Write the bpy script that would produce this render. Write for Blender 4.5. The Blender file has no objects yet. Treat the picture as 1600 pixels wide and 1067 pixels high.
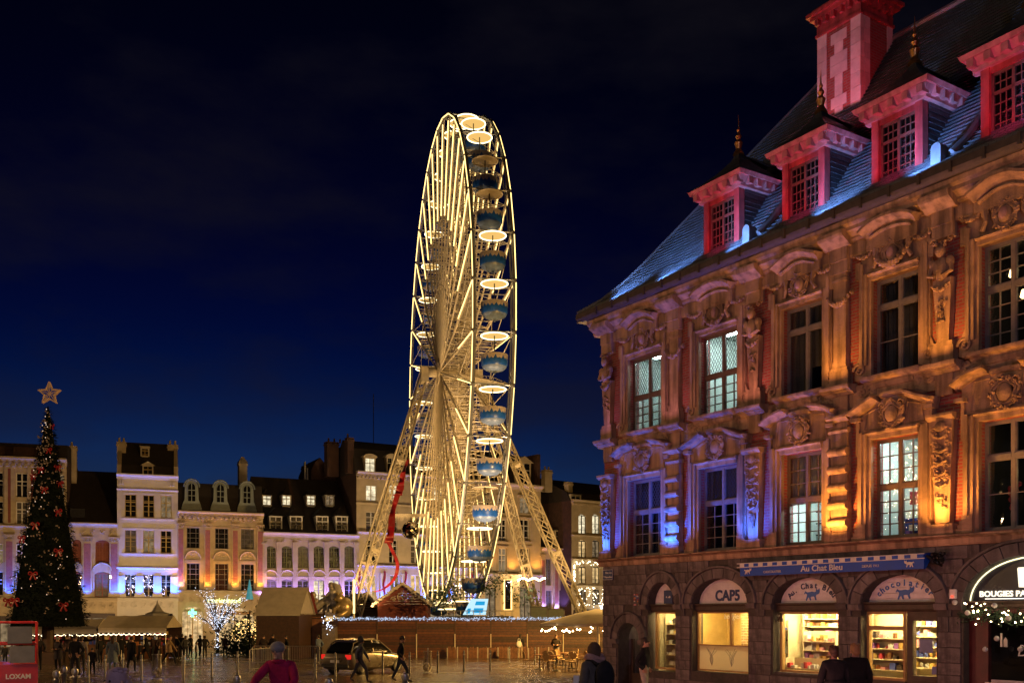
import bpy, bmesh, math, random
from mathutils import Vector, Matrix, geometry

# ---------------------------------------------------------------- camera, sky, exposure
SC = bpy.context.scene
COL = SC.collection
CAM_Z, FPX, HOR = 1.9, 1600.0, 957.0          # eye height (m); focal length and horizon row on a 1600 px wide frame
cam_d = bpy.data.cameras.new('camera'); cam = bpy.data.objects.new('camera', cam_d); COL.objects.link(cam)
cam.location = (0, 0, CAM_Z); cam.rotation_euler = (math.radians(90), 0, 0)
cam_d.sensor_width = 36; cam_d.lens = 36; cam_d.shift_y = (HOR - 533.5) / 1600.0
cam_d.clip_end = 3000; cam_d.clip_start = 0.1
SC.camera = cam

W = bpy.data.worlds.new('World'); SC.world = W; W.use_nodes = True
nt = W.node_tree; nt.nodes.clear()
sky = nt.nodes.new('ShaderNodeTexSky'); sky.sky_type = 'NISHITA'; sky.sun_disc = False
sky.sun_elevation = math.radians(-7.0); sky.sun_rotation = math.radians(-15); sky.ozone_density = 4.2; sky.dust_density = 1.0; sky.air_density = 1.0
tc = nt.nodes.new('ShaderNodeTexCoord')
nz = nt.nodes.new('ShaderNodeTexNoise'); nz.inputs['Scale'].default_value = 5.0; nz.inputs['Detail'].default_value = 5; nz.inputs['Roughness'].default_value = 0.55
mp = nt.nodes.new('ShaderNodeMapping'); mp.inputs['Scale'].default_value = (1, 1, 2.6); mp.inputs['Location'].default_value = (.35, .1, .4)
nt.links.new(tc.outputs['Generated'], mp.inputs['Vector']); nt.links.new(mp.outputs['Vector'], nz.inputs['Vector'])
rp = nt.nodes.new('ShaderNodeValToRGB'); rp.color_ramp.elements[0].position = .44; rp.color_ramp.elements[1].position = .70
rp.color_ramp.elements[0].color = (0, 0, 0, 1); rp.color_ramp.elements[1].color = (1, 1, 1, 1)
nt.links.new(nz.outputs['Fac'], rp.inputs['Fac'])
mx = nt.nodes.new('ShaderNodeMix'); mx.data_type = 'RGBA'
mul = nt.nodes.new('ShaderNodeMath'); mul.operation = 'MULTIPLY'; mul.inputs[1].default_value = .42
nt.links.new(rp.outputs['Color'], mul.inputs[0]); nt.links.new(mul.outputs[0], mx.inputs['Factor'])
nt.links.new(sky.outputs['Color'], mx.inputs['A'])
SKY_CLOUD = (.0015, .0013, .0018, 1)
mx.inputs['B'].default_value = SKY_CLOUD
bg = nt.nodes.new('ShaderNodeBackground'); bg.inputs['Strength'].default_value = 4.0
nt.links.new(mx.outputs['Result'], bg.inputs['Color'])
wo = nt.nodes.new('ShaderNodeOutputWorld'); nt.links.new(bg.outputs[0], wo.inputs['Surface'])

SC.view_settings.view_transform = 'Standard'; SC.view_settings.look = 'None'
SC.view_settings.exposure = 0.6; SC.view_settings.gamma = 1.0; SC.view_settings.use_curve_mapping = False
SC.render.engine = 'CYCLES'
cy = SC.cycles
cy.use_denoising = True
try: cy.denoiser = 'OPENIMAGEDENOISE'
except Exception: pass
cy.max_bounces = 6; cy.diffuse_bounces = 2; cy.glossy_bounces = 3; cy.transmission_bounces = 3; cy.transparent_max_bounces = 10
cy.sample_clamp_indirect = 4.0; cy.use_light_tree = True; cy.caustics_reflective = False; cy.caustics_refractive = False

# ---------------------------------------------------------------- helpers
R = random.Random(11)
SLOPE = -0.0185                               # the square falls gently away from the viewer
def gz(y): return SLOPE * y
def at(px, Y): return (px - 800) / FPX * Y    # sideways position of a picture column at distance Y
def zz(py, Y): return CAM_Z + (HOR - py) * Y / FPX
def dist(pyfeet): return FPX * CAM_Z / (pyfeet - HOR + FPX * SLOPE)
def lerp(a, b, t): return a + (b - a) * t

class MB:
    """collects shapes, builds ONE mesh object"""
    def __init__(s): s.v = []; s.f = []; s.m = []
    def add(s, vs, fs, mi=0):
        o = len(s.v); s.v += [tuple(v) for v in vs]
        for f in fs: s.f.append(tuple(i + o for i in f)); s.m.append(mi)
        return s
    def box(s, x0, x1, y0, y1, z0, z1, mi=0):
        return s.add([(x0,y0,z0),(x1,y0,z0),(x1,y1,z0),(x0,y1,z0),(x0,y0,z1),(x1,y0,z1),(x1,y1,z1),(x0,y1,z1)],
              [(0,3,2,1),(4,5,6,7),(0,1,5,4),(1,2,6,5),(2,3,7,6),(3,0,4,7)], mi)
    def obox(s, c, ax, ay, az, mi=0):
        c, ax, ay, az = map(Vector, (c, ax, ay, az))
        return s.add([c + a*ax + b*ay + d*az for d in (-1,1) for a, b in ((-1,-1),(1,-1),(1,1),(-1,1))],
              [(0,3,2,1),(4,5,6,7),(0,1,5,4),(1,2,6,5),(2,3,7,6),(3,0,4,7)], mi)
    def frustum(s, x0,x1,y0,y1,z0, X0,X1,Y0,Y1,z1, mi=0):
        return s.add([(x0,y0,z0),(x1,y0,z0),(x1,y1,z0),(x0,y1,z0),(X0,Y0,z1),(X1,Y0,z1),(X1,Y1,z1),(X0,Y1,z1)],
              [(0,3,2,1),(4,5,6,7),(0,1,5,4),(1,2,6,5),(2,3,7,6),(3,0,4,7)], mi)
    def tube(s, p, q, r, n=6, r2=None, mi=0, caps=True):
        p, q = Vector(p), Vector(q); d = q - p
        if d.length < 1e-6: return s
        d.normalize(); a = d.orthogonal().normalized(); b = d.cross(a); r2 = r if r2 is None else r2
        vs = []
        for c, rr in ((p, r), (q, r2)):
            vs += [c + a*(math.cos(2*math.pi*i/n)*rr) + b*(math.sin(2*math.pi*i/n)*rr) for i in range(n)]
        fs = [(i, (i+1) % n, n + (i+1) % n, n + i) for i in range(n)]
        if caps: fs += [tuple(range(n-1, -1, -1)), tuple(range(n, 2*n))]
        return s.add(vs, fs, mi)
    def path(s, pts, r, n=6, mi=0, closed=False):
        pts = [Vector(p) for p in pts]; k = len(pts); vs = []; ref = None
        for i, p in enumerate(pts):
            if closed: d = pts[(i+1) % k] - pts[i-1]
            else: d = pts[min(i+1, k-1)] - pts[max(i-1, 0)]
            d.normalize()
            if ref is None: a = d.orthogonal().normalized()
            else:
                a = ref - d * ref.dot(d)
                a = a.normalized() if a.length > 1e-6 else d.orthogonal().normalized()
            ref = a; b = d.cross(a); rr = r[i] if isinstance(r, (list, tuple)) else r
            vs += [p + a*(math.cos(2*math.pi*j/n)*rr) + b*(math.sin(2*math.pi*j/n)*rr) for j in range(n)]
        fs = []
        for i in range(k if closed else k-1):
            i2 = (i+1) % k
            fs += [(i*n+j, i*n+(j+1) % n, i2*n+(j+1) % n, i2*n+j) for j in range(n)]
        if not closed: fs += [tuple(range(n-1, -1, -1)), tuple(range((k-1)*n, k*n))]
        return s.add(vs, fs, mi)
    def lathe(s, prof, c=(0,0,0), n=16, mi=0, mat=None):
        k = len(prof); vs = []; fs = []
        for (r, z) in prof:
            for j in range(n):
                a = 2*math.pi*j/n; v = Vector((c[0]+r*math.cos(a), c[1]+r*math.sin(a), c[2]+z)); vs.append(v)
        for i in range(k-1): fs += [(i*n+j, i*n+(j+1) % n, (i+1)*n+(j+1) % n, (i+1)*n+j) for j in range(n)]
        fs += [tuple(range(n-1, -1, -1)), tuple(range((k-1)*n, k*n))]
        if mat is not None: vs = [mat @ v for v in vs]
        return s.add(vs, fs, mi)
    def blob(s, c, r, nu=8, nv=5, mi=0, rot=None):
        if not isinstance(r, (tuple, list)): r = (r, r, r)
        vs = [Vector((0,0,-r[2]))]; fs = []
        for i in range(1, nv):
            ph = -math.pi/2 + math.pi*i/nv
            for j in range(nu):
                th = 2*math.pi*j/nu
                vs.append(Vector((r[0]*math.cos(ph)*math.cos(th), r[1]*math.cos(ph)*math.sin(th), r[2]*math.sin(ph))))
        vs.append(Vector((0,0,r[2]))); L = len(vs)-1
        for j in range(nu):
            fs.append((0, 1+(j+1) % nu, 1+j)); fs.append((L, L-nu+j, L-nu+(j+1) % nu))
        for i in range(nv-2):
            o = 1+i*nu; fs += [(o+j, o+(j+1) % nu, o+nu+(j+1) % nu, o+nu+j) for j in range(nu)]
        if rot is not None: vs = [rot @ v for v in vs]
        c = Vector(c)
        return s.add([c+v for v in vs], fs, mi)
    def prism(s, poly, y0, y1, mi=0):
        """polygon in the x-z plane, extruded from y0 (front) to y1"""
        n = len(poly)
        vs = [(x, y0, z) for x, z in poly] + [(x, y1, z) for x, z in poly]
        ar = sum(poly[i][0]*poly[(i+1) % n][1]-poly[(i+1) % n][0]*poly[i][1] for i in range(n))
        F = tuple(range(n)); B = tuple(range(2*n-1, n-1, -1)); S = [(i, n+i, n+(i+1) % n, (i+1) % n) for i in range(n)]
        if ar < 0: F = F[::-1]; B = B[::-1]; S = [f[::-1] for f in S]
        return s.add(vs, [F, B] + S, mi)
    def mould(s, x0, x1, prof, mi=0):
        """profile of (y,z) points extruded along x"""
        n = len(prof)
        vs = [(x0, y, z) for y, z in prof] + [(x1, y, z) for y, z in prof]
        ar = sum(prof[i][0]*prof[(i+1) % n][1]-prof[(i+1) % n][0]*prof[i][1] for i in range(n))
        F = tuple(range(n)); B = tuple(range(2*n-1, n-1, -1)); S = [(i, n+i, n+(i+1) % n, (i+1) % n) for i in range(n)]
        if ar > 0: F = F[::-1]; B = B[::-1]; S = [f[::-1] for f in S]
        return s.add(vs, [F, B] + S, mi)
    def sweep(s, pts, prof, mi=0):
        """profile of (y, height) swept along a path in the x-z plane; height follows the path's upward normal"""
        k = len(pts); n = len(prof); vs = []; fs = []
        for i in range(k):
            a = Vector(pts[max(i-1, 0)]); b = Vector(pts[min(i+1, k-1)]); d = (b-a).normalized(); nn = Vector((-d[1], d[0]))
            for y, h in prof: vs.append((pts[i][0]+nn[0]*h, y, pts[i][1]+nn[1]*h))
        for i in range(k-1): fs += [(i*n+j, (i+1)*n+j, (i+1)*n+(j+1) % n, i*n+(j+1) % n) for j in range(n)]
        fs += [tuple(range(n)), tuple(range(k*n-1, (k-1)*n-1, -1))]
        return s.add(vs, fs, mi)
    def holed(s, outer, holes, y, depth, mi=0):
        """wall face in the x-z plane at y with openings whose reveals go back by depth"""
        loops = [[Vector((x, z, 0)) for x, z in L] for L in [outer] + holes]
        tri = geometry.tessellate_polygon(loops)
        flat = [p for L in loops for p in L]
        fs = []
        for t in tri:
            a, b, c = (flat[i] for i in t)
            ar = (b.x-a.x)*(c.y-a.y)-(b.y-a.y)*(c.x-a.x)
            if abs(ar) < 1e-9: continue
            fs.append(t if ar > 0 else t[::-1])
        s.add([(p.x, y, p.y) for p in flat], fs, mi)
        for L in holes:
            n = len(L); ar = sum(L[i][0]*L[(i+1) % n][1]-L[(i+1) % n][0]*L[i][1] for i in range(n))
            vs = [(x, y, z) for x, z in L] + [(x, y+depth, z) for x, z in L]
            q = [(i, (i+1) % n, n+(i+1) % n, n+i) for i in range(n)]
            if ar < 0: q = [f[::-1] for f in q]
            s.add(vs, q, mi)
        return s
    def mesh(s, name, mats, smooth=False, ang=35):
        me = bpy.data.meshes.new(name); me.from_pydata(s.v, [], s.f)
        for m in (mats if isinstance(mats, (list, tuple)) else [mats]): me.materials.append(m)
        me.polygons.foreach_set('material_index', s.m)
        if smooth:
            me.polygons.foreach_set('use_smooth', [True]*len(s.f))
            try: me.set_sharp_from_angle(angle=math.radians(ang))
            except Exception: pass
        me.update(); return me
    def build(s, name, mats, parent=None, smooth=False, ang=35, loc=None, rz=0):
        return link(name, s.mesh(name, mats, smooth, ang), parent, loc, rz)

def link(name, me, parent=None, loc=None, rz=0, scale=None):
    o = bpy.data.objects.new(name, me); COL.objects.link(o)
    if parent is not None: o.parent = parent
    if loc is not None: o.location = loc
    if rz: o.rotation_euler = (0, 0, rz)
    if scale is not None: o.scale = scale
    return o
def tag(o, label=None, cat=None, group=None, kind=None):
    if label: o['label'] = label
    if cat: o['category'] = cat
    if group: o['group'] = group
    if kind: o['kind'] = kind
    return o
def thing(name, label, cat, loc=(0,0,0), rz=0, group=None):
    o = link(name, None, None, loc, rz); o.empty_display_size = .3
    return tag(o, label, cat, group)
def copy_tree(o, parent=None):
    c = o.copy(); COL.objects.link(c); c.parent = parent
    for ch in list(o.children): copy_tree(ch, c)
    return c
def smooth_path(pts, n=6):
    out = []
    for i in range(len(pts)-1):
        p0 = Vector(pts[max(i-1, 0)]); p1 = Vector(pts[i]); p2 = Vector(pts[i+1]); p3 = Vector(pts[min(i+2, len(pts)-1)])
        for k in range(n):
            t = k/n; out.append(.5*((2*p1)+(p2-p0)*t+(2*p0-5*p1+4*p2-p3)*t*t+(3*p1-p0-3*p2+p3)*t**3))
    out.append(Vector(pts[-1])); return out

# ---------------------------------------------------------------- materials
def _n(nt, t, **kw):
    n = nt.nodes.new(t)
    for k, v in kw.items(): setattr(n, k, v)
    return n
def mat(name, col, rough=.7, var=.25, scale=4.0, bump=.15, metal=0.0, emit=None, es=0.0, rnd=0.0, fine=40, coat=0.0, spec=.5, streak=0.0):
    m = bpy.data.materials.new(name); m.use_nodes = True; nt = m.node_tree; b = nt.nodes['Principled BSDF']
    b.inputs['Roughness'].default_value = rough; b.inputs['Metallic'].default_value = metal
    b.inputs['Specular IOR Level'].default_value = spec
    if coat: b.inputs['Coat Weight'].default_value = coat
    if emit: b.inputs['Emission Color'].default_value = (*emit, 1); b.inputs['Emission Strength'].default_value = es
    tc = _n(nt, 'ShaderNodeTexCoord')
    last = None
    if var > 0:
        nz = _n(nt, 'ShaderNodeTexNoise'); nz.inputs['Scale'].default_value = scale; nz.inputs['Detail'].default_value = 6; nz.inputs['Roughness'].default_value = .6
        nt.links.new(tc.outputs['Object'], nz.inputs['Vector'])
        r = _n(nt, 'ShaderNodeValToRGB'); e = r.color_ramp.elements
        e[0].position = .3; e[1].position = .72
        e[0].color = (*[max(0, c*(1-var)) for c in col], 1); e[1].color = (*[min(1, c*(1+var)) for c in col], 1)
        nt.links.new(nz.outputs['Fac'], r.inputs['Fac']); last = r.outputs['Color']
        if rnd > 0:
            oi = _n(nt, 'ShaderNodeObjectInfo'); mr = _n(nt, 'ShaderNodeMapRange')
            mr.inputs['To Min'].default_value = 1-rnd; mr.inputs['To Max'].default_value = 1+rnd
            nt.links.new(oi.outputs['Random'], mr.inputs['Value'])
            hs = _n(nt, 'ShaderNodeHueSaturation'); nt.links.new(mr.outputs['Result'], hs.inputs['Value']); nt.links.new(last, hs.inputs['Color']); last = hs.outputs['Color']
        if streak > 0:
            mp = _n(nt, 'ShaderNodeMapping'); mp.inputs['Scale'].default_value = (5.0, 5.0, .55); nt.links.new(tc.outputs['Object'], mp.inputs[0])
            n4 = _n(nt, 'ShaderNodeTexNoise'); n4.inputs['Scale'].default_value = 1.0; n4.inputs['Detail'].default_value = 5; nt.links.new(mp.outputs[0], n4.inputs['Vector'])
            m4 = _n(nt, 'ShaderNodeMapRange'); m4.inputs['From Min'].default_value = .36; m4.inputs['From Max'].default_value = .58; m4.inputs['To Min'].default_value = 1-streak; m4.inputs['To Max'].default_value = 1.08; nt.links.new(n4.outputs['Fac'], m4.inputs['Value'])
            h4 = _n(nt, 'ShaderNodeHueSaturation'); nt.links.new(m4.outputs[0], h4.inputs['Value']); nt.links.new(last, h4.inputs['Color']); last = h4.outputs['Color']
        nt.links.new(last, b.inputs['Base Color'])
        rr = _n(nt, 'ShaderNodeMapRange'); rr.inputs['To Min'].default_value = max(.02, rough-.12); rr.inputs['To Max'].default_value = min(1, rough+.12)
        nt.links.new(nz.outputs['Fac'], rr.inputs['Value']); nt.links.new(rr.outputs['Result'], b.inputs['Roughness'])
    else: b.inputs['Base Color'].default_value = (*col, 1)
    if bump > 0:
        n2 = _n(nt, 'ShaderNodeTexNoise'); n2.inputs['Scale'].default_value = fine; n2.inputs['Detail'].default_value = 4
        nt.links.new(tc.outputs['Object'], n2.inputs['Vector'])
        bp = _n(nt, 'ShaderNodeBump'); bp.inputs['Strength'].default_value = bump; bp.inputs['Distance'].default_value = .02
        nt.links.new(n2.outputs['Fac'], bp.inputs['Height']); nt.links.new(bp.outputs['Normal'], b.inputs['Normal'])
    return m
def brickmat(name, c1, c2, mortar, bw=.22, bh=.075, ms=.012, swap=True, rough=.85, bump=.6):
    m = bpy.data.materials.new(name); m.use_nodes = True; nt = m.node_tree; b = nt.nodes['Principled BSDF']; b.inputs['Roughness'].default_value = rough
    tc = _n(nt, 'ShaderNodeTexCoord'); sp = _n(nt, 'ShaderNodeSeparateXYZ'); cb = _n(nt, 'ShaderNodeCombineXYZ')
    ad = _n(nt, 'ShaderNodeMath', operation='ADD')
    nt.links.new(tc.outputs['Object'], sp.inputs[0]); nt.links.new(sp.outputs['X'], ad.inputs[0]); nt.links.new(sp.outputs['Y'], ad.inputs[1])
    nt.links.new(ad.outputs[0], cb.inputs['X']); nt.links.new(sp.outputs['Z'] if swap else sp.outputs['Y'], cb.inputs['Y'])
    br = _n(nt, 'ShaderNodeTexBrick'); br.inputs['Scale'].default_value = 1; br.inputs['Brick Width'].default_value = bw; br.inputs['Row Height'].default_value = bh
    br.inputs['Mortar Size'].default_value = ms; br.inputs['Color1'].default_value = (*c1, 1); br.inputs['Color2'].default_value = (*c2, 1); br.inputs['Mortar'].default_value = (*mortar, 1)
    nt.links.new(cb.outputs[0], br.inputs['Vector'])
    nz = _n(nt, 'ShaderNodeTexNoise'); nz.inputs['Scale'].default_value = 3; nz.inputs['Detail'].default_value = 6; nt.links.new(tc.outputs['Object'], nz.inputs['Vector'])
    mr = _n(nt, 'ShaderNodeMapRange'); mr.inputs['To Min'].default_value = .6; mr.inputs['To Max'].default_value = 1.35; nt.links.new(nz.outputs['Fac'], mr.inputs['Value'])
    hs = _n(nt, 'ShaderNodeHueSaturation'); nt.links.new(mr.outputs[0], hs.inputs['Value']); nt.links.new(br.outputs['Color'], hs.inputs['Color']); nt.links.new(hs.outputs[0], b.inputs['Base Color'])
    bp = _n(nt, 'ShaderNodeBump'); bp.invert = True; bp.inputs['Strength'].default_value = bump; bp.inputs['Distance'].default_value = .015
    nt.links.new(br.outputs['Fac'], bp.inputs['Height']); nt.links.new(bp.outputs[0], b.inputs['Normal'])
    return m
def glow(name, col, s):
    m = bpy.data.materials.new(name); m.use_nodes = True; nt = m.node_tree; nt.nodes.clear()
    e = _n(nt, 'ShaderNodeEmission'); e.inputs[0].default_value = (*col, 1); e.inputs[1].default_value = s
    o = _n(nt, 'ShaderNodeOutputMaterial'); nt.links.new(e.outputs[0], o.inputs[0]); return m
def glassmat(name, tint=(.9,.95,.95), refl=.12, rough=.03, wob=.0):
    m = bpy.data.materials.new(name); m.use_nodes = True; nt = m.node_tree; nt.nodes.clear()
    t = _n(nt, 'ShaderNodeBsdfTransparent'); t.inputs[0].default_value = (*tint, 1)
    g = _n(nt, 'ShaderNodeBsdfGlossy'); g.inputs['Roughness'].default_value = rough
    lw = _n(nt, 'ShaderNodeLayerWeight'); lw.inputs['Blend'].default_value = .25
    mr = _n(nt, 'ShaderNodeMapRange'); mr.inputs['To Min'].default_value = refl; mr.inputs['To Max'].default_value = min(1, refl+.6); nt.links.new(lw.outputs['Fresnel'], mr.inputs['Value'])
    mx = _n(nt, 'ShaderNodeMixShader'); nt.links.new(mr.outputs[0], mx.inputs[0]); nt.links.new(t.outputs[0], mx.inputs[1]); nt.links.new(g.outputs[0], mx.inputs[2])
    if wob:
        tc = _n(nt, 'ShaderNodeTexCoord'); nz = _n(nt, 'ShaderNodeTexNoise'); nz.inputs['Scale'].default_value = 1.3; nt.links.new(tc.outputs['Object'], nz.inputs['Vector'])
        bp = _n(nt, 'ShaderNodeBump'); bp.inputs['Strength'].default_value = wob; bp.inputs['Distance'].default_value = .1; nt.links.new(nz.outputs['Fac'], bp.inputs['Height']); nt.links.new(bp.outputs[0], g.inputs['Normal'])
    o = _n(nt, 'ShaderNodeOutputMaterial'); nt.links.new(mx.outputs[0], o.inputs[0]); return m

M = {}
M['stone'] = mat('sandstone', (.41,.26,.17), .85, .30, 2.2, .9, fine=30, streak=.5)
M['stone_grey'] = mat('grey_sandstone', (.15,.125,.125), .85, .35, 3, .9, rnd=.30, fine=18, streak=.35)
M['mortar'] = mat('dark_mortar', (.075,.062,.055), .95, .3, 8, .4)
M['brick'] = brickmat('red_brick', (.33,.06,.055), (.24,.045,.04), (.24,.15,.12))
M['slate'] = brickmat('roof_slate', (.075,.085,.10), (.05,.058,.07), (.012,.013,.016), bw=.17, bh=.5, ms=.006, rough=.42, bump=.8)
M['lead'] = mat('lead_sheet', (.16,.17,.19), .5, .25, 3, .2, metal=.4)
M['gutter'] = mat('dark_oak_gutter', (.07,.055,.045), .7, .35, 6, .3)
M['frame_brown'] = mat('brown_window_paint', (.13,.085,.07), .5, .2, 6, .1)
M['frame_grey'] = mat('grey_window_paint', (.17,.15,.16), .5, .2, 6, .1)
M['frame_white'] = mat('white_window_paint', (.72,.68,.6), .5, .15, 6, .1)
M['leading'] = mat('window_leading', (.05,.05,.055), .5, 0, bump=0)
M['glass'] = glassmat('window_glass', (.86,.92,.92), .07, .03, .25)
M['shopglass'] = glassmat('shop_glass', (.96,.97,.95), .04, .02, .05)
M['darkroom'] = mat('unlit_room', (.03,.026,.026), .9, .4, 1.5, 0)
M['litroom'] = mat('pale_room_plaster', (.62,.68,.62), .9, .12, 1.5, .05)
M['warmroom'] = mat('cream_shop_plaster', (.80,.68,.45), .9, .1, 1.5, .05)
M['lampwhite'] = glow('cool_ceiling_lamp', (.86,1.0,1.0), 60)
M['lampwarm'] = glow('warm_ceiling_lamp', (1.0,.74,.32), 70)
M['red_paint'] = mat('dormer_paint', (.38,.07,.075), .6, .3, 5, .3, streak=.4)
M['pale_paint'] = mat('pale_dormer_paint', (.42,.24,.25), .65, .25, 5, .3, streak=.35)
M['copper'] = mat('gilt_metal', (.55,.28,.10), .38, .3, 8, .1, metal=.85)
M['black'] = mat('black_paint', (.018,.018,.02), .5, .3, 5, .1)
M['black_metal'] = mat('dark_iron', (.03,.03,.032), .45, .3, 6, .1, metal=.5)
M['white'] = mat('white_paint', (.74,.73,.70), .55, .12, 4, .1)
M['steel'] = mat('galvanised_steel', (.42,.42,.42), .42, .2, 8, .1, metal=.75)
M['wood'] = mat('oiled_planks', (.20,.085,.035), .5, .4, 5, .4, fine=30)
M['wood_dark'] = mat('dark_brown_planks', (.055,.026,.014), .6, .4, 5, .4)
M['wood_red'] = mat('dark_red_planks', (.15,.03,.022), .65, .35, 5, .4)
M['snow'] = mat('cotton_snow', (.68,.62,.55), .9, .2, 8, .6)
M['canvas'] = mat('cream_canvas', (.60,.52,.40), .8, .12, 2, .2)
M['canvas_grey'] = mat('pale_roof_sheet', (.42,.38,.33), .7, .15, 2, .2)
M['led'] = glow('warm_white_led', (1.0,.66,.22), 2.1)
M['led_white'] = glow('cool_white_led', (.72,.80,1.0), 2.6)
M['bulb'] = glow('festoon_bulb', (1.0,.72,.38), 22)
M['skin'] = mat('skin', (.42,.24,.17), .6, .15, 12, .1)
# ---------------------------------------------------------------- the ground
M['cobble'] = None
def ground_material():
    m = bpy.data.materials.new('wet_setts'); m.use_nodes = True; nt = m.node_tree; b = nt.nodes['Principled BSDF']
    tc = _n(nt, 'ShaderNodeTexCoord')
    mp = _n(nt, 'ShaderNodeMapping'); mp.inputs['Rotation'].default_value = (0, 0, math.radians(33)); nt.links.new(tc.outputs['Object'], mp.inputs[0])
    br = _n(nt, 'ShaderNodeTexBrick'); br.inputs['Scale'].default_value = 1; br.inputs['Brick Width'].default_value = .30; br.inputs['Row Height'].default_value = .20; br.inputs['Mortar Size'].default_value = .018
    br.inputs['Color1'].default_value = (.21,.15,.08,1); br.inputs['Color2'].default_value = (.13,.093,.052,1); br.inputs['Mortar'].default_value = (.02,.018,.016,1)
    nt.links.new(mp.outputs[0], br.inputs['Vector'])
    nz = _n(nt, 'ShaderNodeTexNoise'); nz.inputs['Scale'].default_value = .35; nz.inputs['Detail'].default_value = 5; nt.links.new(tc.outputs['Object'], nz.inputs['Vector'])
    r = _n(nt, 'ShaderNodeMapRange'); r.inputs['From Min'].default_value = .35; r.inputs['From Max'].default_value = .65; r.inputs['To Min'].default_value = .06; r.inputs['To Max'].default_value = .30; b.inputs['Specular IOR Level'].default_value = .95
    nt.links.new(nz.outputs['Fac'], r.inputs['Value']); nt.links.new(r.outputs[0], b.inputs['Roughness'])
    n3 = _n(nt, 'ShaderNodeTexNoise'); n3.inputs['Scale'].default_value = 9; n3.inputs['Detail'].default_value = 3; nt.links.new(tc.outputs['Object'], n3.inputs['Vector'])
    mm = _n(nt, 'ShaderNodeMapRange'); mm.inputs['To Min'].default_value = .6; mm.inputs['To Max'].default_value = 1.3; nt.links.new(n3.outputs['Fac'], mm.inputs['Value'])
    hs = _n(nt, 'ShaderNodeHueSaturation'); nt.links.new(mm.outputs[0], hs.inputs['Value']); nt.links.new(br.outputs['Color'], hs.inputs['Color']); nt.links.new(hs.outputs[0], b.inputs['Base Color'])
    b1 = _n(nt, 'ShaderNodeBump'); b1.invert = True; b1.inputs['Strength'].default_value = .9; b1.inputs['Distance'].default_value = .025; nt.links.new(br.outputs['Fac'], b1.inputs['Height'])
    b2 = _n(nt, 'ShaderNodeBump'); b2.inputs['Strength'].default_value = .75; b2.inputs['Distance'].default_value = .045; nt.links.new(n3.outputs['Fac'], b2.inputs['Height']); nt.links.new(b1.outputs[0], b2.inputs['Normal'])
    nt.links.new(b2.outputs[0], b.inputs['Normal']); return m
M['cobble'] = ground_material()
mb = MB(); g = 900
mb.add([(-g, -60, gz(-60)), (g, -60, gz(-60)), (g, 180, gz(180)), (-g, 180, gz(180)), (g, 1500, gz(180)), (-g, 1500, gz(180))], [(0,1,2,3), (3,2,4,5)])
tag(mb.build('ground', M['cobble']), 'wet stone setts paving the whole square', 'ground', kind='structure')

# ---------------------------------------------------------------- lights
def aim(o, loc, tgt):
    o.location = loc; o.rotation_euler = (Vector(tgt)-Vector(loc)).to_track_quat('-Z', 'Y').to_euler()
def spot(name, loc, tgt, power, col, ang=80, blend=.8, rad=.06):
    d = bpy.data.lights.new(name, 'SPOT'); d.energy = power; d.color = col; d.spot_size = math.radians(ang); d.spot_blend = blend; d.shadow_soft_size = rad
    o = bpy.data.objects.new(name, d); COL.objects.link(o); aim(o, loc, tgt); return o
def point(name, loc, power, col, rad=.05):
    d = bpy.data.lights.new(name, 'POINT'); d.energy = power; d.color = col; d.shadow_soft_size = rad
    o = bpy.data.objects.new(name, d); COL.objects.link(o); o.location = loc; return o

# ---------------------------------------------------------------- carved ornament
def ornament(mb, cx, cz, w, h, y, seed, n=16, d=.05):
    r = random.Random(seed)
    for i in range(n):
        a = r.uniform(-1, 1); b = r.uniform(-1, 1); s = r.uniform(.5, 1)
        mb.blob((cx+a*w/2, y, cz+b*h/2), (s*w*.16+.012, d*r.uniform(.6, 1.3), s*h*.15+.012), 6, 4, rot=Matrix.Rotation(r.uniform(0, 3), 3, 'Y'))
def garland(mb, a, b, sag, y, r, n=9, seed=1):
    rr = random.Random(seed)
    for i in range(n):
        t = i/(n-1); k = 1-(2*t-1)**2; s = r*(.65+.6*k)
        mb.blob((lerp(a[0], b[0], t)+rr.uniform(-.01, .01), y-.3*s, lerp(a[1], b[1], t)-sag*k), (s, s*.8, s), 6, 4)
        mb.blob((lerp(a[0], b[0], t)+rr.uniform(-.5, .5)*s, y-s*.7, lerp(a[1], b[1], t)-sag*k+rr.uniform(-.8, .8)*s), s*.6, 5, 4)
def volute(mb, cx, cz, r, y, sg=1, th=None, d=.05):
    pts = []; th = th or r*.22
    for i in range(15):
        a = i/14*2.3*math.pi; q = r*(1-i/14*.8); pts.append((cx+sg*q*math.cos(a), y, cz+q*math.sin(a)))
    mb.path(pts, [th*(1-.5*i/14) for i in range(15)], 5); mb.blob((cx, y, cz), (r*.2, d, r*.2), 6, 4)
def cartouche(mb, cx, cz, w, h, y, seed):
    mb.blob((cx, y, cz), (w*.27, .09, h*.32), 12, 6)
    for ring, th in ((.36, .035), (.47, .028)):
        pts = [(cx+w*ring*math.cos(a)*(1+.10*math.sin(5*a)), y+.005, cz+h*ring*math.sin(a)*(1+.06*math.cos(4*a))) for a in [i*math.pi/12 for i in range(24)]]
        mb.path(pts, th, 5, closed=True)
    for sx in (-1, 1):
        volute(mb, cx+sx*w*.38, cz+h*.33, w*.15, y-.02, sx); volute(mb, cx+sx*w*.33, cz-h*.36, w*.13, y-.02, sx)
        ornament(mb, cx+sx*w*.45, cz, w*.2, h*.6, y, seed+sx, 7)
    ornament(mb, cx, cz+h*.47, w*.5, h*.16, y-.02, seed+5, 8); ornament(mb, cx, cz-h*.47, w*.4, h*.18, y-.02, seed+7, 8)

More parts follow.
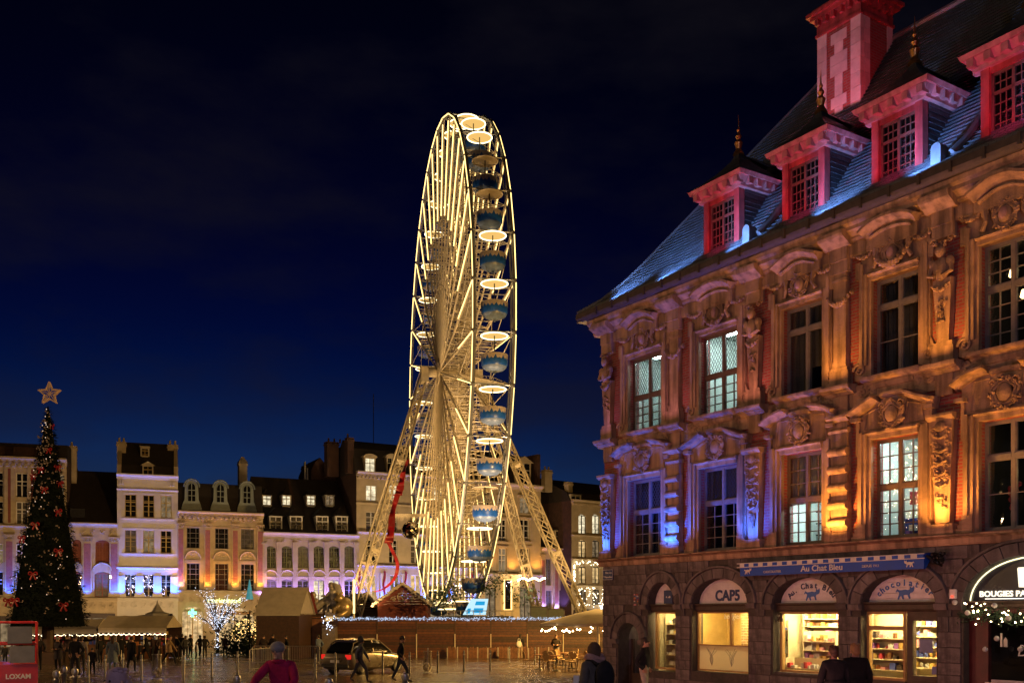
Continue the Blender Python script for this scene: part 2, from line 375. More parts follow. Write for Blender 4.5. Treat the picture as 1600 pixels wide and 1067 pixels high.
# ---------------------------------------------------------------- the old exchange
UX, UY = .543, -.840
EX0, EY0 = at(943, 32), 32.0
EROT = math.atan2(UY, UX)
def ew(t, y, z): return Vector((EX0+UX*t-UY*y, EY0+UY*t+UX*y, z))   # facade coordinates (along, inwards, up) to the square
EXC = thing('exchange_building', 'ornate brick and sandstone exchange with red-lit dormers above arched shops', 'building', (EX0, EY0, 0), EROT)
XR = 24.0                                        # it runs on past the frame
PIL = [.30, 3.36, 6.42, 9.17, 11.9, 14.65, 17.4]
BAY = [(2.0, 1.50), (5.05, 1.46), (7.96, 1.28), (10.64, 1.24), (13.32, 1.24), (16.05, 1.24)]
PH = .23
# openings of the ground floor: x0, x1, bottom, springing, crown
SHOP = [(.73, 1.76, -.75, 1.10, 1.60), (2.12, 3.32, .20, 2.14, 2.79), (4.0, 6.14, .28, 2.16, 2.84), (7.0, 9.05, .36, 2.12, 2.78), (9.7, 11.68, -.5, 2.10, 2.76), (12.32, 15.2, -.5, 2.10, 3.06), (16.2, 18.2, .4, 2.1, 2.8)]
def archpoly(x0, x1, zb, zs, zc, n=14):
    cx = (x0+x1)/2; a = (x1-x0)/2
    return [(x0, zb), (x1, zb)] + [(cx+a*math.cos(i*math.pi/n), zs+(zc-zs)*math.sin(i*math.pi/n)) for i in range(n+1)]
mb = MB()
mb.holed([(0, -1.3), (XR, -1.3), (XR, 3.36), (0, 3.36)], [archpoly(*s) for s in SHOP], 0, .42)
mb.add([(0, 0, -1.3), (0, 12, -1.3), (0, 12, 3.36), (0, 0, 3.36)], [(0, 3, 2, 1)])
mb.build('ground_floor_wall', M['mortar'], EXC)
# stone blocks, each its own piece
def bevelcube():
    bm = bmesh.new(); bmesh.ops.create_cube(bm, size=1)
    bmesh.ops.bevel(bm, geom=bm.edges[:], offset=.035, segments=1, affect='EDGES')
    me = bpy.data.meshes.new('stone_block'); bm.to_mesh(me); bm.free(); me.materials.append(M['stone_grey']); return me
BLOCK = bevelcube()
def archx(s, z):
    x0, x1, zb, zs, zc = s
    if z < zb: return None
    if z <= zs: return x0, x1
    if z >= zc: return None
    k = math.sqrt(max(0, 1-((z-zs)/(zc-zs))**2)); cx = (x0+x1)/2; a = (x1-x0)/2
    return cx-a*k, cx+a*k
RING = .26
zc = -.62; row = 0; nblk = 0
while zc < 3.30:
    h = R.choice((.26, .30, .33)); z0, z1 = zc, min(zc+h, 3.335)
    blocked = []
    for s in SHOP:
        ring = (s[0]-(RING if z1 > s[3]-.1 else .05), s[1]+(RING if z1 > s[3]-.1 else .05), s[2]-.05, s[3], s[4]+RING)
        ks = [archx(ring, z) for z in (z0+.01, (z0+z1)/2, z1-.01)]
        ks = [k for k in ks if k]
        if ks: blocked.append((min(k[0] for k in ks), max(k[1] for k in ks)))
    blocked.sort(); x = 0.0; free = []
    for a, b in blocked:
        if a > x: free.append((x, a))
        x = max(x, b)
    if x < 14.4: free.append((x, 14.4))
    for a, b in free:
        b = min(b, 14.4); x = a
        first = True
        while x < b-.02:
            w = R.uniform(.42, .85)*(0.55 if first and row % 2 else 1); first = False
            if b-(x+w) < .25: w = b-x
            if w < .09: break
            o = link('stone_block', BLOCK, EXC, (x+w/2, R.uniform(-.012, .008), (z0+z1)/2), scale=(w-.016, .07, z1-z0-.016)); nblk += 1
            x += w
    zc += h; row += 1
# voussoirs round every arch
for s in SHOP[:6]:
    x0, x1, zb, zs, zcr = s; cx = (x0+x1)/2; a = (x1-x0)/2; n = max(9, int(a*9)) | 1
    for i in range(n):
        t0, t1 = (i+.03)/n*math.pi, (i+.97)/n*math.pi
        pts = []
        for rr, ts in ((0, (t0, (t0+t1)/2, t1)), (RING, (t1, (t0+t1)/2, t0))):
            pts += [(cx+(a+rr)*math.cos(t), zs+(zcr-zs+rr)*math.sin(t)) for t in ts]
        if min(p[0] for p in pts) > 14.9: continue
        mv = MB().prism(pts, -.055, .03); mv.build('voussoir', M['stone_grey'], EXC)
    mh = MB().sweep([(cx+(a+RING+.02)*math.cos(t), zs+(zcr-zs+RING+.02)*math.sin(t)) for t in [math.pi-i*math.pi/20 for i in range(21)]], [(.02, 0), (-.10, 0), (-.10, .05), (-.06, .07), (.02, .07)])
    mh.build('hood_mould', M['stone_grey'], EXC, True)
    for q0, q1 in ((x0-RING-.04, x0+.01), (x1-.01, x1+RING+.04)): MB().mould(q0, q1, [(.03, zs-.14), (-.08, zs-.14), (-.11, zs-.06), (-.11, zs), (.03, zs)]).build('impost', M['stone_grey'], EXC)
# string course and the wide ledge above the shops
mb = MB()
mb.mould(-.16, XR, [(.1, 3.335), (-.06, 3.335), (-.09, 3.38), (-.09, 3.47), (-.16, 3.50), (-.30, 3.52), (-.30, 3.555), (.1, 3.575)])
mb.build('string_course', M['stone'], EXC)
# upper wall: brick, with openings for ten windows and more beyond the frame
WZ0, WZ1, VZ0, VZ1 = 3.60, 5.87, 7.31, 9.53
holes = []
for cx, w in BAY:
    for z0, z1 in ((WZ0, WZ1), (VZ0, VZ1)): holes.append([(cx-w/2, z0), (cx+w/2, z0), (cx+w/2, z1), (cx-w/2, z1)])
mb = MB().holed([(0, 3.5), (XR, 3.5), (XR, 11.1), (0, 11.1)], holes, .04, .35)
mb.add([(0, .04, 3.5), (0, 12, 3.5), (0, 12, 11.1), (0, .04, 11.1)], [(0, 3, 2, 1)]); mb.build('brick_wall', M['brick'], EXC)
# stone frieze strips between the storeys
mb = MB().box(.01, XR, -.02, .10, 6.72, 7.20); mb.mould(.01, XR, [(.1, 10.22), (-.03, 10.22), (-.06, 10.28), (-.06, 10.56), (.1, 10.56)])
mb.build('frieze', M['stone'], EXC)

def surround_first(i, cx, w):
    mb = MB(); a = w/2; z0, z1 = 3.575, WZ1
    for s in (-1, 1):
        x0, x1 = sorted((cx+s*a, cx+s*(a+.33)))
        mb.box(x0, x1, -.06, .06, z0, 6.05)
        x0, x1 = sorted((cx+s*(a+.0), cx+s*(a+.11))); mb.box(x0, x1, -.03, .30, z0, z1+.02) if False else None
        x0, x1 = sorted((cx+s*(a+.10), cx+s*(a+.20))); mb.box(x0, x1, -.11, .0, z0+.25, 6.02)
        x0, x1 = sorted((cx+s*(a+.20), cx+s*(a+.30))); mb.box(x0, x1, -.15, .0, z0+.25, 6.05)
        x0, x1 = sorted((cx+s*(a+.30), cx+s*(a+.38))); mb.box(x0, x1, -.10, .0, 5.55, 6.35)
        for k in range(4):
            x0, x1 = sorted((cx+s*(a+.08), cx+s*(a+.33+.045*(3-k)))); mb.box(x0, x1, -.16, .0, z0+k*.09, z0+(k+1)*.09-.004)
    mb.box(cx-a-.02, cx+a+.02, -.10, .06, z1, z1+.12); mb.mould(cx-a-.05, cx+a+.05, [(.05, z1+.10), (-.15, z1+.10), (-.18, z1+.14), (-.15, z1+.19), (.05, z1+.19)])
    o = mb.build('window_surround', M['stone'], EXC)
    # tympanum with a broken pediment on top, curved and angled by turns
    mp = MB(); e = a+.42; top = 6.86; base = 6.42
    if i % 2 == 0:
        f = lambda x: base+(top-base)*math.sqrt(max(0, 1-((x-cx)/(e*1.06))**2))**.8
    else:
        f = lambda x: base+(top-base)*(1-abs(x-cx)/e)
    xs = [cx-e*.97+2*e*.97*k/16 for k in range(17)]
    mp.prism([(cx-e*.97, 6.06)]+[(cx+e*.97, 6.06)]+[(x, f(x)) for x in reversed(xs)], -.05, .06)
    prof = [(.03, -.02), (-.16, -.02), (-.20, .03), (-.30, .06), (-.36, .07), (-.36, .12), (-.30, .135), (.03, .15)]
    gap = .30
    for lo, hi in ((-e-.05, -gap*e-.05), (gap*e+.05, e+.05)):
        mp.sweep([(cx+lerp(lo, hi, k/8), f(cx+max(-e, min(e, lerp(lo, hi, k/8))))) for k in range(9)], prof)
    mp.sweep([(cx+lerp(-gap*e*1.05, gap*e*1.05, k/6), f(cx)-.04+.02*math.sin(k/6*math.pi)) for k in range(7)], [(.03, -.05), (-.12, -.05), (-.16, 0), (-.16, .05), (.03, .06)])
    for s in (-1, 1):                                  # dropped ends of the pediment
        x0, x1 = sorted((cx+s*(e-.18), cx+s*(e+.04))); mp.box(x0, x1, -.22, .02, base-.10, base-.015)
        pts = [(cx+s*.30, 6.10), (cx+s*(e-.25), 6.10), (cx+s*(e-.33), f(cx+s*(e-.33))-.07), (cx+s*.36, f(cx+s*.36)-.12)]
        mp.path([(x, -.055, z) for x, z in pts], .022, 4, closed=True)
    mp.build('pediment', M['stone'], EXC)
    mc = MB(); cartouche(mc, cx, 6.37, .62, .62, -.15, i*7+3); mc.build('cartouche', M['stone'], EXC, True, 28)
    for s in (-1, 1):
        mr = MB(); x = cx+s*(a+.16); mr.box(x-.30, x+.30, -.045, .0, 6.90, 7.17); ornament(mr, x, 7.03, .50, .2, -.05, i*13+s, 16, .03); volute(mr, x-.1, 7.03, .09, -.06); volute(mr, x+.12, 7.02, .07, -.06, -1)
        mr.build('relief_panel', M['stone'], EXC, True, 28)
def surround_second(i, cx, w):
    mb = MB(); a = w/2
    for s in (-1, 1):
        x0, x1 = sorted((cx+s*a, cx+s*(a+.30))); mb.box(x0, x1, -.05, .06, 7.24, 9.75)
        x0, x1 = sorted((cx+s*(a+.09), cx+s*(a+.18))); mb.box(x0, x1, -.10, .0, 7.6, 9.70)
        x0, x1 = sorted((cx+s*(a+.18), cx+s*(a+.27))); mb.box(x0, x1, -.13, .0, 7.6, 9.95)
        x0, x1 = sorted((cx+s*(a+.25), cx+s*(a+.40))); mb.box(x0, x1, -.09, .0, 9.62, 10.02)
        volute(mb, cx+s*(a+.30), 7.52, .17, -.08, s, .045); mb.box(*sorted((cx+s*(a+.06), cx+s*(a+.34))), -.12, .0, 7.26, 7.36)
        mb.prism([(cx+s*(a+.26), 7.3), (cx+s*(a+.46), 7.3), (cx+s*(a+.44), 7.62), (cx+s*(a+.26), 8.0)][::1 if s > 0 else -1], -.05, .05)
    mb.box(cx-a-.02, cx+a+.02, -.08, .06, VZ1, VZ1+.10); mb.mould(cx-a-.04, cx+a+.04, [(.05, VZ1+.09), (-.12, VZ1+.09), (-.15, VZ1+.13), (-.12, VZ1+.17), (.05, VZ1+.17)])
    mb.box(cx-a-.28, cx+a+.28, -.035, .06, VZ1+.17, 10.24)
    mb.build('window_surround', M['stone'], EXC)
    ms = MB().mould(cx-a-.16, cx+a+.16, [(.2, 7.14), (-.08, 7.14), (-.12, 7.19), (-.24, 7.22), (-.26, 7.26), (-.26, 7.30), (.2, 7.32)])
    ms.mould(cx-a+.1, cx+a-.1, [(.05, 7.03), (-.07, 7.03), (-.11, 7.10), (-.11, 7.138), (.05, 7.138)]); ms.build('window_sill', M['stone'], EXC)
    mh = MB(); e = .66
    f = (lambda x: 10.32+.34*math.sqrt(max(0, 1-((x-cx)/(e*1.15))**2))) if i % 2 else (lambda x: 10.42+.20*max(0., min(1, 1.35*(1-abs(x-cx)/e))))
    xs = [cx-e+2*e*k/12 for k in range(13)]
    mh.prism([(cx-e, 10.18), (cx+e, 10.18)]+[(x, f(x)) for x in reversed(xs)], -.16, .04)
    mh.sweep([(x, f(x)) for x in xs], [(.03, -.03), (-.20, -.03), (-.26, .03), (-.36, .07), (-.42, .09), (-.42, .15), (.03, .18)])
    mh.sweep([(x, f(x)-.10) for x in xs[1:-1]], [(.0, -.04), (-.20, -.04), (-.23, 0), (.0, .02)])
    mh.build('hood', M['stone'], EXC)
    mc = MB(); cartouche(mc, cx, 9.98, .56, .58, -.12, i*5+40)
    for s in (-1, 1):
        volute(mc, cx+s*.46, 10.12, .13, -.12, s, .04); mc.path([(cx+s*.45, -.12, 10.2), (cx+s*.40, -.14, 9.95), (cx+s*.50, -.10, 9.78)], [.06, .045, .06], 6)
        garland(mc, (cx+s*.52, 10.18), (cx+s*(a+.40), 10.20), .09, -.10, .05, 7, i+s)
    if i % 2: garland(mc, (cx-.42, 9.98), (cx+.42, 9.98), .26, -.15, .07, 11, i)
    mc.build('cartouche', M['stone'], EXC, True, 28)
    # pale oval in the middle of the cartouche
    MB().blob((cx, -.20, 9.99), (.09, .03, .12), 10, 6).build('medallion', M['pale_paint'], EXC, True)
for i, (cx, w) in enumerate(BAY): surround_first(i, cx, w); surround_second(i, cx, w)

def pilaster_first(i, x):
    mb = MB(); w = .235
    mb.box(x-.31, x+.31, -.20, .05, 3.577, 3.66); mb.box(x-.28, x+.28, -.18, .05, 3.66, 3.80)
    if i % 2:
        mb.box(x-w, x+w, -.12, .05, 3.80, 6.45)
        for k in range(5):
            z = 4.02+k*.42; pts = []
            for q in range(9):
                an = -math.pi/2+math.pi*q/8; pts.append((-.13-.12*math.cos(an), z+.10*math.sin(an)))
            mb.mould(x-w-.03, x+w+.03, pts+[(.0, z+.10), (.0, z-.10)])
        mb.mould(x-w-.05, x+w+.05, [(.05, 6.14), (-.15, 6.14), (-.19, 6.2), (-.15, 6.25), (.05, 6.25)])
        mb.mould(x-w-.07, x+w+.07, [(.05, 6.40), (-.16, 6.40), (-.22, 6.46), (-.26, 6.49), (-.26, 6.54), (.05, 6.56)])
    else:
        mb.frustum(x-.17, x+.17, -.12, .05, 3.80, x-.26, x+.26, -.16, .05, 6.02)
        mb.mould(x-.32, x+.32, [(.05, 6.02), (-.18, 6.02), (-.24, 6.07), (-.27, 6.10), (-.27, 6.15), (.05, 6.17)])
        for k, z in enumerate((5.75, 5.45, 5.2, 4.95, 4.7)):
            ornament(mb, x, z, .40-.03*k, .24, -.17, i*31+k, 8, .06)
            for s in (-1, 1): volute(mb, x+s*(.16-.012*k), z+.06, .075, -.18, s, .03)
            mb.path([(x-.17+.01*k, -.18, z-.06), (x, -.22, z-.12), (x+.17-.01*k, -.18, z-.06)], .035, 6)
        mb.blob((x, -.20, 5.88), (.13, .08, .12), 8, 6); ornament(mb, x, 4.30, .22, .34, -.15, i*3, 16, .045)
    mb.box(x-.21, x+.21, -.07, .05, 6.56, 7.05)
    mb.mould(x-.42, x+.42, [(.05, 7.02), (-.12, 7.02), (-.17, 7.08), (-.26, 7.10), (-.26, 7.125), (-.32, 7.14), (-.34, 7.19), (-.34, 7.23), (.05, 7.25)])
    mb.build('pilaster', M['stone'], EXC, not i % 2, 28)
def pilaster_second(i, x):
    mb = MB()
    mb.box(x-.27, x+.27, -.14, .05, 7.25, 7.60); mb.box(x-.23, x+.23, -.12, .05, 7.60, 7.70)
    if i % 2:
        mb.box(x-.18, x+.18, -.10, .05, 7.70, 10.24); garland(mb, (x-.34, 9.40), (x+.34, 9.40), .22, -.12, .06, 11, i)
        for s in (-1, 1): mb.blob((x+s*.35, -.08, 9.42), (.05, .06, .08), 6, 5)
        mb.box(x-.21, x+.21, -.12, .05, 9.72, 9.80)
    else:
        mb.frustum(x-.14, x+.14, -.10, .05, 7.70, x-.22, x+.22, -.14, .05, 9.05)
        ornament(mb, x, 8.35, .20, .5, -.14, i, 14, .045); garland(mb, (x-.20, 8.92), (x+.20, 8.92), .10, -.16, .055, 7, i)
        mb.blob((x, -.15, 9.25), (.19, .14, .26), 10, 7); mb.blob((x, -.19, 9.62), (.11, .12, .14), 10, 7)           # herm figure: torso and head
        for s in (-1, 1):
            mb.blob((x+s*.20, -.14, 9.38), (.09, .10, .12), 8, 6); mb.path([(x+s*.22, -.15, 9.36), (x+s*.27, -.20, 9.15), (x+s*.08, -.27, 9.08)], [.06, .05, .04], 6); volute(mb, x+s*.2, 9.86, .1, -.12, s)
        ornament(mb, x, 9.78, .3, .12, -.16, i+9, 9, .05)
    mb.box(x-.25, x+.25, -.13, .05, 9.92, 10.20)
    mb.mould(x-.36, x+.36, [(.05, 10.50), (-.20, 10.50), (-.26, 10.56), (-.34, 10.60), (-.44, 10.66), (-.47, 10.72), (-.47, 10.80), (-.3, 10.83), (.05, 10.83)])
    mb.box(x-.25, x+.25, -.16, .05, 10.20, 10.50)
    mb.build('pilaster', M['stone'], EXC, not i % 2, 28)
for i, x in enumerate(PIL[:6]): pilaster_first(i, x); pilaster_second(i, x)
# main cornice, gutter with brackets
mb = MB().mould(-.34, XR, [(.1, 10.56), (-.10, 10.56), (-.14, 10.62), (-.14, 10.66), (-.26, 10.74), (-.32, 10.76), (-.32, 10.84), (-.40, 10.90), (-.42, 10.99), (.1, 11.0)])
mb.build('cornice', M['stone'], EXC)
mb = MB().mould(-.62, XR, [(.1, 11.003), (-.50, 11.003), (-.58, 11.05), (-.62, 11.10), (-.62, 11.25), (-.57, 11.27), (-.54, 11.12), (.1, 11.10)])
mb.box(-.62, -.42, -.58, 12, 11.0, 11.25)
for k in range(30): mb.box(.4+k*.75, .46+k*.75, -.655, -.60, 11.02, 11.26)
mb.build('gutter', M['gutter'], EXC)

# roof: overlapping slate courses, bell-cast at the eaves, hipped at the corner
PROF = [(-.58, 11.26), (-.2, 11.50), (.25, 11.95), (.7, 12.55), (4.0, 17.4)]
def roofz(y):
    for (a, za), (b, zb) in zip(PROF, PROF[1:]):
        if a <= y <= b: return lerp(za, zb, (y-a)/(b-a))
    return 17.4
HIPX = lambda y: -.58+(y+.58)*(5.85/4.58)
mb = MB(); pts = []
for (a, za), (b, zb) in zip(PROF, PROF[1:]):
    L = math.hypot(b-a, zb-za); n = max(1, round(L/.15))
    pts += [(lerp(a, b, k/n), lerp(za, zb, k/n)) for k in range(n)]
pts.append(PROF[-1])
for (a, za), (b, zb) in zip(pts, pts[1:]):
    d = Vector((b-a, zb-za)).normalized(); nx, nz = -d[1]*.045, d[0]*.045
    x0, x1 = HIPX(a), HIPX(b)
    mb.add([(x0, a+nx, za+nz), (XR, a+nx, za+nz), (XR, b, zb), (x1, b, zb), (x0, a, za), (XR, a, za)], [(0,1,2,3), (4,5,1,0)])
    # the side slope round the corner
    mb.add([(x0, a, za), (x1, b, zb), (x1, 12, zb), (x0, 12, za)], [(0,1,2,3)])
mb.add([(HIPX(4), 4, 17.4), (XR, 4, 17.4), (XR, 8.5, 11.3), (0, 8.5, 11.3)], [(0,1,2,3)])
roof = mb.build('roof', M['slate'], EXC)
mr = MB(); hp = [(HIPX(a), a, z+.03) for a, z in pts[::4]+[pts[-1]]]; mr.path(hp, .06, 6); mr.build('hip_roll', M['lead'], roof)
mr = MB(); mr.tube((HIPX(4)-.05, 4, 17.46), (XR, 4, 17.46), .10, 8); mr.build('ridge_roll', M['lead'], roof)

# dormers
def make_dormer(cx):
    d = MB(); w = .67; y0 = .10
    for s in (-1, 1):
        x0, x1 = sorted((cx+s*(w-.19), cx+s*w)); d.box(x0, x1, y0-.04, y0+.16, roofz(y0)-.32, 13.20)
    d.box(cx-w+.19, cx+w-.19, y0, y0+.14, 11.55, 11.72); d.box(cx-w+.19, cx+w-.19, y0, y0+.14, 13.08, 13.20); d.mould(cx-w-.02, cx+w+.02, [(y0+.1, 11.66), (y0-.09, 11.66), (y0-.09, 11.70), (y0+.1, 11.72)])
    do = d.build('dormer', M['red_paint'], EXC)
    for s in (-1, 1):                                           # slate-hung cheeks, in courses
        ch = MB()
        for k in range(14):
            z0 = 11.5+k*.125; z1 = z0+.125
            ye = lambda z: next((y/50 for y in range(0, 200) if roofz(y/50) > z), 2)+.12
            x = cx+s*w
            ch.add([(x+s*.03, y0+.16, z0), (x+s*.03, ye(z1), z0), (x+s*.005, ye(z1), z1), (x+s*.005, y0+.16, z1), (x, y0+.16, z0), (x, ye(z1), z0)],
                   [(0,1,2,3) if s > 0 else (3,2,1,0), (4,5,1,0) if s > 0 else (0,1,5,4)])
        ch.build('cheek', M['slate'], do)
    co = MB(); e = .98; yb = 1.75
    co.box(cx-.80, cx+.80, y0-.10, yb, 13.20, 13.30)
    co.frustum(cx-.82, cx+.82, y0-.14, yb+.1, 13.30, cx-.90, cx+.90, y0-.24, yb+.1, 13.44)
    co.frustum(cx-.96, cx+.96, y0-.30, yb+.1, 13.44, cx-1.0, cx+1.0, y0-.34, yb+.1, 13.54)
    for k in range(5):
        x = cx-.76+k*.38; co.box(x-.075, x+.075, y0-.28, y0-.05, 13.26, 13.432)
    for s in (-1, 1):
        for k in range(5):
            y = y0+.15+k*.32; x0, x1 = sorted((cx+s*.78, cx+s*.93)); co.box(x0, x1, y-.075, y+.075, 13.26, 13.432)
    co.build('dormer_cornice', M['pale_paint'], do)
    rf = MB(); e = 1.02; ya = .72; prof = [(1.0, 13.545), (.72, 13.72), (.42, 13.98), (.16, 14.28), (.05, 14.48)]
    rings = []
    for q, z in prof:
        yf = lerp(ya, y0-.36, q); yk = lerp(ya+.1, 2.5, q) ; rings.append([(cx-e*q, yf, z), (cx+e*q, yf, z), (cx+e*q, yk, z), (cx-e*q, yk, z)])
    vs = [p for r_ in rings for p in r_]; fs = []
    for k in range(len(rings)-1): fs += [(k*4+j, k*4+(j+1) % 4, (k+1)*4+(j+1) % 4, (k+1)*4+j) for j in range(4)]
    fs.append((16, 17, 18, 19)); rf.add(vs, fs)
    rf.add([(cx-.12, .7, 14.40), (cx+.12, .7, 14.40), (cx, .62, 14.50), (cx, 2.3, 14.50), (cx-.3, 2.3, 14.2), (cx+.3, 2.3, 14.2)], [(0, 2, 3, 4), (2, 1, 5, 3)])
    rf.build('dormer_roof', M['slate'], do)
    fi = MB(); fi.lathe([(.16, 0), (.13, .06), (.07, .16), (.10, .26), (.12, .32), (.08, .38), (.045, .42), (.085, .50), (.05, .57), (.03, .62), (.055, .67), (.02, .74), (.012, .95), (.003, 1.10)], (cx, .72, 14.46), 12)
    fi.build('finial', M['copper'], do, True)
    fr = MB(); a, b, z0, z1, y = cx-w+.19, cx+w-.19, 11.72, 13.08, y0+.07
    for x0, x1, q0, q1 in ((a, b, z0, z0+.06), (a, b, z1-.06, z1), (a, a+.06, z0, z1), (b-.06, b, z0, z1), (cx-.035, cx+.035, z0, z1), (a, b, 12.62, 12.68)): fr.box(x0, x1, y-.03, y+.03, q0, q1)
    for k in (1, 2): 
        for s in (0, 1):
            x = lerp(a+.06, cx-.035, k/3) if s == 0 else lerp(cx+.035, b-.06, k/3); fr.box(x-.01, x+.01, y-.015, y+.015, z0, z1)
    for k in range(1, 4): fr.box(a, b, y-.0145, y+.0145, 11.78+k*.21-.01, 11.78+k*.21+.01)
    fr.box(a, b, y-.0145, y+.0145, 12.84, 12.86)
    fr.build('casement', M['frame_brown'], do)
    for x0, x1 in ((a+.06, cx-.035), (cx+.035, b-.06)):
        for q0, q1 in ((z0+.06, 12.62), (12.68, z1-.06)): MB().box(x0, x1, y+.002, y+.006, q0, q1).build('pane', M['glass'], do)
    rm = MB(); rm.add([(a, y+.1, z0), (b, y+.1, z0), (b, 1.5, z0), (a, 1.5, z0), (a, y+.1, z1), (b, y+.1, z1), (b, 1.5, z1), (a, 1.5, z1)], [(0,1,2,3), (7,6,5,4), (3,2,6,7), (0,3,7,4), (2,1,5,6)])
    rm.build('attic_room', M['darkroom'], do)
DORM = [5.08, 7.92, 10.62, 13.34, 16.05]
for cx in DORM: make_dormer(cx)
# chimney stack with stone quoins, cornice and pots
ch = MB(); c0, c1, d0, d1, zb, zt = 6.22, 7.62, 2.62, 3.9, 14.6, 17.75
ch.box(c0, c1, d0, d1, zb, zt); cho = ch.build('chimney', M['brick'], EXC)
QST = mat('quoin_stone', (.60,.50,.48), .8, .2, 3, .4, rnd=.12)
for k in range(7):
    z0, z1 = 15.05+k*.386, 15.05+(k+1)*.386-.012
    for q in ((c0-.02, c0+.30, d0-.025, d0+.12), (c1-.30, c1+.02, d0-.025, d0+.12), (c1-.05, c1+.024, d0+.13, d0+.36), (c1-.05, c1+.024, d1-.2, d1+.02)): MB().box(*q, z0, z1).build('quoin', QST, cho)
cm = (c0+c1)/2
for k, hw in enumerate((.13, .26, .13, .13, .28, .28, .14, .26)): MB().box(cm-hw, cm+hw, d0-.02, d0+.1, 15.25+k*.29, 15.25+(k+1)*.29-.008).build('panel_stone', QST, cho)
cc = MB()
for o, z0, z1 in ((.06, zt-.06, zt+.02), (.03, zt+.02, zt+.22), (.16, zt+.40, zt+.50), (.24, zt+.50, zt+.60), (.12, zt+.60, zt+.72)): cc.box(c0-o, c1+o, d0-o, d1+o, z0+.001, z1)
cc.box(c0-.02, c1+.02, d0-.02, d1+.02, zt+.22, zt+.40)
for k in range(6):
    x = c0+.05+k*.26; cc.box(x-.06, x+.06, d0-.14, d0, zt+.23, zt+.40)
    y = d0+.05+k*.22; cc.box(c1, c1+.14, y-.05, y+.05, zt+.23, zt+.40)
cc.build('chimney_cornice', M['red_paint'], cho)
for k in range(3): MB().lathe([(.13, 0), (.11, .35), (.13, .38), (.12, .5)], (c0+.3+k*.4, 3.25, zt+.72), 10).build('chimney_pot', M['brick'], cho, True)
# round-headed roof vents with a lead roll, standing above the gutter
for x in (6.34, 11.86):
    v = MB(); v.prism([(x-.12, 11.42), (x+.12, 11.42), (x+.12, 11.82)]+[(x+.12*math.cos(t), 11.82+.12*math.sin(t)) for t in [i*math.pi/6 for i in range(1, 6)]]+[(x-.12, 11.82)], -.30, -.02)
    vo = v.build('roof_vent', M['lead'], EXC)
    v = MB(); v.path([(x+.26, -.1, roofz(-.1)+.06), (x+.36, .2, roofz(.2)+.08), (x+.62, .9, roofz(.9)+.10)], .10, 8); v.build('lead_roll', M['lead'], vo, True)

# ---------------------------------------------------------------- windows
PANE = MB().box(0, 1, -.003, .003, 0, 1).mesh('pane', M['glass'])
def lattice(mb, x0, x1, z0, z1, y, p, th=.007, k=1.5, mi=1):
    w, h = x1-x0, z1-z0
    for s in (1, -1):
        c = -h if s > 0 else 0
        c0, c1 = (-(h/k), w) if s > 0 else (0, w+h/k)
        q = c0
        while q < c1:
            pts = []
            # line x = q + s*(z)/k
            za = 0; zb = h
            xa, xb = q+s*za/k, q+s*zb/k
            lo, hi = 0., 1.
            dx = xb-xa
            if abs(dx) > 1e-9:
                t0, t1 = (0-xa)/dx, (w-xa)/dx
                if t0 > t1: t0, t1 = t1, t0
                lo, hi = max(lo, t0), min(hi, t1)
            if hi-lo > .02: mb.tube((x0+xa+dx*lo, y, z0+h*lo), (x0+xa+dx*hi, y, z0+h*hi), th, 4, mi=mi, caps=False)
            q += p
def casement(cx, w, z0, z1, zt, top, bot, fm, y=.22, open_pane=False, curtain=None):
    """oak casement: two leaves, transom at zt; top/bot = 'lead' or (columns, rows) of panes in each leaf"""
    a, b = cx-w/2, cx+w/2; fw = .042; mw = .036
    f = MB(); 
    for x0, x1, q0, q1 in ((a, b, z0, z0+fw), (a, b, z1-fw, z1), (a, a+fw, z0+fw, z1-fw), (b-fw, b, z0+fw, z1-fw), (cx-mw, cx+mw, z0+fw, z1-fw)): f.box(x0, x1, y-.05, y+.05, q0, q1)
    for x0, x1 in ((a+fw, cx-mw), (cx+mw, b-fw)): f.box(x0, x1, y-.06, y+.05, zt-.045, zt+.045)
    cells = []
    for x0, x1 in ((a+fw, cx-mw), (cx+mw, b-fw)):
        for q0, q1, sp in ((z0+fw, zt-.045, bot), (zt+.045, z1-fw, top)):
            for s0, s1, r0, r1 in ((x0, x1, q0, q0+.035), (x0, x1, q1-.035, q1), (x0, x0+.024, q0+.035, q1-.035), (x1-.024, x1, q0+.035, q1-.035)): f.box(s0, s1, y-.035, y+.03, r0, r1)
            X0, X1, Q0, Q1 = x0+.024, x1-.024, q0+.035, q1-.035
            if sp == 'lead': lattice(f, X0, X1, Q0, Q1, y, .105); cells.append((X0, X1, Q0, Q1))
            else:
                nc, nr = sp
                for k in range(1, nc): x = lerp(X0, X1, k/nc); f.box(x-.011, x+.011, y-.018, y+.018, Q0, Q1)
                for k in range(1, nr): z = lerp(Q0, Q1, k/nr); f.box(X0, X1, y-.017, y+.017, z-.011, z+.011)
                for i in range(nc):
                    for j in range(nr): cells.append((lerp(X0, X1, i/nc), lerp(X0, X1, (i+1)/nc), lerp(Q0, Q1, j/nr), lerp(Q0, Q1, (j+1)/nr)))
    wo = f.build('window', [fm, M['leading']], EXC)
    for n, (x0, x1, q0, q1) in enumerate(cells):
        if open_pane and x0 > cx and q0 < zt and n % 2 == 0 and q1 < zt-.4: continue
        o = link('pane', PANE, wo, (x0, y, q0), scale=(x1-x0, 1, q1-q0)); o.rotation_euler = (R.uniform(-.006, .006), 0, R.uniform(-.006, .006))
    return wo
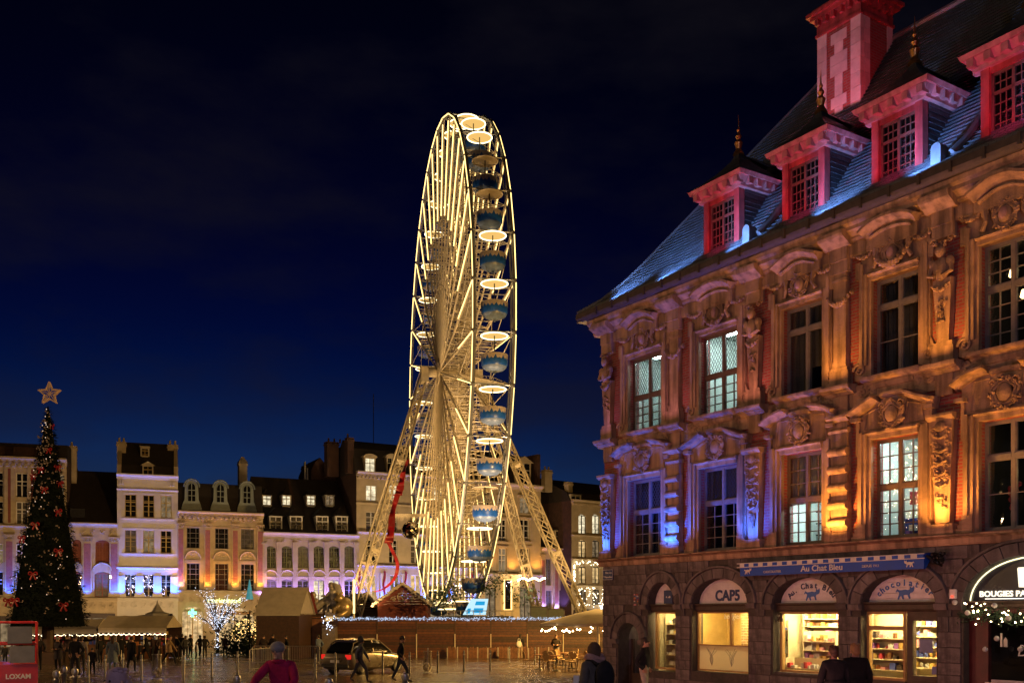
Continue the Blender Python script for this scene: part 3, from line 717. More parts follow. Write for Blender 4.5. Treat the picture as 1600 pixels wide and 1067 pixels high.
def room(wo, cx, w, z0, z1, walls, lamp=None, d=2.6, lampz=None, ex=.5):
    a, b, y0, y1, c0, c1 = cx-w/2-ex, cx+w/2+ex, .41, .41+d, z0-.35, z1+.25
    r = MB().add([(a,y0,c0),(b,y0,c0),(b,y1,c0),(a,y1,c0),(a,y0,c1),(b,y0,c1),(b,y1,c1),(a,y1,c1)], [(0,1,2,3), (7,6,5,4), (3,2,6,7), (0,3,7,4), (2,1,5,6)])
    ro = r.build('room', walls, wo)
    if lamp is not None:
        lz = lampz if lampz else c1-.08
        MB().box(cx-w*.5, cx+w*.5, y0+.5, y0+.68, lz, lz+.05).build('ceiling_lamp', lamp, wo)
M['curtain'] = mat('brown_curtain', (.16,.12,.10), .9, .3, 2, .3)
M['curtain_l'] = mat('lilac_blind', (.50,.42,.46), .9, .15, 2, .2)
def drape(wo, x0, x1, z0, z1, m, y=.36, folds=9, amp=.035):
    v = []; f = []; n = folds*4
    for i in range(n+1):
        x = lerp(x0, x1, i/n); yy = y+amp*math.sin(i/4*2*math.pi); v += [(x, yy, z0), (x, yy, z1)]
    MB().add(v, [(2*i, 2*i+2, 2*i+3, 2*i+1) for i in range(n)]).build('curtain', m, wo, True, 80)
(c1, w1), (c2, w2), (c3, w3), (c4, w4), (c5, w5) = BAY[:5]
FB, FG = M['frame_brown'], M['frame_grey']
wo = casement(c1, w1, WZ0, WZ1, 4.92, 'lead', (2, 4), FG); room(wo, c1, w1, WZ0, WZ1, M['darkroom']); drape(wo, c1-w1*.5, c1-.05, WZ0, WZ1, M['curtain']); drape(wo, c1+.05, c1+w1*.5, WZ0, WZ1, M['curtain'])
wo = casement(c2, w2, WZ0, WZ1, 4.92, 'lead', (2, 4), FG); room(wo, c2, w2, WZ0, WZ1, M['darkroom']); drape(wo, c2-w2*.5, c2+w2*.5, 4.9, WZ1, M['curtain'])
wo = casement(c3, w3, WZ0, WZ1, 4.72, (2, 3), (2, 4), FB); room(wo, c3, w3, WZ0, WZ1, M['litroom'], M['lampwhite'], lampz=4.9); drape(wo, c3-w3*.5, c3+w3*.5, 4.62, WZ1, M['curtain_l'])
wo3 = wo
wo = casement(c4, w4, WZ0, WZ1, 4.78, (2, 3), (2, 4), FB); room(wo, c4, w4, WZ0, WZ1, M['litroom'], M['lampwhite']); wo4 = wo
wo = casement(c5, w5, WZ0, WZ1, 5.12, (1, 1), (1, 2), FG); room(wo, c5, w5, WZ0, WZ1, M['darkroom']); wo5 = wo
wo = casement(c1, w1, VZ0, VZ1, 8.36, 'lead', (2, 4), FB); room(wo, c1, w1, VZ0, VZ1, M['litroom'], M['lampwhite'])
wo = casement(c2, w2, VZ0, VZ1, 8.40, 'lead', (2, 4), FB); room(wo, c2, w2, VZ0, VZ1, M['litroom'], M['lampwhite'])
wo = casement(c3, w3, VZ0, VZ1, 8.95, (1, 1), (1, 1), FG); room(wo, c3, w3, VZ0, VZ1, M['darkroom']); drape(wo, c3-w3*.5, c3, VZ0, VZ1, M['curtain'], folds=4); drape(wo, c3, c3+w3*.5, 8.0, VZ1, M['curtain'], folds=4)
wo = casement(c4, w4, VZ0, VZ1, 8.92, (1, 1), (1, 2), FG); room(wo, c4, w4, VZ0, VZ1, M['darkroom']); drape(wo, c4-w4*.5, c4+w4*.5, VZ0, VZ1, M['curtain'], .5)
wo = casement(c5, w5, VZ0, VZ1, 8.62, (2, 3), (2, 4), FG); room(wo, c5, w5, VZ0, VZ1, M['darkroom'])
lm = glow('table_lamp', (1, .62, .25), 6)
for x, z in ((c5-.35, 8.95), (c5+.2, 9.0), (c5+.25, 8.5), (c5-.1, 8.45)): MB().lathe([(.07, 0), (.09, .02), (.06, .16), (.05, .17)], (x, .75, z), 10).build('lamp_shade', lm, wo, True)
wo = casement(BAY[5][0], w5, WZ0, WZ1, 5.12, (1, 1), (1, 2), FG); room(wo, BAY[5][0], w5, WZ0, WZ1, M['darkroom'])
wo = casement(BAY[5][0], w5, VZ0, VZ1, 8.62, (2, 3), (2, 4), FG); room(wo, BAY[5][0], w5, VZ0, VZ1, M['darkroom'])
# what stands inside the lit first-floor rooms
cl = [mat('goods_'+n, c, .5, .2, 6, .05) for n, c in (('red', (.5,.05,.07)), ('blue', (.08,.12,.5)), ('white', (.75,.75,.72)), ('violet', (.3,.12,.45)), ('orange', (.6,.22,.06)), ('brown', (.16,.07,.03)), ('gold', (.6,.4,.12)), ('pink', (.7,.3,.35)), ('dark', (.04,.03,.03)))]
GOODS = cl
g = MB(); g.box(c4-.5, c4+.55, 1.2, 1.6, 4.45, 4.75, 0); g.box(c4-.6, c4+.6, 1.0, 1.1, 3.3, 4.10, 1)
for k in range(18): g.box(*(lambda x, z: (x, x+R.uniform(.06, .14), .8, .95, z, z+R.uniform(.06, .16)))(c4+R.uniform(-.6, .55), R.choice((3.65, 3.8, 4.05))), R.choice((1, 2, 3, 0)))
g.build('room_goods', cl, wo4)
g = MB()
for z in (3.9, 4.2, 4.5): g.box(c3-.7, c3+.7, 1.3, 1.7, z, z+.03, 8)
for k in range(34): g.box(*(lambda x, z: (x, x+R.uniform(.04, .16), 1.3, 1.45, z, z+R.uniform(.06, .2)))(c3+R.uniform(-.7, .6), R.choice((3.93, 4.23, 4.53, 3.5))), R.choice((2, 5, 8, 2)))
g.build('room_goods', cl, wo3)
g = MB(); g.lathe([(.09, 0), (.07, .3), (.12, .5), (.05, .6)], (c5+.05, .9, 3.5), 10, 6); g.lathe([(.09, 0), (.07, .3), (.12, .5), (.05, .6)], (c5+.4, .9, 3.5), 10, 6)
for k in range(16): g.blob((c5-.35+R.uniform(-.12, .12), .8, 4.3+R.uniform(-.3, .3)), .06, 6, 4, 0)
g.build('room_goods', cl, wo5); MB().blob((c5+.32, 1.2, 4.95), .045).build('ceiling_lamp', M['lampwarm'], wo5)
# ---------------------------------------------------------------- shop fronts in the arches
M['board'] = mat('white_boards', (.80,.75,.77), .6, .15, 5, .15)
M['navy'] = mat('navy_lettering', (.03,.05,.16), .5, 0, bump=0)
M['blue'] = mat('cobalt_sign', (.006,.07,.50), .5, .12, 4, .05)
M['catblue'] = mat('blue_paint', (.05,.15,.50), .5, 0, bump=0)
M['cream_letter'] = mat('cream_lettering', (.75,.70,.62), .5, 0, bump=0)
M['shopwood'] = mat('shop_joinery', (.065,.042,.032), .55, .35, 6, .3)
M['oakframe'] = mat('golden_oak', (.38,.22,.08), .5, .2, 6, .2)
def text(s, parent, loc, size, m, ext=.006, align='CENTER', rot=0.0, sx=1.0, name='lettering', shear=0, bold=0):
    c = bpy.data.curves.new(name, 'FONT'); c.body = s; c.size = size; c.extrude = ext; c.align_x = align; c.resolution_u = 3; c.shear = shear; c.offset = bold
    t = bpy.data.objects.new(name, c); COL.objects.link(t); bpy.context.view_layer.update()
    me = bpy.data.meshes.new_from_object(t.evaluated_get(bpy.context.evaluated_depsgraph_get())); bpy.data.objects.remove(t); me.materials.clear(); me.materials.append(m)
    o = link(name, me, parent, loc); o.rotation_euler = (math.pi/2, rot, 0); o.scale = (sx, 1, 1); return o
def arctext(s, parent, cx, cz, r, a0, a1, y, size, m, ez=1.0):
    n = len(s)
    for i, ch in enumerate(s):
        if ch == ' ': continue
        a = math.radians(lerp(a0, a1, i/(n-1)))
        text(ch, parent, (cx+r*math.cos(a), y, cz+r*ez*math.sin(a)), size, m, rot=-(a-math.pi/2)*.8, name='letter', bold=.004)
CAT = [(-.50,.10),(-.42,.22),(-.30,.16),(-.20,.17),(0,.20),(.16,.17),(.24,.20),(.26,.34),(.31,.27),(.40,.28),(.45,.35),(.47,.22),(.44,.12),(.36,.06),(.27,.04),(.22,-.04),(.28,-.22),(.21,-.23),(.13,-.05),(-.04,-.05),(-.10,-.08),(-.06,-.24),(-.13,-.24),(-.20,-.07),(-.26,-.12),(-.34,-.26),(-.40,-.23),(-.33,-.05),(-.31,.06),(-.42,.12),(-.47,.07)]
def cat(parent, cx, cz, y, s, m, flip=1):
    MB().prism([(cx+flip*x*s, cz+z*s) for x, z in CAT], y-.006, y+.003).build('cat_emblem', m, parent)
def lunette(x0, x1, zs, zc, y=.26, m=None, nb=5, pad=.03):
    s = (x0+pad, x1-pad, 0, zs, zc-pad); lo = MB(); m = m or M['board']
    for k in range(nb):
        z0, z1 = lerp(zs, zc-pad, k/nb), lerp(zs, zc-pad, (k+1)/nb)-.008
        A = []; B = []
        for q in range(5):
            z = lerp(z0, min(z1, zc-pad-.012), q/4); e = archx(s, z) or ((x0+x1)/2-.02, (x0+x1)/2+.02); A.append((e[1], z)); B.append((e[0], z))
        lo.prism(A+B[::-1], y, y+.03)
    lo.add([(x, y+.035, z) for x, z in archpoly(x0, x1, zs, zs+.001, zc)], [tuple(range(len(archpoly(x0, x1, zs, zs+.001, zc))))])
    return lo.build('lunette_board', m, EXC)
def joinery(x0, x1, z0, z1, m, y=.24, t=.07, extra=()):
    f = MB()
    for a, b, c, d in ((x0, x1, z0, z0+t), (x0, x1, z1-t, z1), (x0, x0+t, z0+t, z1-t), (x1-t, x1, z0+t, z1-t)): f.box(a, b, y-.05, y+.06, c, d)
    for a, b, c, d in extra: f.box(a, b, y-.045, y+.055, c, d)
    return f.build('shop_window', m, EXC)
def pane(parent, x0, x1, z0, z1, y, m=None):
    o = MB().box(x0, x1, y-.004, y+.004, z0, z1).build('pane', m or M['shopglass'], parent); return o
def shoproom(x0, x1, z0, z1, d, walls, lamp, n=2, lz=None, y0=.44):
    r = MB().add([(x0,y0,z0),(x1,y0,z0),(x1,y0+d,z0),(x0,y0+d,z0),(x0,y0,z1),(x1,y0,z1),(x1,y0+d,z1),(x0,y0+d,z1)], [(0,1,2,3), (7,6,5,4), (3,2,6,7), (0,3,7,4), (2,1,5,6)])
    ro = r.build('shop_interior', walls, EXC)
    for k in range(n):
        y = y0+.25+(d-.4)*k/max(1, n); MB().box(x0+.2, x1-.2, y, y+.10, (lz or z1)-.07, (lz or z1)-.03).build('strip_lamp', lamp, ro)
    return ro
def shelving(label, x0, x1, zs, y, seed, dens=9, cols=None):
    r = random.Random(seed); c = ew((x0+x1)/2, y, zs[0])
    t = thing('shop_shelving', label, 'shelving', (c.x, c.y, 0), EROT, 'shelves behind the shop windows'); w = x1-x0
    s = MB(); 
    for z in zs: s.box(-w/2, w/2, -.16, .16, z-.025, z)
    s.box(-w/2-.03, -w/2, -.16, .16, zs[0]-.3, zs[-1]+.25); s.box(w/2, w/2+.03, -.16, .16, zs[0]-.3, zs[-1]+.25); s.box(-w/2, w/2, .165, .18, zs[0]-.3, zs[-1]+.25)
    s.build('shelf', M['warmroom'], t)
    g = MB()
    for z in zs:
        x = -w/2+.03
        while x < w/2-.1:
            k = r.random(); bw = r.uniform(.05, .15); bh = r.uniform(.06, .17); mi = r.choice(cols or [0, 1, 2, 2, 3, 4, 5, 5, 6, 6, 7, 8])
            if k < .6: g.box(x, x+bw, -.14, -.14+r.uniform(.06, .2), z+.001, z+bh, mi)
            elif k < .8: g.lathe([(bw*.4, 0), (bw*.45, bh*.5), (bw*.2, bh*.8), (bw*.22, bh)], (x+bw*.5, -.06, z+.001), 7, mi)
            elif k < .93:
                for q in range(3): g.blob((x+bw*.5+r.uniform(-.03, .03), -.08, z+.03+q*.03), .035, 6, 4, mi)
            x += bw+r.uniform(.004, .05)
    tag(g.build('goods', GOODS, t), kind='stuff')
    return t
def transom(x0, x1, z0=1.93, z1=2.15):
    MB().mould(x0, x1, [(.36, z0), (.16, z0), (.12, z0+.05), (.12, z1-.07), (.07, z1-.03), (.07, z1), (.36, z1)]).build('transom', M['shopwood'], EXC)
ECH = 11.0
# archway at the corner: dark passage with a cluster of lamps seen through it
x0, x1, zb, zs, zc = SHOP[0]
pw = MB().add([(x0,.42,-1),(x1,.42,-1),(x1,4,-1),(x0,4,-1),(x0,.42,1.7),(x1,.42,1.7),(x1,4,1.7),(x0,4,1.7)], [(0,1,2,3), (7,6,5,4), (3,2,6,7), (0,3,7,4), (2,1,5,6)]).build('passage', M['stone_grey'], EXC)
ld = MB()
for k in range(7): a = k*.9; ld.blob((1.28+.11*math.cos(a)+.02*k-.06, .9+.1*math.sin(a), 1.36+.035*(k % 3)), .022, 6, 5)
ld.build('lamp_cluster', M['bulb'], pw, True); MB().tube((1.28, .9, 1.42), (1.28, .9, 1.68), .008, 5).build('lamp_rod', M['black_metal'], pw)
dr = MB().box(x0+.02, x0+.10, .5, .58, -.75, 1.1); dr.box(x1-.10, x1-.02, .5, .58, -.75, 1.1); dr.box(x0+.1, x1-.1, .5, .56, -.75, .05); dr.build('door_frame', M['shopwood'], pw)
# 1: narrow window with a small blue sign in the lunette
x0, x1, zb, zs, zc = SHOP[1]
lunette(x0, x1, zs, zc, nb=5); transom(x0, x1)
MB().box(2.62, 2.98, .18, .2, 2.17, 2.55).build('hanging_sign', M['navy'], EXC)
MB().prism([(2.74+.02*math.cos(k), 2.36+.03*math.sin(k)) for k in range(6)], .17, .179).build('sign_mark', M['cream_letter'], EXC)
MB().blob((2.87, .178, 2.36), (.04, .006, .035), 8, 5).build('sign_mark', M['cream_letter'], EXC); MB().blob((2.81, .178, 2.35), (.018, .006, .02), 8, 5).build('sign_mark', M['cream_letter'], EXC)
wo = joinery(x0+.12, x1-.02, .26, 1.93, M['oakframe'], t=.05); pane(wo, x0+.17, x1-.07, .31, 1.88, .24)
shoproom(1.85, 3.38, .15, 2.1, 1.2, M['warmroom'], M['lampwarm'], 1)
shelving('narrow white shelf of pictures and jars in the slim window by the corner arch', 1.95, 3.0, (.35, .66, .97, 1.28, 1.58), 1.0, 5, cols=[2, 2, 2, 8, 6])
# 2: CAP5
x0, x1, zb, zs, zc = SHOP[2]
lo = lunette(x0, x1, zs, zc, nb=9); transom(x0, x1+.1); text('CAP5', lo, (5.13, .25, 2.24), .40, M['navy'], sx=.98, bold=.014)
wo = joinery(x0+.02, x1+.08, .30, 1.93, M['oakframe'], t=.04, extra=((5.27, 5.33, 1.0, 1.89), (x0+.06, x1+.04, 1.0, 1.03)))
pane(wo, x0+.06, 5.27, 1.03, 1.89, .24); pane(wo, 5.33, x1+.04, 1.03, 1.89, .24)
m = bpy.data.materials.new('frosted_film'); m.use_nodes = True; nt = m.node_tree; nt.nodes.clear()
d_ = _n(nt, 'ShaderNodeBsdfDiffuse'); d_.inputs[0].default_value = (.75,.74,.66,1); t_ = _n(nt, 'ShaderNodeBsdfTranslucent'); t_.inputs[0].default_value = (.85,.84,.74,1)
x_ = _n(nt, 'ShaderNodeMixShader'); x_.inputs[0].default_value = .65; o_ = _n(nt, 'ShaderNodeOutputMaterial'); nt.links.new(d_.outputs[0], x_.inputs[1]); nt.links.new(t_.outputs[0], x_.inputs[2]); nt.links.new(x_.outputs[0], o_.inputs[0])
pf = pane(wo, x0+.06, x1+.04, .34, 1.0, .24, m)
tw = MB()
for bx in (4.55, 5.3):
    for k in range(7): tw.path(smooth_path([(bx, .232, .45), (bx+R.uniform(-.08, .08), .232, .65), (bx+R.uniform(-.25, .25), .232, .8+R.uniform(0, .15))], 4), .006, 4)
tw.build('twig_print', mat('grey_print', (.34,.34,.29), .8, 0, bump=0), wo)
text('bougies', wo, (5.33, .228, 1.74), .20, M['cream_letter'], .003)
ro = shoproom(3.42, 6.29, .15, 2.1, 1.5, mat('mustard_plaster', (.62,.42,.14), .8, .3, 1.2, .1), M['lampwarm'], 1)
MB().box(4.62, 5.1, 1.3, 1.34, .2, 2.05).build('brick_pier', brickmat('tan_brick', (.42,.25,.10), (.30,.17,.07), (.55,.42,.25), .2, .075, .014), ro)
fo = MB()
for k in range(60): fo.blob((5.72+R.gauss(0, .10), .8+R.gauss(0, .06), 1.35+R.gauss(0, .20)), (.04, .02, .05), 5, 3)
tag(fo.build('dried_bouquet', mat('dried_leaves', (.16,.17,.08), .8, .3), ro), kind='stuff')
MB().blob((5.62, .75, 1.60), .02).build('lamp_bulb', M['bulb'], ro)
# 3 and 4: the chocolate shop
for idx in (3, 4):
    x0, x1, zb, zs, zc = SHOP[idx]; lo = lunette(x0, x1, zs, zc, nb=5); cx = (x0+x1)/2; transom(x0, x1)
    arctext('Au. Chat Bleu' if idx == 3 else 'chocolatier', lo, cx, 2.10, .72, 152, 28, .25, .20, M['navy'] if idx == 3 else M['catblue'], .58)
    cat(lo, cx+.02, 2.33, .25, .50, M['catblue'], 1)
x0, x1, zb, zs, zc = SHOP[3]
wo = joinery(x0+.06, x1, .40, 1.93, M['oakframe'], t=.06); pane(wo, x0+.12, x1-.06, .46, 1.87, .24)
cb = MB()
for s, xx in ((1, x0+.10), (-1, x1-.02)): ornament(cb, xx, 1.80, .14, .22, .16, int(xx*7), 14, .05); volute(cb, xx, 1.72, .08, .15, s)
cb.build('carved_bracket', M['shopwood'], EXC, True, 60)
MB().mould(x0-.02, x1+.04, [(.3, .28), (.10, .28), (.04, .36), (.04, .40), (.3, .41)]).build('shop_sill', M['stone_grey'], EXC)
shoproom(6.32, 11.9, .2, 2.12, 1.7, M['warmroom'], M['lampwarm'], 2)
shelving('tall cream shelves packed with chocolate boxes behind the window under the curved name', 6.6, 8.55, (.55, .80, 1.05, 1.30, 1.55, 1.75), 1.75, 8)
shelving('short shelf of dark bottles and bags at the left jamb of the wide chocolate window', 6.38, 6.72, (.55, .85, 1.15, 1.45), 1.0, 9, cols=[0, 8, 5, 1, 2])
shelving('low display step of red and white sweets along the wide chocolate window sill', x0+.0, 9.0, (.50,), .62, 10, cols=[0, 0, 2, 2, 5])
shelving('middle display stand of gold boxes standing close behind the wide chocolate window', 7.2, 8.2, (.72, .95, 1.18), 1.05, 11, cols=[2, 6, 5, 3, 7, 2])
x0, x1, zb, zs, zc = SHOP[4]
wo = joinery(x0+.02, 10.76, .36, 1.93, M['oakframe'], t=.06, extra=((x0+.08, 10.70, 1.50, 1.60),)); pane(wo, x0+.08, 10.70, .42, 1.50, .24); pane(wo, x0+.08, 10.70, 1.60, 1.87, .24)
MB().box(x0, 10.78, .16, .42, -.6, .36).build('stall_riser', M['shopwood'], EXC)
dm = MB(); 
for a, b, c, d in ((10.80, 10.94, -.55, 1.80), (11.60, 11.68, -.55, 1.80), (10.80, 11.68, 1.72, 1.93), (10.94, 11.60, -.55, .50)): dm.box(a, b, .20, .34, c, d)
for a, b, c, d in ((11.00, 11.54, -.3, .4),): dm.box(a, b, .17, .21, c, d)
do = dm.build('shop_door', M['shopwood'], EXC); pane(do, 10.94, 11.60, .50, 1.72, .26)
MB().box(11.08, 11.42, .235, .245, 1.02, 1.32).build('notice', mat('blue_notice', (.22,.25,.42), .6, .2), do)
MB().box(11.40, 11.58, .235, .245, .55, .72).build('notice', mat('blue_card', (.20,.22,.50), .6, .2), do)
wr = MB(); wr.path([(11.27+.10*math.cos(k*.5236), .16, .05+.10*math.sin(k*.5236)) for k in range(12)], .03, 5, closed=True); wr.build('wreath', mat('fir_green', (.03,.06,.025), .8, .4), do)
shelving('cream shelves of gift bags and sweets behind the narrow window beside the shop door', 9.0, 10.2, (.55, .80, 1.05, 1.30), 1.1, 12)
shelving('pale wall shelves of boxes seen through the glazed shop door', 9.9, 11.2, (.60, .85, 1.10, 1.35, 1.6), 1.75, 13, cols=[2, 6, 2, 4, 7, 1])
# awning box sign over the two chocolate arches
aw = thing('awning_sign', 'blue awning box with white lettering over the two chocolate shop arches', 'awning', tuple(ew(6.2, 0, 2.85)), EROT)
AL = 5.42
MB().box(0, AL, -.36, -.30, 0, .225).build('sign_panel', M['blue'], aw)
n = 34
for k in range(n): MB().box(AL*k/n, AL*(k+1)/n, -.375, -.30, .235, .315).build('awning_check', M['blue'] if k % 2 else M['white'], aw)
MB().tube((-.10, -.37, .228), (AL+.02, -.37, .228), .012, 6).build('rail', M['white'], aw); MB().tube((-.10, -.37, .325), (AL+.02, -.37, .325), .012, 6).build('rail', M['white'], aw)
MB().mould(0, AL, [(-.30, .0), (-.05, .30), (-.05, .36), (-.32, .32)]).build('awning_roll', M['blue'], aw)
text('Au Chat Bleu', aw, (AL*.49, -.366, .055), .20, M['white'], sx=1.15, bold=.003); text('CHOCOLATIER', aw, (1.10, -.366, .055), .085, M['cream_letter']); text('DEPUIS 1912', aw, (4.05, -.366, .085), .085, M['cream_letter'])
cat(aw, .28, .11, -.367, .26, M['cream_letter']); cat(aw, AL-.36, .11, -.367, .26, M['cream_letter'], -1)
br = MB(); br.tube((AL+.05, -.34, .28), (AL+.22, -.02, .05), .03, 6); ornament(br, AL+.22, .22, .26, .24, -.18, 77, 14, .09); br.build('awning_bracket', M['black_metal'], aw)
# 5: candle shop, dark red front, black lit sign and a decorated garland
x0, x1, zb, zs, zc = SHOP[5]; cx = (x0+x1)/2
lo = lunette(x0, x1, zs, zc, .22, mat('black_glass_sign', (.04,.042,.055), .25, .1, 3, 0), 1)
MB().path([(cx+(x1-x0-.06)/2*math.cos(t), .19, zs+(zc-zs-.03)*math.sin(t)) for t in [math.pi*k/30 for k in range(31)]], .014, 6).build('neon_edge', glow('warm_edge_light', (.95,.85,.45), 1.6), lo)
cdl = thing('candle_sign', 'glowing cream candle emblem on the black arched sign', 'sign', tuple(ew(cx-.08, .13, 2.42)), EROT)
cg = glow('candle_glow', (1, .87, .62), 1.1)
MB().lathe([(.02, .40), (.23, .40), (.25, .38), (.22, 0), (.02, -.01)][::-1], (0, 0, 0), 20, 0, Matrix.Scale(.35, 4, (0, 1, 0))).build('candle_body', cg, cdl, True)
MB().lathe([(.005, 0), (.05, .07), (.055, .11), (.03, .18), (.004, .24)], (0, 0, .42), 12).build('flame', glow('candle_flame', (1, .95, .85), 1.5), cdl, True)
text('BOUGIES PAR', lo, (12.56, .19, 2.24), .165, glow('lit_letters', (1, .86, .62), 1.3), align='LEFT', sx=1.12, bold=.004)
MB().box(12.7, 15.1, .17, .19, 2.185, 2.20).build('light_bar', glow('bar_light', (1, .93, .8), 1.4), lo)
transom(x0, x1, 1.98, 2.15)
M['darkred'] = mat('dark_red_joinery', (.07,.008,.012), .4, .3, 5, .1)
wo = joinery(x0+.35, x1, .02, 1.98, M['darkred'], t=.09); pane(wo, x0+.44, x1-.09, .11, 1.89, .24)
MB().box(x0, x0+.35, .20, .40, -.6, 1.98).build('door_post', M['darkred'], EXC); MB().box(x0+.1, x1, .20, .42, -.6, .02).build('stall_riser', M['darkred'], EXC)
shoproom(x0+.3, x1+.2, -.1, 2.1, 2, M['darkroom'], M['lampwarm'], 0)
text('Dis', wo, (13.36, .22, 1.02), .34, M['white'], .003, 'LEFT', shear=.25); MB().box(13.02, 13.06, .20, .22, 1.2, 1.48).build('hanging_ornament', M['cream_letter'], wo); MB().prism([(13.09, 1.2), (13.17, 1.2), (13.17, 1.34), (13.13, 1.40), (13.09, 1.34)], .20, .22).build('hanging_ornament', M['cream_letter'], wo)
MB().box(12.86, 15, .14, .16, .14, .52).build('poster_board', mat('pale_poster', (.52,.48,.52), .6, .35, 3, 0), wo)
ppm = mat('pink_print', (.55,.2,.28), .6, 0, bump=0)
for k in range(9): x = 13.12+.055*k; MB().path([(x, .134, .30), (x+.02, .134, .36+.03*(k % 2)), (x+.04, .134, .31)], .008, 4).build('poster_print', ppm, wo)
MB().prism([(12.74, .14), (13.0, .14), (13.0, .46), (12.74, .46)], .10, .12).build('poster_card', M['board'], wo); MB().prism([(12.80, .18), (12.96, .18), (12.88, .38)], .088, .10).build('card_print', M['navy'], wo)
fg = thing('fir_garland', 'lit fir garland with white baubles under the candle shop sign', 'garland', tuple(ew(12.2, -.05, 2.0)), EROT)
M['fir'] = mat('fir_needles', (.022,.05,.022), .7, .5, 6, 0, rnd=.2)
sp = MB()
for k in range(900):
    t = R.random()**.9; c = Vector((.05+t*2.9+R.gauss(0, .03), R.gauss(0, .07), -.02-.22*math.sin(t*2.4)-(.35*max(0, .18-t)*2)+R.gauss(0, .085)))
    d = Vector((R.uniform(-1, 1), R.uniform(-1, .5), R.uniform(-1, .6))).normalized()*R.uniform(.06, .12); s = d.orthogonal().normalized()*.016
    sp.add([c-s, c+s, c+d], [(0, 1, 2)])
tag(sp.build('fir_sprays', M['fir'], fg), kind='stuff')
bl = MB()
for k in range(75): t = R.random(); bl.blob((.25+t*2.7, -.13+R.gauss(0, .03), -.02-.22*math.sin(t*2.4)+R.gauss(0, .10)), (.020, .012, .012), 5, 3)
tag(bl.build('fairy_lights', M['bulb'], fg), kind='stuff')
for x, z in ((.06, .12), (.95, .05), (1.75, -.10), (.35, -.10), (1.0, -.62), (1.5, -.82), (.75, -.85), (1.25, -.20)): MB().blob((x, -.17, z), .055, 10, 8).build('bauble', M['white'], fg, True)
# street plaque, mosaic and other small things fixed to the wall
pq = thing('street_plaque', 'navy enamel street name plaque high on the exchange corner', 'plaque', tuple(ew(.04, -.06, 2.92)), EROT)
MB().box(0, .50, 0, .02, 0, .32).build('plate', M['navy'], pq); bd = MB(); bd.path([(.01, 0, .01), (.49, 0, .01), (.49, 0, .31), (.01, 0, .31)], .008, 4, closed=True); bd.build('border', M['white'], pq)
text('Rue des', pq, (.30, -.004, .19), .10, M['white'], .003); text('Manneliers', pq, (.29, -.004, .06), .085, M['white'], .003); MB().lathe([(.05, 0), (.05, .01)], (.07, .0, .10), 10, 0, Matrix.Rotation(0, 4, 'X')).build('crest', M['white'], pq)
mz = thing('wall_mosaic', 'small colourful tile mosaic on the stone beside the slim arch', 'mosaic', tuple(ew(1.55, -.055, 2.12)), EROT)
for k in range(22):
    x, z = R.randint(0, 5)*.05, R.randint(0, 6)*.05
    MB().box(x, x+.044, -.012, .01, z+.0005*k, z+.044).build('tile', GOODS[R.choice((2, 4, 6, 7, 0, 1))], mz)
al = MB().box(0, .14, -.06, .02, 0, .2); thing_al = thing('alarm_box', 'small alarm box with red lamp on the pier beside the candle shop', 'alarm box', tuple(ew(12.06, -.05, 2.2)), EROT); al.build('case', M['board'], thing_al); MB().blob((.07, -.07, .05), .03).build('lens', glow('red_lens', (1, .1, .05), 1.2), thing_al)
# ---------------------------------------------------------------- the big wheel
WC = Vector((-7.30, 98.0, 1.9+.2344*98)); WR = 22.34; NW = 36
WD = Vector((.203, -.979, 0)); WN = Vector((.979, .203, 0)); GAP = 3.0      # direction of the wheel's plane, its axle, distance of the two rims
M['wheel_white'] = mat('cream_steel', (.62,.54,.40), .5, .12, 3, .05)
M['rim_grey'] = mat('grey_rim_steel', (.20,.20,.20), .45, .15, 3, .05, metal=.4)
WROT = math.atan2(WD.y, WD.x)
FW = thing('ferris_wheel', 'tall white ferris wheel outlined in warm light tubes', 'ferris wheel', tuple(WC), WROT)
# wheel frame: local x in the plane, y along the axle (0 and GAP... towards +y is the far-right rim), z up
def wl(r, a, y): return Vector((r*math.cos(a), y, r*math.sin(a)))
PHASE = math.radians(-5)
nodes = [PHASE+2*math.pi*k/NW for k in range(NW)]
hubw = 2.3; hy0, hy1 = (GAP-hubw)/2, (GAP+hubw)/2
for y, s in ((0, -1), (GAP, 1)):
    rm = MB(); n = NW
    P = [wl(WR, a, y) for a in nodes]; rm.path([p for p in P], .13, 6, closed=True)
    P2 = [wl(WR-1.15, a, y) for a in nodes]; rm.path(P2, .06, 5, closed=True)
    for k in range(n): rm.blob(P[k], .2, 6, 4); rm.tube(P2[k], wl(WR, nodes[k]+math.pi/NW, y).lerp(P[k], .0) if False else (P[k]+P[(k+1) % n])/2, .035, 4)
    rm.build('rim', M['rim_grey'], FW)
    for k in range(n):
        a, b = P[k], P[(k+1) % n]; off = Vector((0, s*.15, 0)); inn = -((a+b)/2).normalized()*.0
        MB().tube(a.lerp(b, .04)+off+inn, a.lerp(b, .96)+off+inn, .045, 6).build('light_tube', M['led'], FW)
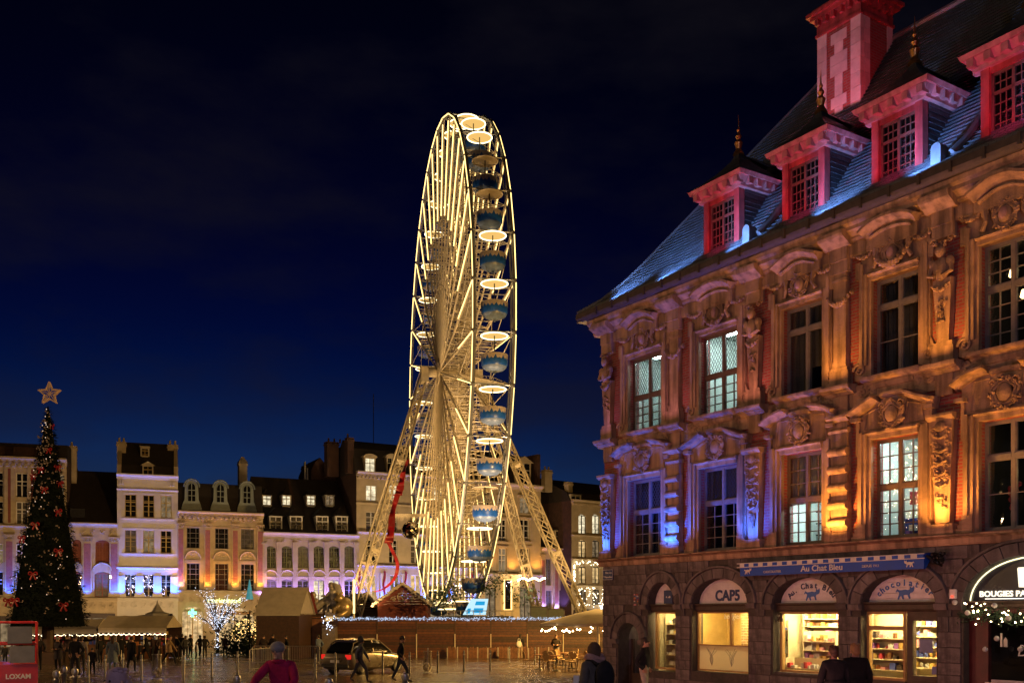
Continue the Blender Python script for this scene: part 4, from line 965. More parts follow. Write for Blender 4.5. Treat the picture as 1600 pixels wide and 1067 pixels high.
# one braced spoke frame, repeated thirty-six times; its outer third carries light tubes
sf = MB(); R0 = 1.0
def sp_y(r, side): t = (r-R0)/(WR-R0); return lerp(hy0, 0, t) if side == 0 else lerp(hy1, GAP, t)
for side in (0, 1):
    sf.tube((R0, sp_y(R0, side), 0), (WR, sp_y(WR, side), 0), .075, 5)
    q = -1 if side == 0 else 1
    sf.tube((R0, sp_y(R0, side), .0), (WR*.62, sp_y(WR*.62, side), .32), .035, 4); sf.tube((WR*.62, sp_y(WR*.62, side), .32), (WR, sp_y(WR, side), 0), .035, 4)
    for k in range(1, 14):
        r = R0+(WR-R0)*k/14; hgt = .32*min(1, (r-R0)/(WR*.62-R0)) if r < WR*.62 else .32*(WR-r)/(WR*.38); sf.tube((r, sp_y(r, side), 0), (r+.4, sp_y(r+.4, side), hgt), .025, 4)
nr = 15
for k in range(nr+1):
    r = R0+(WR-R0)*k/nr; a, b = (r, sp_y(r, 0), 0), (r, sp_y(r, 1), 0)
    if k: sf.tube(a, b, .04, 4)
    if k < nr:
        r2 = R0+(WR-R0)*(k+1)/nr
        sf.tube(a, (r2, sp_y(r2, 1), 0), .03, 4, caps=False) if k % 2 else sf.tube(b, (r2, sp_y(r2, 0), 0), .03, 4, caps=False)
SFM = sf.mesh('spoke_frame', M['wheel_white'])
LTM = {}
for side, s in ((0, -1), (1, 1)):
    LTM[side] = MB().tube((WR*.63, sp_y(WR*.63, side)+s*.12, 0), (WR*.975, sp_y(WR*.975, side)+s*.12, 0), .045, 6).mesh('light_tube', M['led'])
for k in range(NW):
    o = link('spoke_frame', SFM, FW); o.rotation_euler = (0, -nodes[k], 0)
    for side in (0, 1): t = link('light_tube', LTM[side], o)
# lacing between neighbouring spokes at mid radius
for y in (0, GAP):
    lc = MB()
    for r in (WR*.36, WR*.62):
        yy = sp_y(r, 0 if y == 0 else 1); lc.path([wl(r, a, yy) for a in nodes], .035, 4, closed=True)
    for k in range(NW): lc.tube(wl(WR*.62, nodes[k], sp_y(WR*.62, 0 if y == 0 else 1)), wl(WR*.985, nodes[(k+1) % NW], y), .03, 4)
    lc.build('bracing', M['wheel_white'], FW)
hb = MB(); ax = Matrix.Rotation(-math.pi/2, 4, 'X')
hb.lathe([(.45, -1.4), (.45, hy0-.25), (1.15, hy0-.2), (1.15, hy0+.2), (.7, hy0+.25), (.7, hy1-.25), (1.15, hy1-.2), (1.15, hy1+.2), (.45, hy1+.25), (.45, GAP+1.4)], (0, 0, 0), 20, 0, ax)
hb.build('hub', M['wheel_white'], FW, True)
# four lattice legs, splayed along the wheel and outwards
def leg(top, foot):
    m = MB(); top, foot = Vector(top), Vector(foot); d = (top-foot).normalized(); u = Vector((1, 0, 0)); u = (u-d*u.dot(d)).normalized(); v = d.cross(u); L = (top-foot).length
    w = lambda t: .62*(1-.35*abs(2*t-1))
    cor = [(1, 1), (-1, 1), (-1, -1), (1, -1)]
    pt = lambda t, c: foot.lerp(top, t)+u*(c[0]*w(t)*.72)+v*(c[1]*w(t)*.72)
    n = 26
    for c in cor: m.path([pt(k/n, c) for k in range(n+1)], .085, 5)
    for k in range(n):
        for q in range(4):
            a, b = cor[q], cor[(q+1) % 4]
            m.tube(pt(k/n, a), pt((k+1)/n, b) if (k+q) % 2 else pt((k+1)/n, b), .04, 4, caps=False); m.tube(pt(k/n, b), pt((k+1)/n, a), .04, 4, caps=False)
    for t in (.0, .33, .66, 1): 
        c = foot.lerp(top, t); m.obox(c, u*w(t)*.8, v*w(t)*.8, d*.12)
    return m
gl = lambda y_world: gz(y_world)-WC.z
for side, y in ((0, -1.1), (1, GAP+1.1)):
    for a in (10, -10):
        o = (-7.7 if side == 0 else 9.1); fy = y+o
        wy = WC.y+WD.y*a+WN.y*fy
        leg((0, y, -.3), (a, fy, gl(wy)+.35)).build('leg', M['wheel_white'], FW)
        MB().box(a-1.2, a+1.2, fy-1.2, fy+1.2, gl(wy)-.1, gl(wy)+.4).build('foot_plate', M['steel'], FW)
    lb = MB(); lb.obox((0, y, -.35), (.7, 0, 0), (0, .35, 0), (0, 0, .7)); lb.build('bearing', M['wheel_white'], FW)

# gondolas
M['gblue'] = mat('blue_gondola_paint', (.015,.095,.44), .35, .25, 3, 0, coat=.3)
M['gpale'] = mat('pale_gondola_shell', (.12,.17,.30), .4, .2, 3, 0)
M['gsnow'] = mat('frosted_band', (.42,.37,.36), .6, .3, 6, 0)
M['canopy_lit'] = glow('lit_canopy', (1, .60, .17), .62)
M['canopy_off'] = mat('cream_canopy', (.50,.42,.30), .6, .15, 3, 0)
M['ring_lit'] = glow('canopy_ring_light', (1, .82, .45), 2.6)
def gondola_meshes():
    r = 1.02; b = MB(); n = 20
    b.lathe([(.12, -3.05), (.55, -2.98), (.86, -2.80), (.93, -2.66)], n=n, mi=1)
    b.lathe([(.93, -2.66), (.99, -2.55), (1.0, -2.25)], n=n, mi=0)
    # jagged frosted band round the rim
    vs = []; fs = []
    for j in range(n*2):
        a = math.pi*j/n; dip = -2.22 if j % 2 else -2.02-.10*math.sin(j*1.7)
        vs += [(1.012*math.cos(a), 1.012*math.sin(a), dip-.02), (1.012*math.cos(a), 1.012*math.sin(a), -1.80)]
    N2 = n*2
    for j in range(N2): fs.append((2*j, 2*((j+1) % N2), 2*((j+1) % N2)+1, 2*j+1))
    b.add(vs, fs, 2); b.lathe([(1.0, -2.25), (1.0, -1.80), (.93, -1.78), (.90, -2.3), (.3, -2.34)], n=n, mi=0)
    b.tube((0, 0, -3.2), (0, 0, -3.0), .08, 6, mi=1)
    body = b.mesh('basket', [M['gblue'], M['gpale'], M['gsnow']], True, 40)
    c = MB(); c.lathe([(.04, -.18), (.55, -.24), (.98, -.33), (1.0, -.35)], n=24); 
    can = {True: c.mesh('canopy', M['canopy_lit'], True), False: c.mesh('canopy', M['canopy_off'], True)}
    rg = MB(); rg.path([(1.0*math.cos(a), 1.0*math.sin(a), -.37) for a in [2*math.pi*k/24 for k in range(24)]], .05, 6, closed=True)
    ring = {True: rg.mesh('canopy_rim', M['ring_lit']), False: rg.mesh('canopy_rim', M['wheel_white'])}
    p = MB(); p.tube((0, 0, 0), (0, 0, -2.3), .045, 6); p.tube((0, 0, -2.05), (0, 0, -2.0), .32, 12); 
    for k in range(8): a = k*math.pi/4; p.tube((0, 0, -.16), (.97*math.cos(a), .97*math.sin(a), -.34), .02, 4)
    pole = p.mesh('pole', M['black_metal'])
    h = MB().tube((0, -1.5, 0), (0, 1.5, 0), .06, 6).mesh('axle', M['steel'])
    s = MB()
    for k in range(5): a = k*1.2566; s.blob((.62*math.cos(a), .62*math.sin(a), -1.92), (.2, .2, .12), 8, 5)
    seat = s.mesh('seat', GOODS[5], True)
    return body, can, ring, pole, h, seat
GB, GC, GR, GP, GH, GS = gondola_meshes()
ordw = ['first', 'second', 'third', 'fourth', 'fifth', 'sixth', 'seventh', 'eighth', 'ninth', 'tenth', 'eleventh', 'twelfth', 'thirteenth', 'fourteenth', 'fifteenth', 'sixteenth', 'seventeenth', 'eighteenth']
near = sorted([a for a in nodes if math.cos(a) > 0], key=lambda a: -math.sin(a)); far = sorted([a for a in nodes if math.cos(a) <= 0], key=lambda a: -math.sin(a))
for sidename, L in (('near', near), ('far', far)):
    for i, a in enumerate(L):
        c = WC+WD*(WR*math.cos(a))+WN*(GAP/2)+Vector((0, 0, WR*math.sin(a)))
        lit = not (sidename == 'near' and i in (5, 6, 12))
        g = thing('gondola', 'blue gondola with %s canopy, %s from the top on the %s side' % ('glowing round' if lit else 'unlit', ordw[i], sidename), 'gondola', tuple(c), WROT+R.uniform(-.02, .02), 'gondolas on the ferris wheel')
        link('basket', GB, g, rz=R.uniform(0, 6)); link('canopy', GC[lit], g); link('canopy_rim', GR[lit], g); link('pole', GP, g); link('axle', GH, g); link('seat', GS, g)
# ---------------------------------------------------------------- the row of houses across the square
M['ochre'] = mat('ochre_stone', (.46,.36,.22), .85, .2, 1.2, .3)
M['cream'] = mat('cream_render', (.60,.54,.44), .8, .1, 1.0, .15)
M['beige'] = mat('beige_ashlar', (.48,.39,.26), .85, .15, 1.0, .25)
M['greystone'] = mat('grey_limestone', (.40,.34,.26), .85, .18, 1.0, .25)
M['rosepanel'] = brickmat('rose_brick', (.34,.11,.09), (.28,.09,.075), (.36,.2,.16), .24, .08, .01)
M['darkroof'] = mat('dark_tiles', (.03,.022,.020), .8, .35, 2, .4)
M['sidebrick'] = mat('sooty_brick', (.07,.035,.028), .9, .35, 1.5, .3)
M['zinc'] = mat('blue_grey_zinc', (.22,.26,.26), .5, .15, 2, .1, metal=.2)
def darkglass():
    m = bpy.data.materials.new('dark_window_glass'); m.use_nodes = True; nt = m.node_tree; b = nt.nodes['Principled BSDF']
    b.inputs['Base Color'].default_value = (.014,.013,.012,1); b.inputs['Roughness'].default_value = .04; b.inputs['IOR'].default_value = 1.9
    tc = _n(nt, 'ShaderNodeTexCoord'); nz = _n(nt, 'ShaderNodeTexNoise'); nz.inputs['Scale'].default_value = 1.1; nt.links.new(tc.outputs['Object'], nz.inputs['Vector'])
    bp = _n(nt, 'ShaderNodeBump'); bp.inputs['Strength'].default_value = .25; bp.inputs['Distance'].default_value = .08; nt.links.new(nz.outputs['Fac'], bp.inputs['Height']); nt.links.new(bp.outputs[0], b.inputs['Normal'])
    return m
M['darkglass'] = darkglass()
M['curtained'] = mat('net_curtained_glass', (.11,.095,.075), .25, .35, 3, 0, coat=.5)
def litpane(name, col, s):
    m = bpy.data.materials.new(name); m.use_nodes = True; nt = m.node_tree; nt.nodes.clear()
    tc = _n(nt, 'ShaderNodeTexCoord'); nz = _n(nt, 'ShaderNodeTexNoise'); nz.inputs['Scale'].default_value = 2.2; nz.inputs['Detail'].default_value = 3; nt.links.new(tc.outputs['Object'], nz.inputs['Vector'])
    mr = _n(nt, 'ShaderNodeMapRange'); mr.inputs['From Min'].default_value = .3; mr.inputs['From Max'].default_value = .7; mr.inputs['To Min'].default_value = s*.35; mr.inputs['To Max'].default_value = s*1.3; nt.links.new(nz.outputs['Fac'], mr.inputs['Value'])
    e = _n(nt, 'ShaderNodeEmission'); e.inputs[0].default_value = (*col, 1); nt.links.new(mr.outputs[0], e.inputs[1]); o = _n(nt, 'ShaderNodeOutputMaterial'); nt.links.new(e.outputs[0], o.inputs[0]); return m
M['lit_cream'] = litpane('lit_window_cream', (1, .85, .55), .75)
M['lit_warm'] = litpane('lit_window_warm', (1, .66, .28), .55)
M['lit_dim'] = litpane('lit_window_dim', (1, .70, .38), .16)
M['lit_shop'] = litpane('lit_shopfront', (1, .66, .30), .5)
class House:
    def __init__(s, label, px0, px1, Y0, slope):
        s.px0 = px0; s.X0 = at(px0, Y0); s.Y0 = Y0; L = math.hypot(1, slope); s.u = (1/L, slope/L)
        s.w = s.t(px1); s.Y1 = s.Y0+s.u[1]*s.w; s.o = thing('townhouse', label, 'house', (s.X0, Y0, 0), math.atan2(s.u[1], s.u[0]), 'houses across the square')
    def t(s, px): r = (px-800)/FPX; return (r*s.Y0-s.X0)/(s.u[0]-r*s.u[1])
    def z(s, py, px=None):
        t = s.t(px) if px is not None else s.w/2; return zz(py, s.Y0+s.u[1]*t)
    def W(s, t, y, z): return Vector((s.X0+s.u[0]*t-s.u[1]*y, s.Y0+s.u[1]*t+s.u[0]*y, z))
def hole(x0, x1, z0, z1, arch=0):
    if not arch: return [(x0, z0), (x1, z0), (x1, z1), (x0, z1)]
    cx = (x0+x1)/2; a = (x1-x0)/2
    return [(x0, z0), (x1, z0)]+[(cx+a*math.cos(k*math.pi/8), z1-arch+arch*math.sin(k*math.pi/8)) for k in range(9)]
def window(h, x0, x1, z0, z1, frame, glass, cols=2, rows=3, arch=0, y=.22, mull=True, cross=None, rail=False):
    f = MB(); t = .07
    f.box(x0, x1, y-.06, y+.04, z0, z0+t); f.box(x0, x0+t, y-.06, y+.04, z0+t, z1); f.box(x1-t, x1, y-.06, y+.04, z0+t, z1); f.box(x0+t, x1-t, y-.06, y+.04, z1-t-arch*.5, z1-arch*.3)
    cx = (x0+x1)/2
    if mull: f.box(cx-.06, cx+.06, y-.07, y+.03, z0+t, z1-t)
    if cross: z = lerp(z0, z1, cross); f.box(x0+t, x1-t, y-.065, y+.03, z-.05, z+.05)
    for k in range(1, cols*2): 
        if k != cols: x = lerp(x0+t, x1-t, k/(cols*2)); f.box(x-.022, x+.022, y-.03, y+.02, z0+t, z1-t)
    for k in range(1, rows): z = lerp(z0+t, z1-t, k/rows); f.box(x0+t, x1-t, y-.029, y+.019, z-.022, z+.022)
    if rail:
        for k in range(9): x = lerp(x0, x1, k/8); f.tube((x, y-.15, z0), (x, y-.15, z0+.55), .02, 4)
        f.tube((x0, y-.15, z0+.55), (x1, y-.15, z0+.55), .03, 4)
    wo = f.build('window', frame, h.o)
    if glass is M['darkglass']: glass = R.choice((M['darkglass'],)*5+(M['curtained'],)*3+(M['lit_dim'],))
    pp = hole(x0+.02, x1-.02, z0+.02, z1-.01, arch)
    a = R.uniform(-.02, .02); b = R.uniform(-.03, .03)
    g = MB().add([(x, y+.02+(x-cx)*b+(z-z0)*a*.3, z) for x, z in pp], [tuple(range(len(pp)))]); g.build('pane', glass, wo)
    return wo
def wallof(h, mat_, z0, z1, holes, depth=.3, deep=14.0, side=None):
    m = MB().holed([(0, z0), (h.w, z0), (h.w, z1), (0, z1)], holes, 0, depth)
    h.wall = m.build('wall', mat_, h.o)
    m = MB(); m.add([(0, 0, z0), (0, deep, z0), (0, deep, z1), (0, 0, z1)], [(0, 3, 2, 1)]); m.add([(h.w, 0, z0), (h.w, deep, z0), (h.w, deep, z1), (h.w, 0, z1)], [(0, 1, 2, 3)])
    m.build('side_wall', side or M['sidebrick'], h.o)
def ledge(h, z, ht, out, m, x0=None, x1=None, name='cornice', dent=0):
    x0 = -.05 if x0 is None else x0; x1 = h.w+.05 if x1 is None else x1
    b = MB().mould(x0, x1, [(.05, z-ht), (-out*.35, z-ht), (-out*.45, z-ht*.6), (-out*.85, z-ht*.4), (-out, z-ht*.25), (-out, z), (.05, z+.02)])
    if dent:
        n = int((x1-x0)/dent)
        for k in range(n): x = x0+(k+.5)*dent; b.box(x-dent*.25, x+dent*.25, -out*.8, 0, z-ht*1.45, z-ht*.999)
    return b.build(name, m, h.o)
def pil(h, x, w, z0, z1, m, out=.14, cap=True, panel=None, base=.5):
    b = MB(); b.box(x-w/2, x+w/2, -out, .0, z0+base, z1-.5)
    b.box(x-w*.62, x+w*.62, -out-.08, 0, z0, z0+base*.8); b.box(x-w*.56, x+w*.56, -out-.05, 0, z0+base*.8, z0+base)
    if cap:
        b.box(x-w*.62, x+w*.62, -out-.10, 0, z1-.14, z1)
        for s in (-1, 1): volute(b, x+s*w*.42, z1-.32, w*.2, -out-.06, s)
        ornament(b, x, z1-.32, w*.8, .36, -out-.03, int(x*10), 9, .06)
    o = b.build('pilaster', m, h.o)
    if panel: MB().box(x-w*.36, x+w*.36, -out-.025, -out, z0+base+.15, z1-.75).build('pilaster_panel', panel, o)
    return o
def quad_roof(h, prof, m, name='roof', x0=0, x1=None, ridge_in=0):
    """prof of (y, z) from eaves to ridge"""
    x1 = h.w if x1 is None else x1; b = MB()
    for (ya, za), (yb, zb) in zip(prof, prof[1:]): b.add([(x0, ya, za), (x1, ya, za), (x1-ridge_in, yb, zb), (x0+ridge_in, yb, zb)], [(0,1,2,3)])
    yl, zl = prof[-1]; b.add([(x0+ridge_in, yl, zl), (x1-ridge_in, yl, zl), (x1, yl+(yl-prof[0][0]), prof[0][1]), (x0, yl+(yl-prof[0][0]), prof[0][1])], [(0,1,2,3)])
    for x, s in ((x0, 0), (x1, 1)):
        pts = [(x+(ridge_in if k == len(prof)-1 else 0)*(1 if s == 0 else -1), y, z) for k, (y, z) in enumerate(prof)]+[(x, yl+(yl-prof[0][0]), prof[0][1])]
        b.add(pts, [tuple(range(len(pts)))])
    return b.build(name, m, h.o)
def stack(h, x, y, z0, z1, w=.9, d=.7, m=None, pots=2, parent=None):
    b = MB(); b.box(x-w/2, x+w/2, y, y+d, z0, z1); b.box(x-w/2-.08, x+w/2+.08, y-.08, y+d+.08, z1-.35, z1-.15); b.box(x-w/2-.05, x+w/2+.05, y-.05, y+d+.05, z1, z1+.08)
    for k in range(pots): b.lathe([(.14, 0), (.11, .5)], (x-w/4+k*w/2, y+d/2, z1+.08), 8)
    return b.build('chimney', m or M['sidebrick'], h.o)
def roofdormer(h, x, w, z0, z1, y, wallm, roofm, frame, glass, style='hip', cols=1, rows=3):
    b = MB(); b.box(x-w/2, x-w/2+.14, y, y+2.5, z0, z1); b.box(x+w/2-.14, x+w/2, y, y+2.5, z0, z1); b.box(x-w/2+.14, x+w/2-.14, y, y+2.4, z0-.15, z0+.06); b.box(x-w/2+.14, x+w/2-.14, y, y+2.4, z1-.14, z1)
    do = b.build('dormer', wallm, h.o); r = MB()
    if style == 'hip':
        r.frustum(x-w*.65, x+w*.65, y-.18, y+2.6, z1, x-.06, x+.06, y+w*.5, y+2.6, z1+w*.62); r.blob((x, y+w*.5, z1+w*.66), .09, 6, 5)
    elif style == 'arc':
        r.prism([(x-w*.62, z1)]+[(x+w*.62*math.cos(t), z1+w*.30*math.sin(t)) for t in [k*math.pi/10 for k in range(11)]], y-.15, y+2.5)
    elif style == 'tri': r.prism([(x-w*.66, z1), (x+w*.66, z1), (x, z1+w*.36)], y-.15, y+2.5)
    else: r.box(x-w*.58, x+w*.58, y-.15, y+2.5, z1, z1+.14)
    r.build('dormer_roof', roofm, do)
    f = MB(); a, c = x-w/2+.14, x+w/2-.14; f.box(a, c, y+.02, y+.1, z0+.06, z0+.14); f.box(x-.04, x+.04, y+.02, y+.1, z0+.14, z1-.14); f.box(a, c, y+.02, y+.1, lerp(z0, z1, .64), lerp(z0, z1, .64)+.07)
    for k in range(1, rows): z = lerp(z0, z1-.14, k/rows); f.box(a, c, y+.04, y+.08, z-.02, z+.02)
    f.build('casement', frame, do); MB().box(a, c, y+.11, y+.13, z0+.06, z1-.14).build('pane', glass, do)
    return do
def carved(h, x0, x1, z0, z1, m, seed, n=40, name='carved_frieze'):
    b = MB(); r = random.Random(seed); w = x1-x0; k = max(2, int(w/.9))
    for i in range(k):
        cx = x0+(i+.5)*w/k; ornament(b, cx, (z0+z1)/2, w/k*.6, (z1-z0)*.7, -.04, seed+i, 9, .07); volute(b, cx-.1, (z0+z1)/2, (z1-z0)*.24, -.07, 1 if i % 2 else -1)
    return tag(b.build(name, m, h.o, True, 60), kind='stuff')

Y = 114.0
# positions along the row: walk right and left from the joint at column 278
def nexty(h): return h.Y1
def lefthouse(label, px0, px1, Y1, slope):
    r0, r1 = (px0-800)/FPX, (px1-800)/FPX; X1 = r1*Y1; dx = (X1-r0*Y1)/(1-r0*slope); return House(label, px0, px1, Y1-slope*dx, slope)
GB_ = -3.0   # foot of the walls, below the paving

# rose-panelled house with three round dormers
h3 = h = House('stone house with rose brick pilasters and three grey bull-eye dormers', 278, 411, Y, .38)
cols = [(291.5, 312), (336, 357), (376.5, 397)]; hs = []; wins = []
for a, b in cols:
    x0, x1 = h.t(a), h.t(b); wins += [(x0, x1, h.z(857), h.z(825)), (x0, x1, h.z(922), h.z(880))]
gx = [(h.t(284), h.t(318), GB_+.2, h.z(947), 1.0), (h.t(335), h.t(398), GB_+.2, h.z(948), 1.6)]
wallof(h, M['ochre'], GB_, h.z(800), [hole(*w) for w in wins]+[hole(*g) for g in gx])
for i, w in enumerate(wins): window(h, *w, M['frame_white'] if False else M['frame_grey'], M['darkglass'], 2, 5 if i % 2 else 4, mull=False)
for g in gx: window(h, *g[:4], M['oakframe'], M['lit_shop'], 2, 1, arch=g[4])
for px in (282.5, 324.5, 367.5, 406.5): pil(h, h.t(px), .72, h.z(922), h.z(818), M['ochre'], .16, True, M['rosepanel'], .75)
for (a, b) in cols:
    cx = (h.t(a)+h.t(b))/2; n = MB(); ww = (h.t(b)-h.t(a))/2+.05; n.sweep([(cx-ww*math.cos(t), h.z(874)+.85*math.sin(t)) for t in [k*math.pi/12 for k in range(13)]], [(.02, 0), (-.2, 0), (-.24, .1), (-.2, .18), (.02, .2)]); n.box(cx-ww-.1, cx+ww+.1, -.14, 0, h.z(877)-.05, h.z(877)+.12); ornament(n, cx, h.z(868), .9, .5, -.03, int(a), 10, .05)
    n.build('niche_arch', M['ochre'], h.o)
    for z in (h.z(824), h.z(858), h.z(879)): MB().box(h.t(a)-.12, h.t(b)+.12, -.1, 0, z-.06, z+.06).build('lintel', M['ochre'], h.o)
ledge(h, h.z(800), .55, .7, M['ochre'], dent=.5); ledge(h, h.z(922)-.02, .45, .5, M['ochre'], name='string_course'); carved(h, .1, h.w-.1, h.z(816), h.z(806), M['ochre'], 5); carved(h, .1, h.w-.1, h.z(943), h.z(932), M['ochre'], 9)
quad_roof(h, [(.3, h.z(800)), (1.2, h.z(755)), (5, h.z(748))], M['darkroof']); 
for px in (299.5, 344.5, 386):
    x = h.t(px); z0 = h.z(797); b = MB(); w = 1.35
    b.prism([(x-w*.78, z0), (x+w*.78, z0), (x+w*.74, z0+.5), (x+w*.56, z0+1.1), (x+w*.52, z0+2.5)]+[(x+w*.52*math.cos(t), z0+2.5+.75*math.sin(t)) for t in [k*math.pi/10 for k in range(1, 10)]]+[(x-w*.52, z0+2.5), (x-w*.56, z0+1.1), (x-w*.74, z0+.5)], .05, 1.4)
    do = b.build('dormer', M['zinc'], h.o)
    b = MB(); b.sweep([(x-w*.56*math.cos(t), z0+2.5+.8*math.sin(t)) for t in [k*math.pi/12 for k in range(13)]], [(.1, 0), (-.12, 0), (-.16, .08), (-.1, .16), (.1, .16)]); b.box(x-w*.8, x+w*.8, -.06, .1, z0-.05, z0+.22); b.build('dormer_hood', M['zinc'], do)
    b = MB(); pp = hole(x-.42, x+.42, z0+.9, z0+2.95, .5); b.add([(a, .03, c) for a, c in pp], [tuple(range(len(pp)))]); b.build('pane', M['darkglass'], do)
    b = MB(); b.box(x-.04, x+.04, -.02, .03, z0+.9, z0+2.9); b.box(x-.42, x+.42, -.02, .028, z0+1.5, z0+1.56); b.box(x-.42, x+.42, -.02, .028, z0+2.1, z0+2.18); b.path([(a, .02, c) for a, c in pp], .05, 4, closed=True); b.build('casement', M['zinc'], do)
sg = text('marionnaud', h.o, (h.t(350), -.25, h.z(941)), .75, glow('yellow_sign_letters', (.85, .95, .35), 2.2), .03)
b = MB(); x = h.t(300); z = h.z(957); b.box(x-.45, x+.45, -.9, -.8, z-.15, z+.15); b.box(x-.15, x+.15, -.9, -.8, z-.45, z+.45); b.build('pharmacy_cross', glow('green_cross', (.15, 1, .45), 2.5), h.o)

# white house
h2 = h = lefthouse('tall white rendered house with black roof and blue-lit first floor', 183, 278, h3.Y0, .34)
cols = [(195, 213), (223.5, 241), (251, 268)]; wins = []
for a, b in cols:
    for z1, z0 in ((773, 808), (828, 863), (897, 932)): wins.append((h.t(a), h.t(b), h.z(z0), h.z(z1)))
gx = [(h.t(203), h.t(244), GB_+.2, h.z(960), 1.0), (h.t(252), h.t(270), GB_+.2, h.z(958), 0)]
wallof(h, M['cream'], GB_, h.z(746), [hole(*w) for w in wins]+[hole(*g) for g in gx], .25)
for w in wins: window(h, *w, mat('yellowed_window_paint', (.42,.30,.10), .5, .1) if 'yel' not in M else M['yel'], M['darkglass'], 1, 4, cross=.66); M.setdefault('yel', bpy.data.materials['yellowed_window_paint'])
for g in gx: window(h, *g[:4], M['shopwood'], M['darkglass'], 2, 2, arch=g[4])
for i, (a, b) in enumerate(cols):
    for z1, z0 in ((773, 808), (828, 863)):
        f = MB(); x0, x1, q0, q1 = h.t(a), h.t(b), h.z(z0), h.z(z1); f.box(x0-.25, x0-.05, -.06, 0, q0-.1, q1+.22); f.box(x1+.05, x1+.25, -.06, 0, q0-.1, q1+.22); f.box(x0-.05, x1+.05, -.06, 0, q1+.05, q1+.22); f.box(x0-.28, x1+.28, -.14, 0, q0-.22, q0-.1); f.build('window_surround', M['cream'], h.o)
ledge(h, h.z(742), .5, .75, M['cream']); ledge(h, h.z(766)+.1, .18, .16, M['cream'], name='string_course'); ledge(h, h.z(886), .4, .25, M['cream'], name='string_course'); ledge(h, h.z(933)-.05, .4, .3, M['cream'], name='string_course')
for px in (189, 218, 246, 272.5): pil(h, h.t(px), .85, h.z(932), h.z(893), M['cream'], .15, False, None, .4)
for px in (188, 192, 266, 271): MB().box(h.t(px)-.08, h.t(px)+.08, -.35, 0, h.z(758), h.z(748)-.2).build('bracket', M['cream'], h.o)
carved(h, .2, h.w-.2, h.z(950), h.z(939), M['cream'], 21)
quad_roof(h, [(.3, h.z(744)), (.9, h.z(726)), (3.8, h.z(684))], M['darkroof'])
roofdormer(h, h.t(231), 1.15, h.z(745), h.z(726), .35, M['cream'], M['cream'], M['yel'], M['darkglass'], 'tri'); roofdormer(h, h.t(226), .95, h.z(709), h.z(695), 2.0, M['cream'], M['cream'], M['yel'], M['darkglass'], 'flat')
for px in (186, 275): b = MB(); x = h.t(px); b.box(x-.22, x+.22, .1, 4.0, h.z(744), h.z(727)); b.frustum(x-.22, x+.22, .6, 5, h.z(727), x-.2, x+.2, 3.2, 5, h.z(690)); b.build('parapet', M['beige'], h.o)
stack(h, h.t(183)+.35, 2.4, h.z(715), h.z(688), .95, .8, M['beige']); stack(h, h.t(270), 3.0, h.z(710), h.z(687), 1.1, .8, M['beige'])
# low house with a tall black roof
h1 = h = lefthouse('low house with a huge black roof and red-shuttered arched windows', 104, 183, h2.Y0, .32)
wins = [(h.t(149), h.t(171), h.z(880), h.z(843), .4), (h.t(113), h.t(127), h.z(880), h.z(843), .4), (h.t(147.5), h.t(172), h.z(932), h.z(893), .35), (h.t(112), h.t(127), h.z(932), h.z(893), .35)]
wallof(h, M['ochre'], GB_, h.z(818), [hole(*w) for w in wins])
M['redframe'] = mat('rust_red_joinery', (.22,.06,.035), .6, .2)
for w in wins: window(h, *w[:4], M['redframe'], M['darkglass'] if w[2] < h.z(900) else mat('rust_blind', (.20,.055,.03), .8, .2), 2, 4, arch=w[4])
for px in (136.5, 178.5): pil(h, h.t(px), .95, h.z(932), h.z(838), M['ochre'], .16, True, M['rosepanel'], .5)
for a, b in ((148, 172), (112, 127)): cx = (h.t(a)+h.t(b))/2; n = MB(); ww = (h.t(b)-h.t(a))/2+.1; n.sweep([(cx-ww*math.cos(t), h.z(891)+.75*math.sin(t)) for t in [k*math.pi/12 for k in range(13)]], [(.02, 0), (-.18, 0), (-.22, .1), (.02, .2)]); n.build('blind_arch', M['ochre'], h.o)
ledge(h, h.z(817), .45, .6, M['ochre']); ledge(h, h.z(933)-.05, .4, .35, M['ochre'], name='string_course'); carved(h, .1, h.w, h.z(836), h.z(826), M['ochre'], 31); carved(h, .1, h.w, h.z(950), h.z(939), M['ochre'], 33)
quad_roof(h, [(.3, h.z(818)), (5.5, h.z(726))], M['darkroof']); b = MB(); x = h.t(120); b.box(x-.75, x+.75, .9, 2.5, h.z(808), h.z(794)); b.build('skylight', M['black_metal'], h.o)
MB().box(h.t(172), h.t(174), -.6, -.5, h.z(903), h.z(899)).build('wall_lamp', glow('wall_lamp_glow', (1, .9, .8), 9), h.o)
stack(h, h.t(108), 4.2, h.z(760), h.z(690), .7, .7, M['beige'], 1)
# leftmost ochre house behind the fir
h0 = h = lefthouse('ochre house with red stripe pilasters at the edge of the row', -60, 104, h1.Y0, .30)
wins = []
for a, b in ((-12, 5), (25, 43), (60, 78), (86, 100)):
    for z1, z0 in ((739, 777), (784, 819), (850, 880), (893, 930)): wins.append((h.t(a), h.t(b), h.z(z0, 40), h.z(z1, 40)))
wallof(h, M['ochre'], GB_, h.z(716, 40), [hole(*w) for w in wins])
for w in wins: window(h, *w, M['frame_white'], M['darkglass'], 1, 2, cross=.66)
for px in (15, 51, 82): b = MB(); x = h.t(px); b.box(x-.5, x+.5, -.14, 0, h.z(820, 40), h.z(722, 40)); o = b.build('pilaster', M['ochre'], h.o); MB().box(x-.13, x+.13, -.17, -.141, h.z(817, 40), h.z(733, 40)).build('red_stripe', M['redframe'], o); pil(h, x, .85, h.z(932, 40), h.z(835, 40), M['ochre'], .18, True, M['rosepanel'], .4)
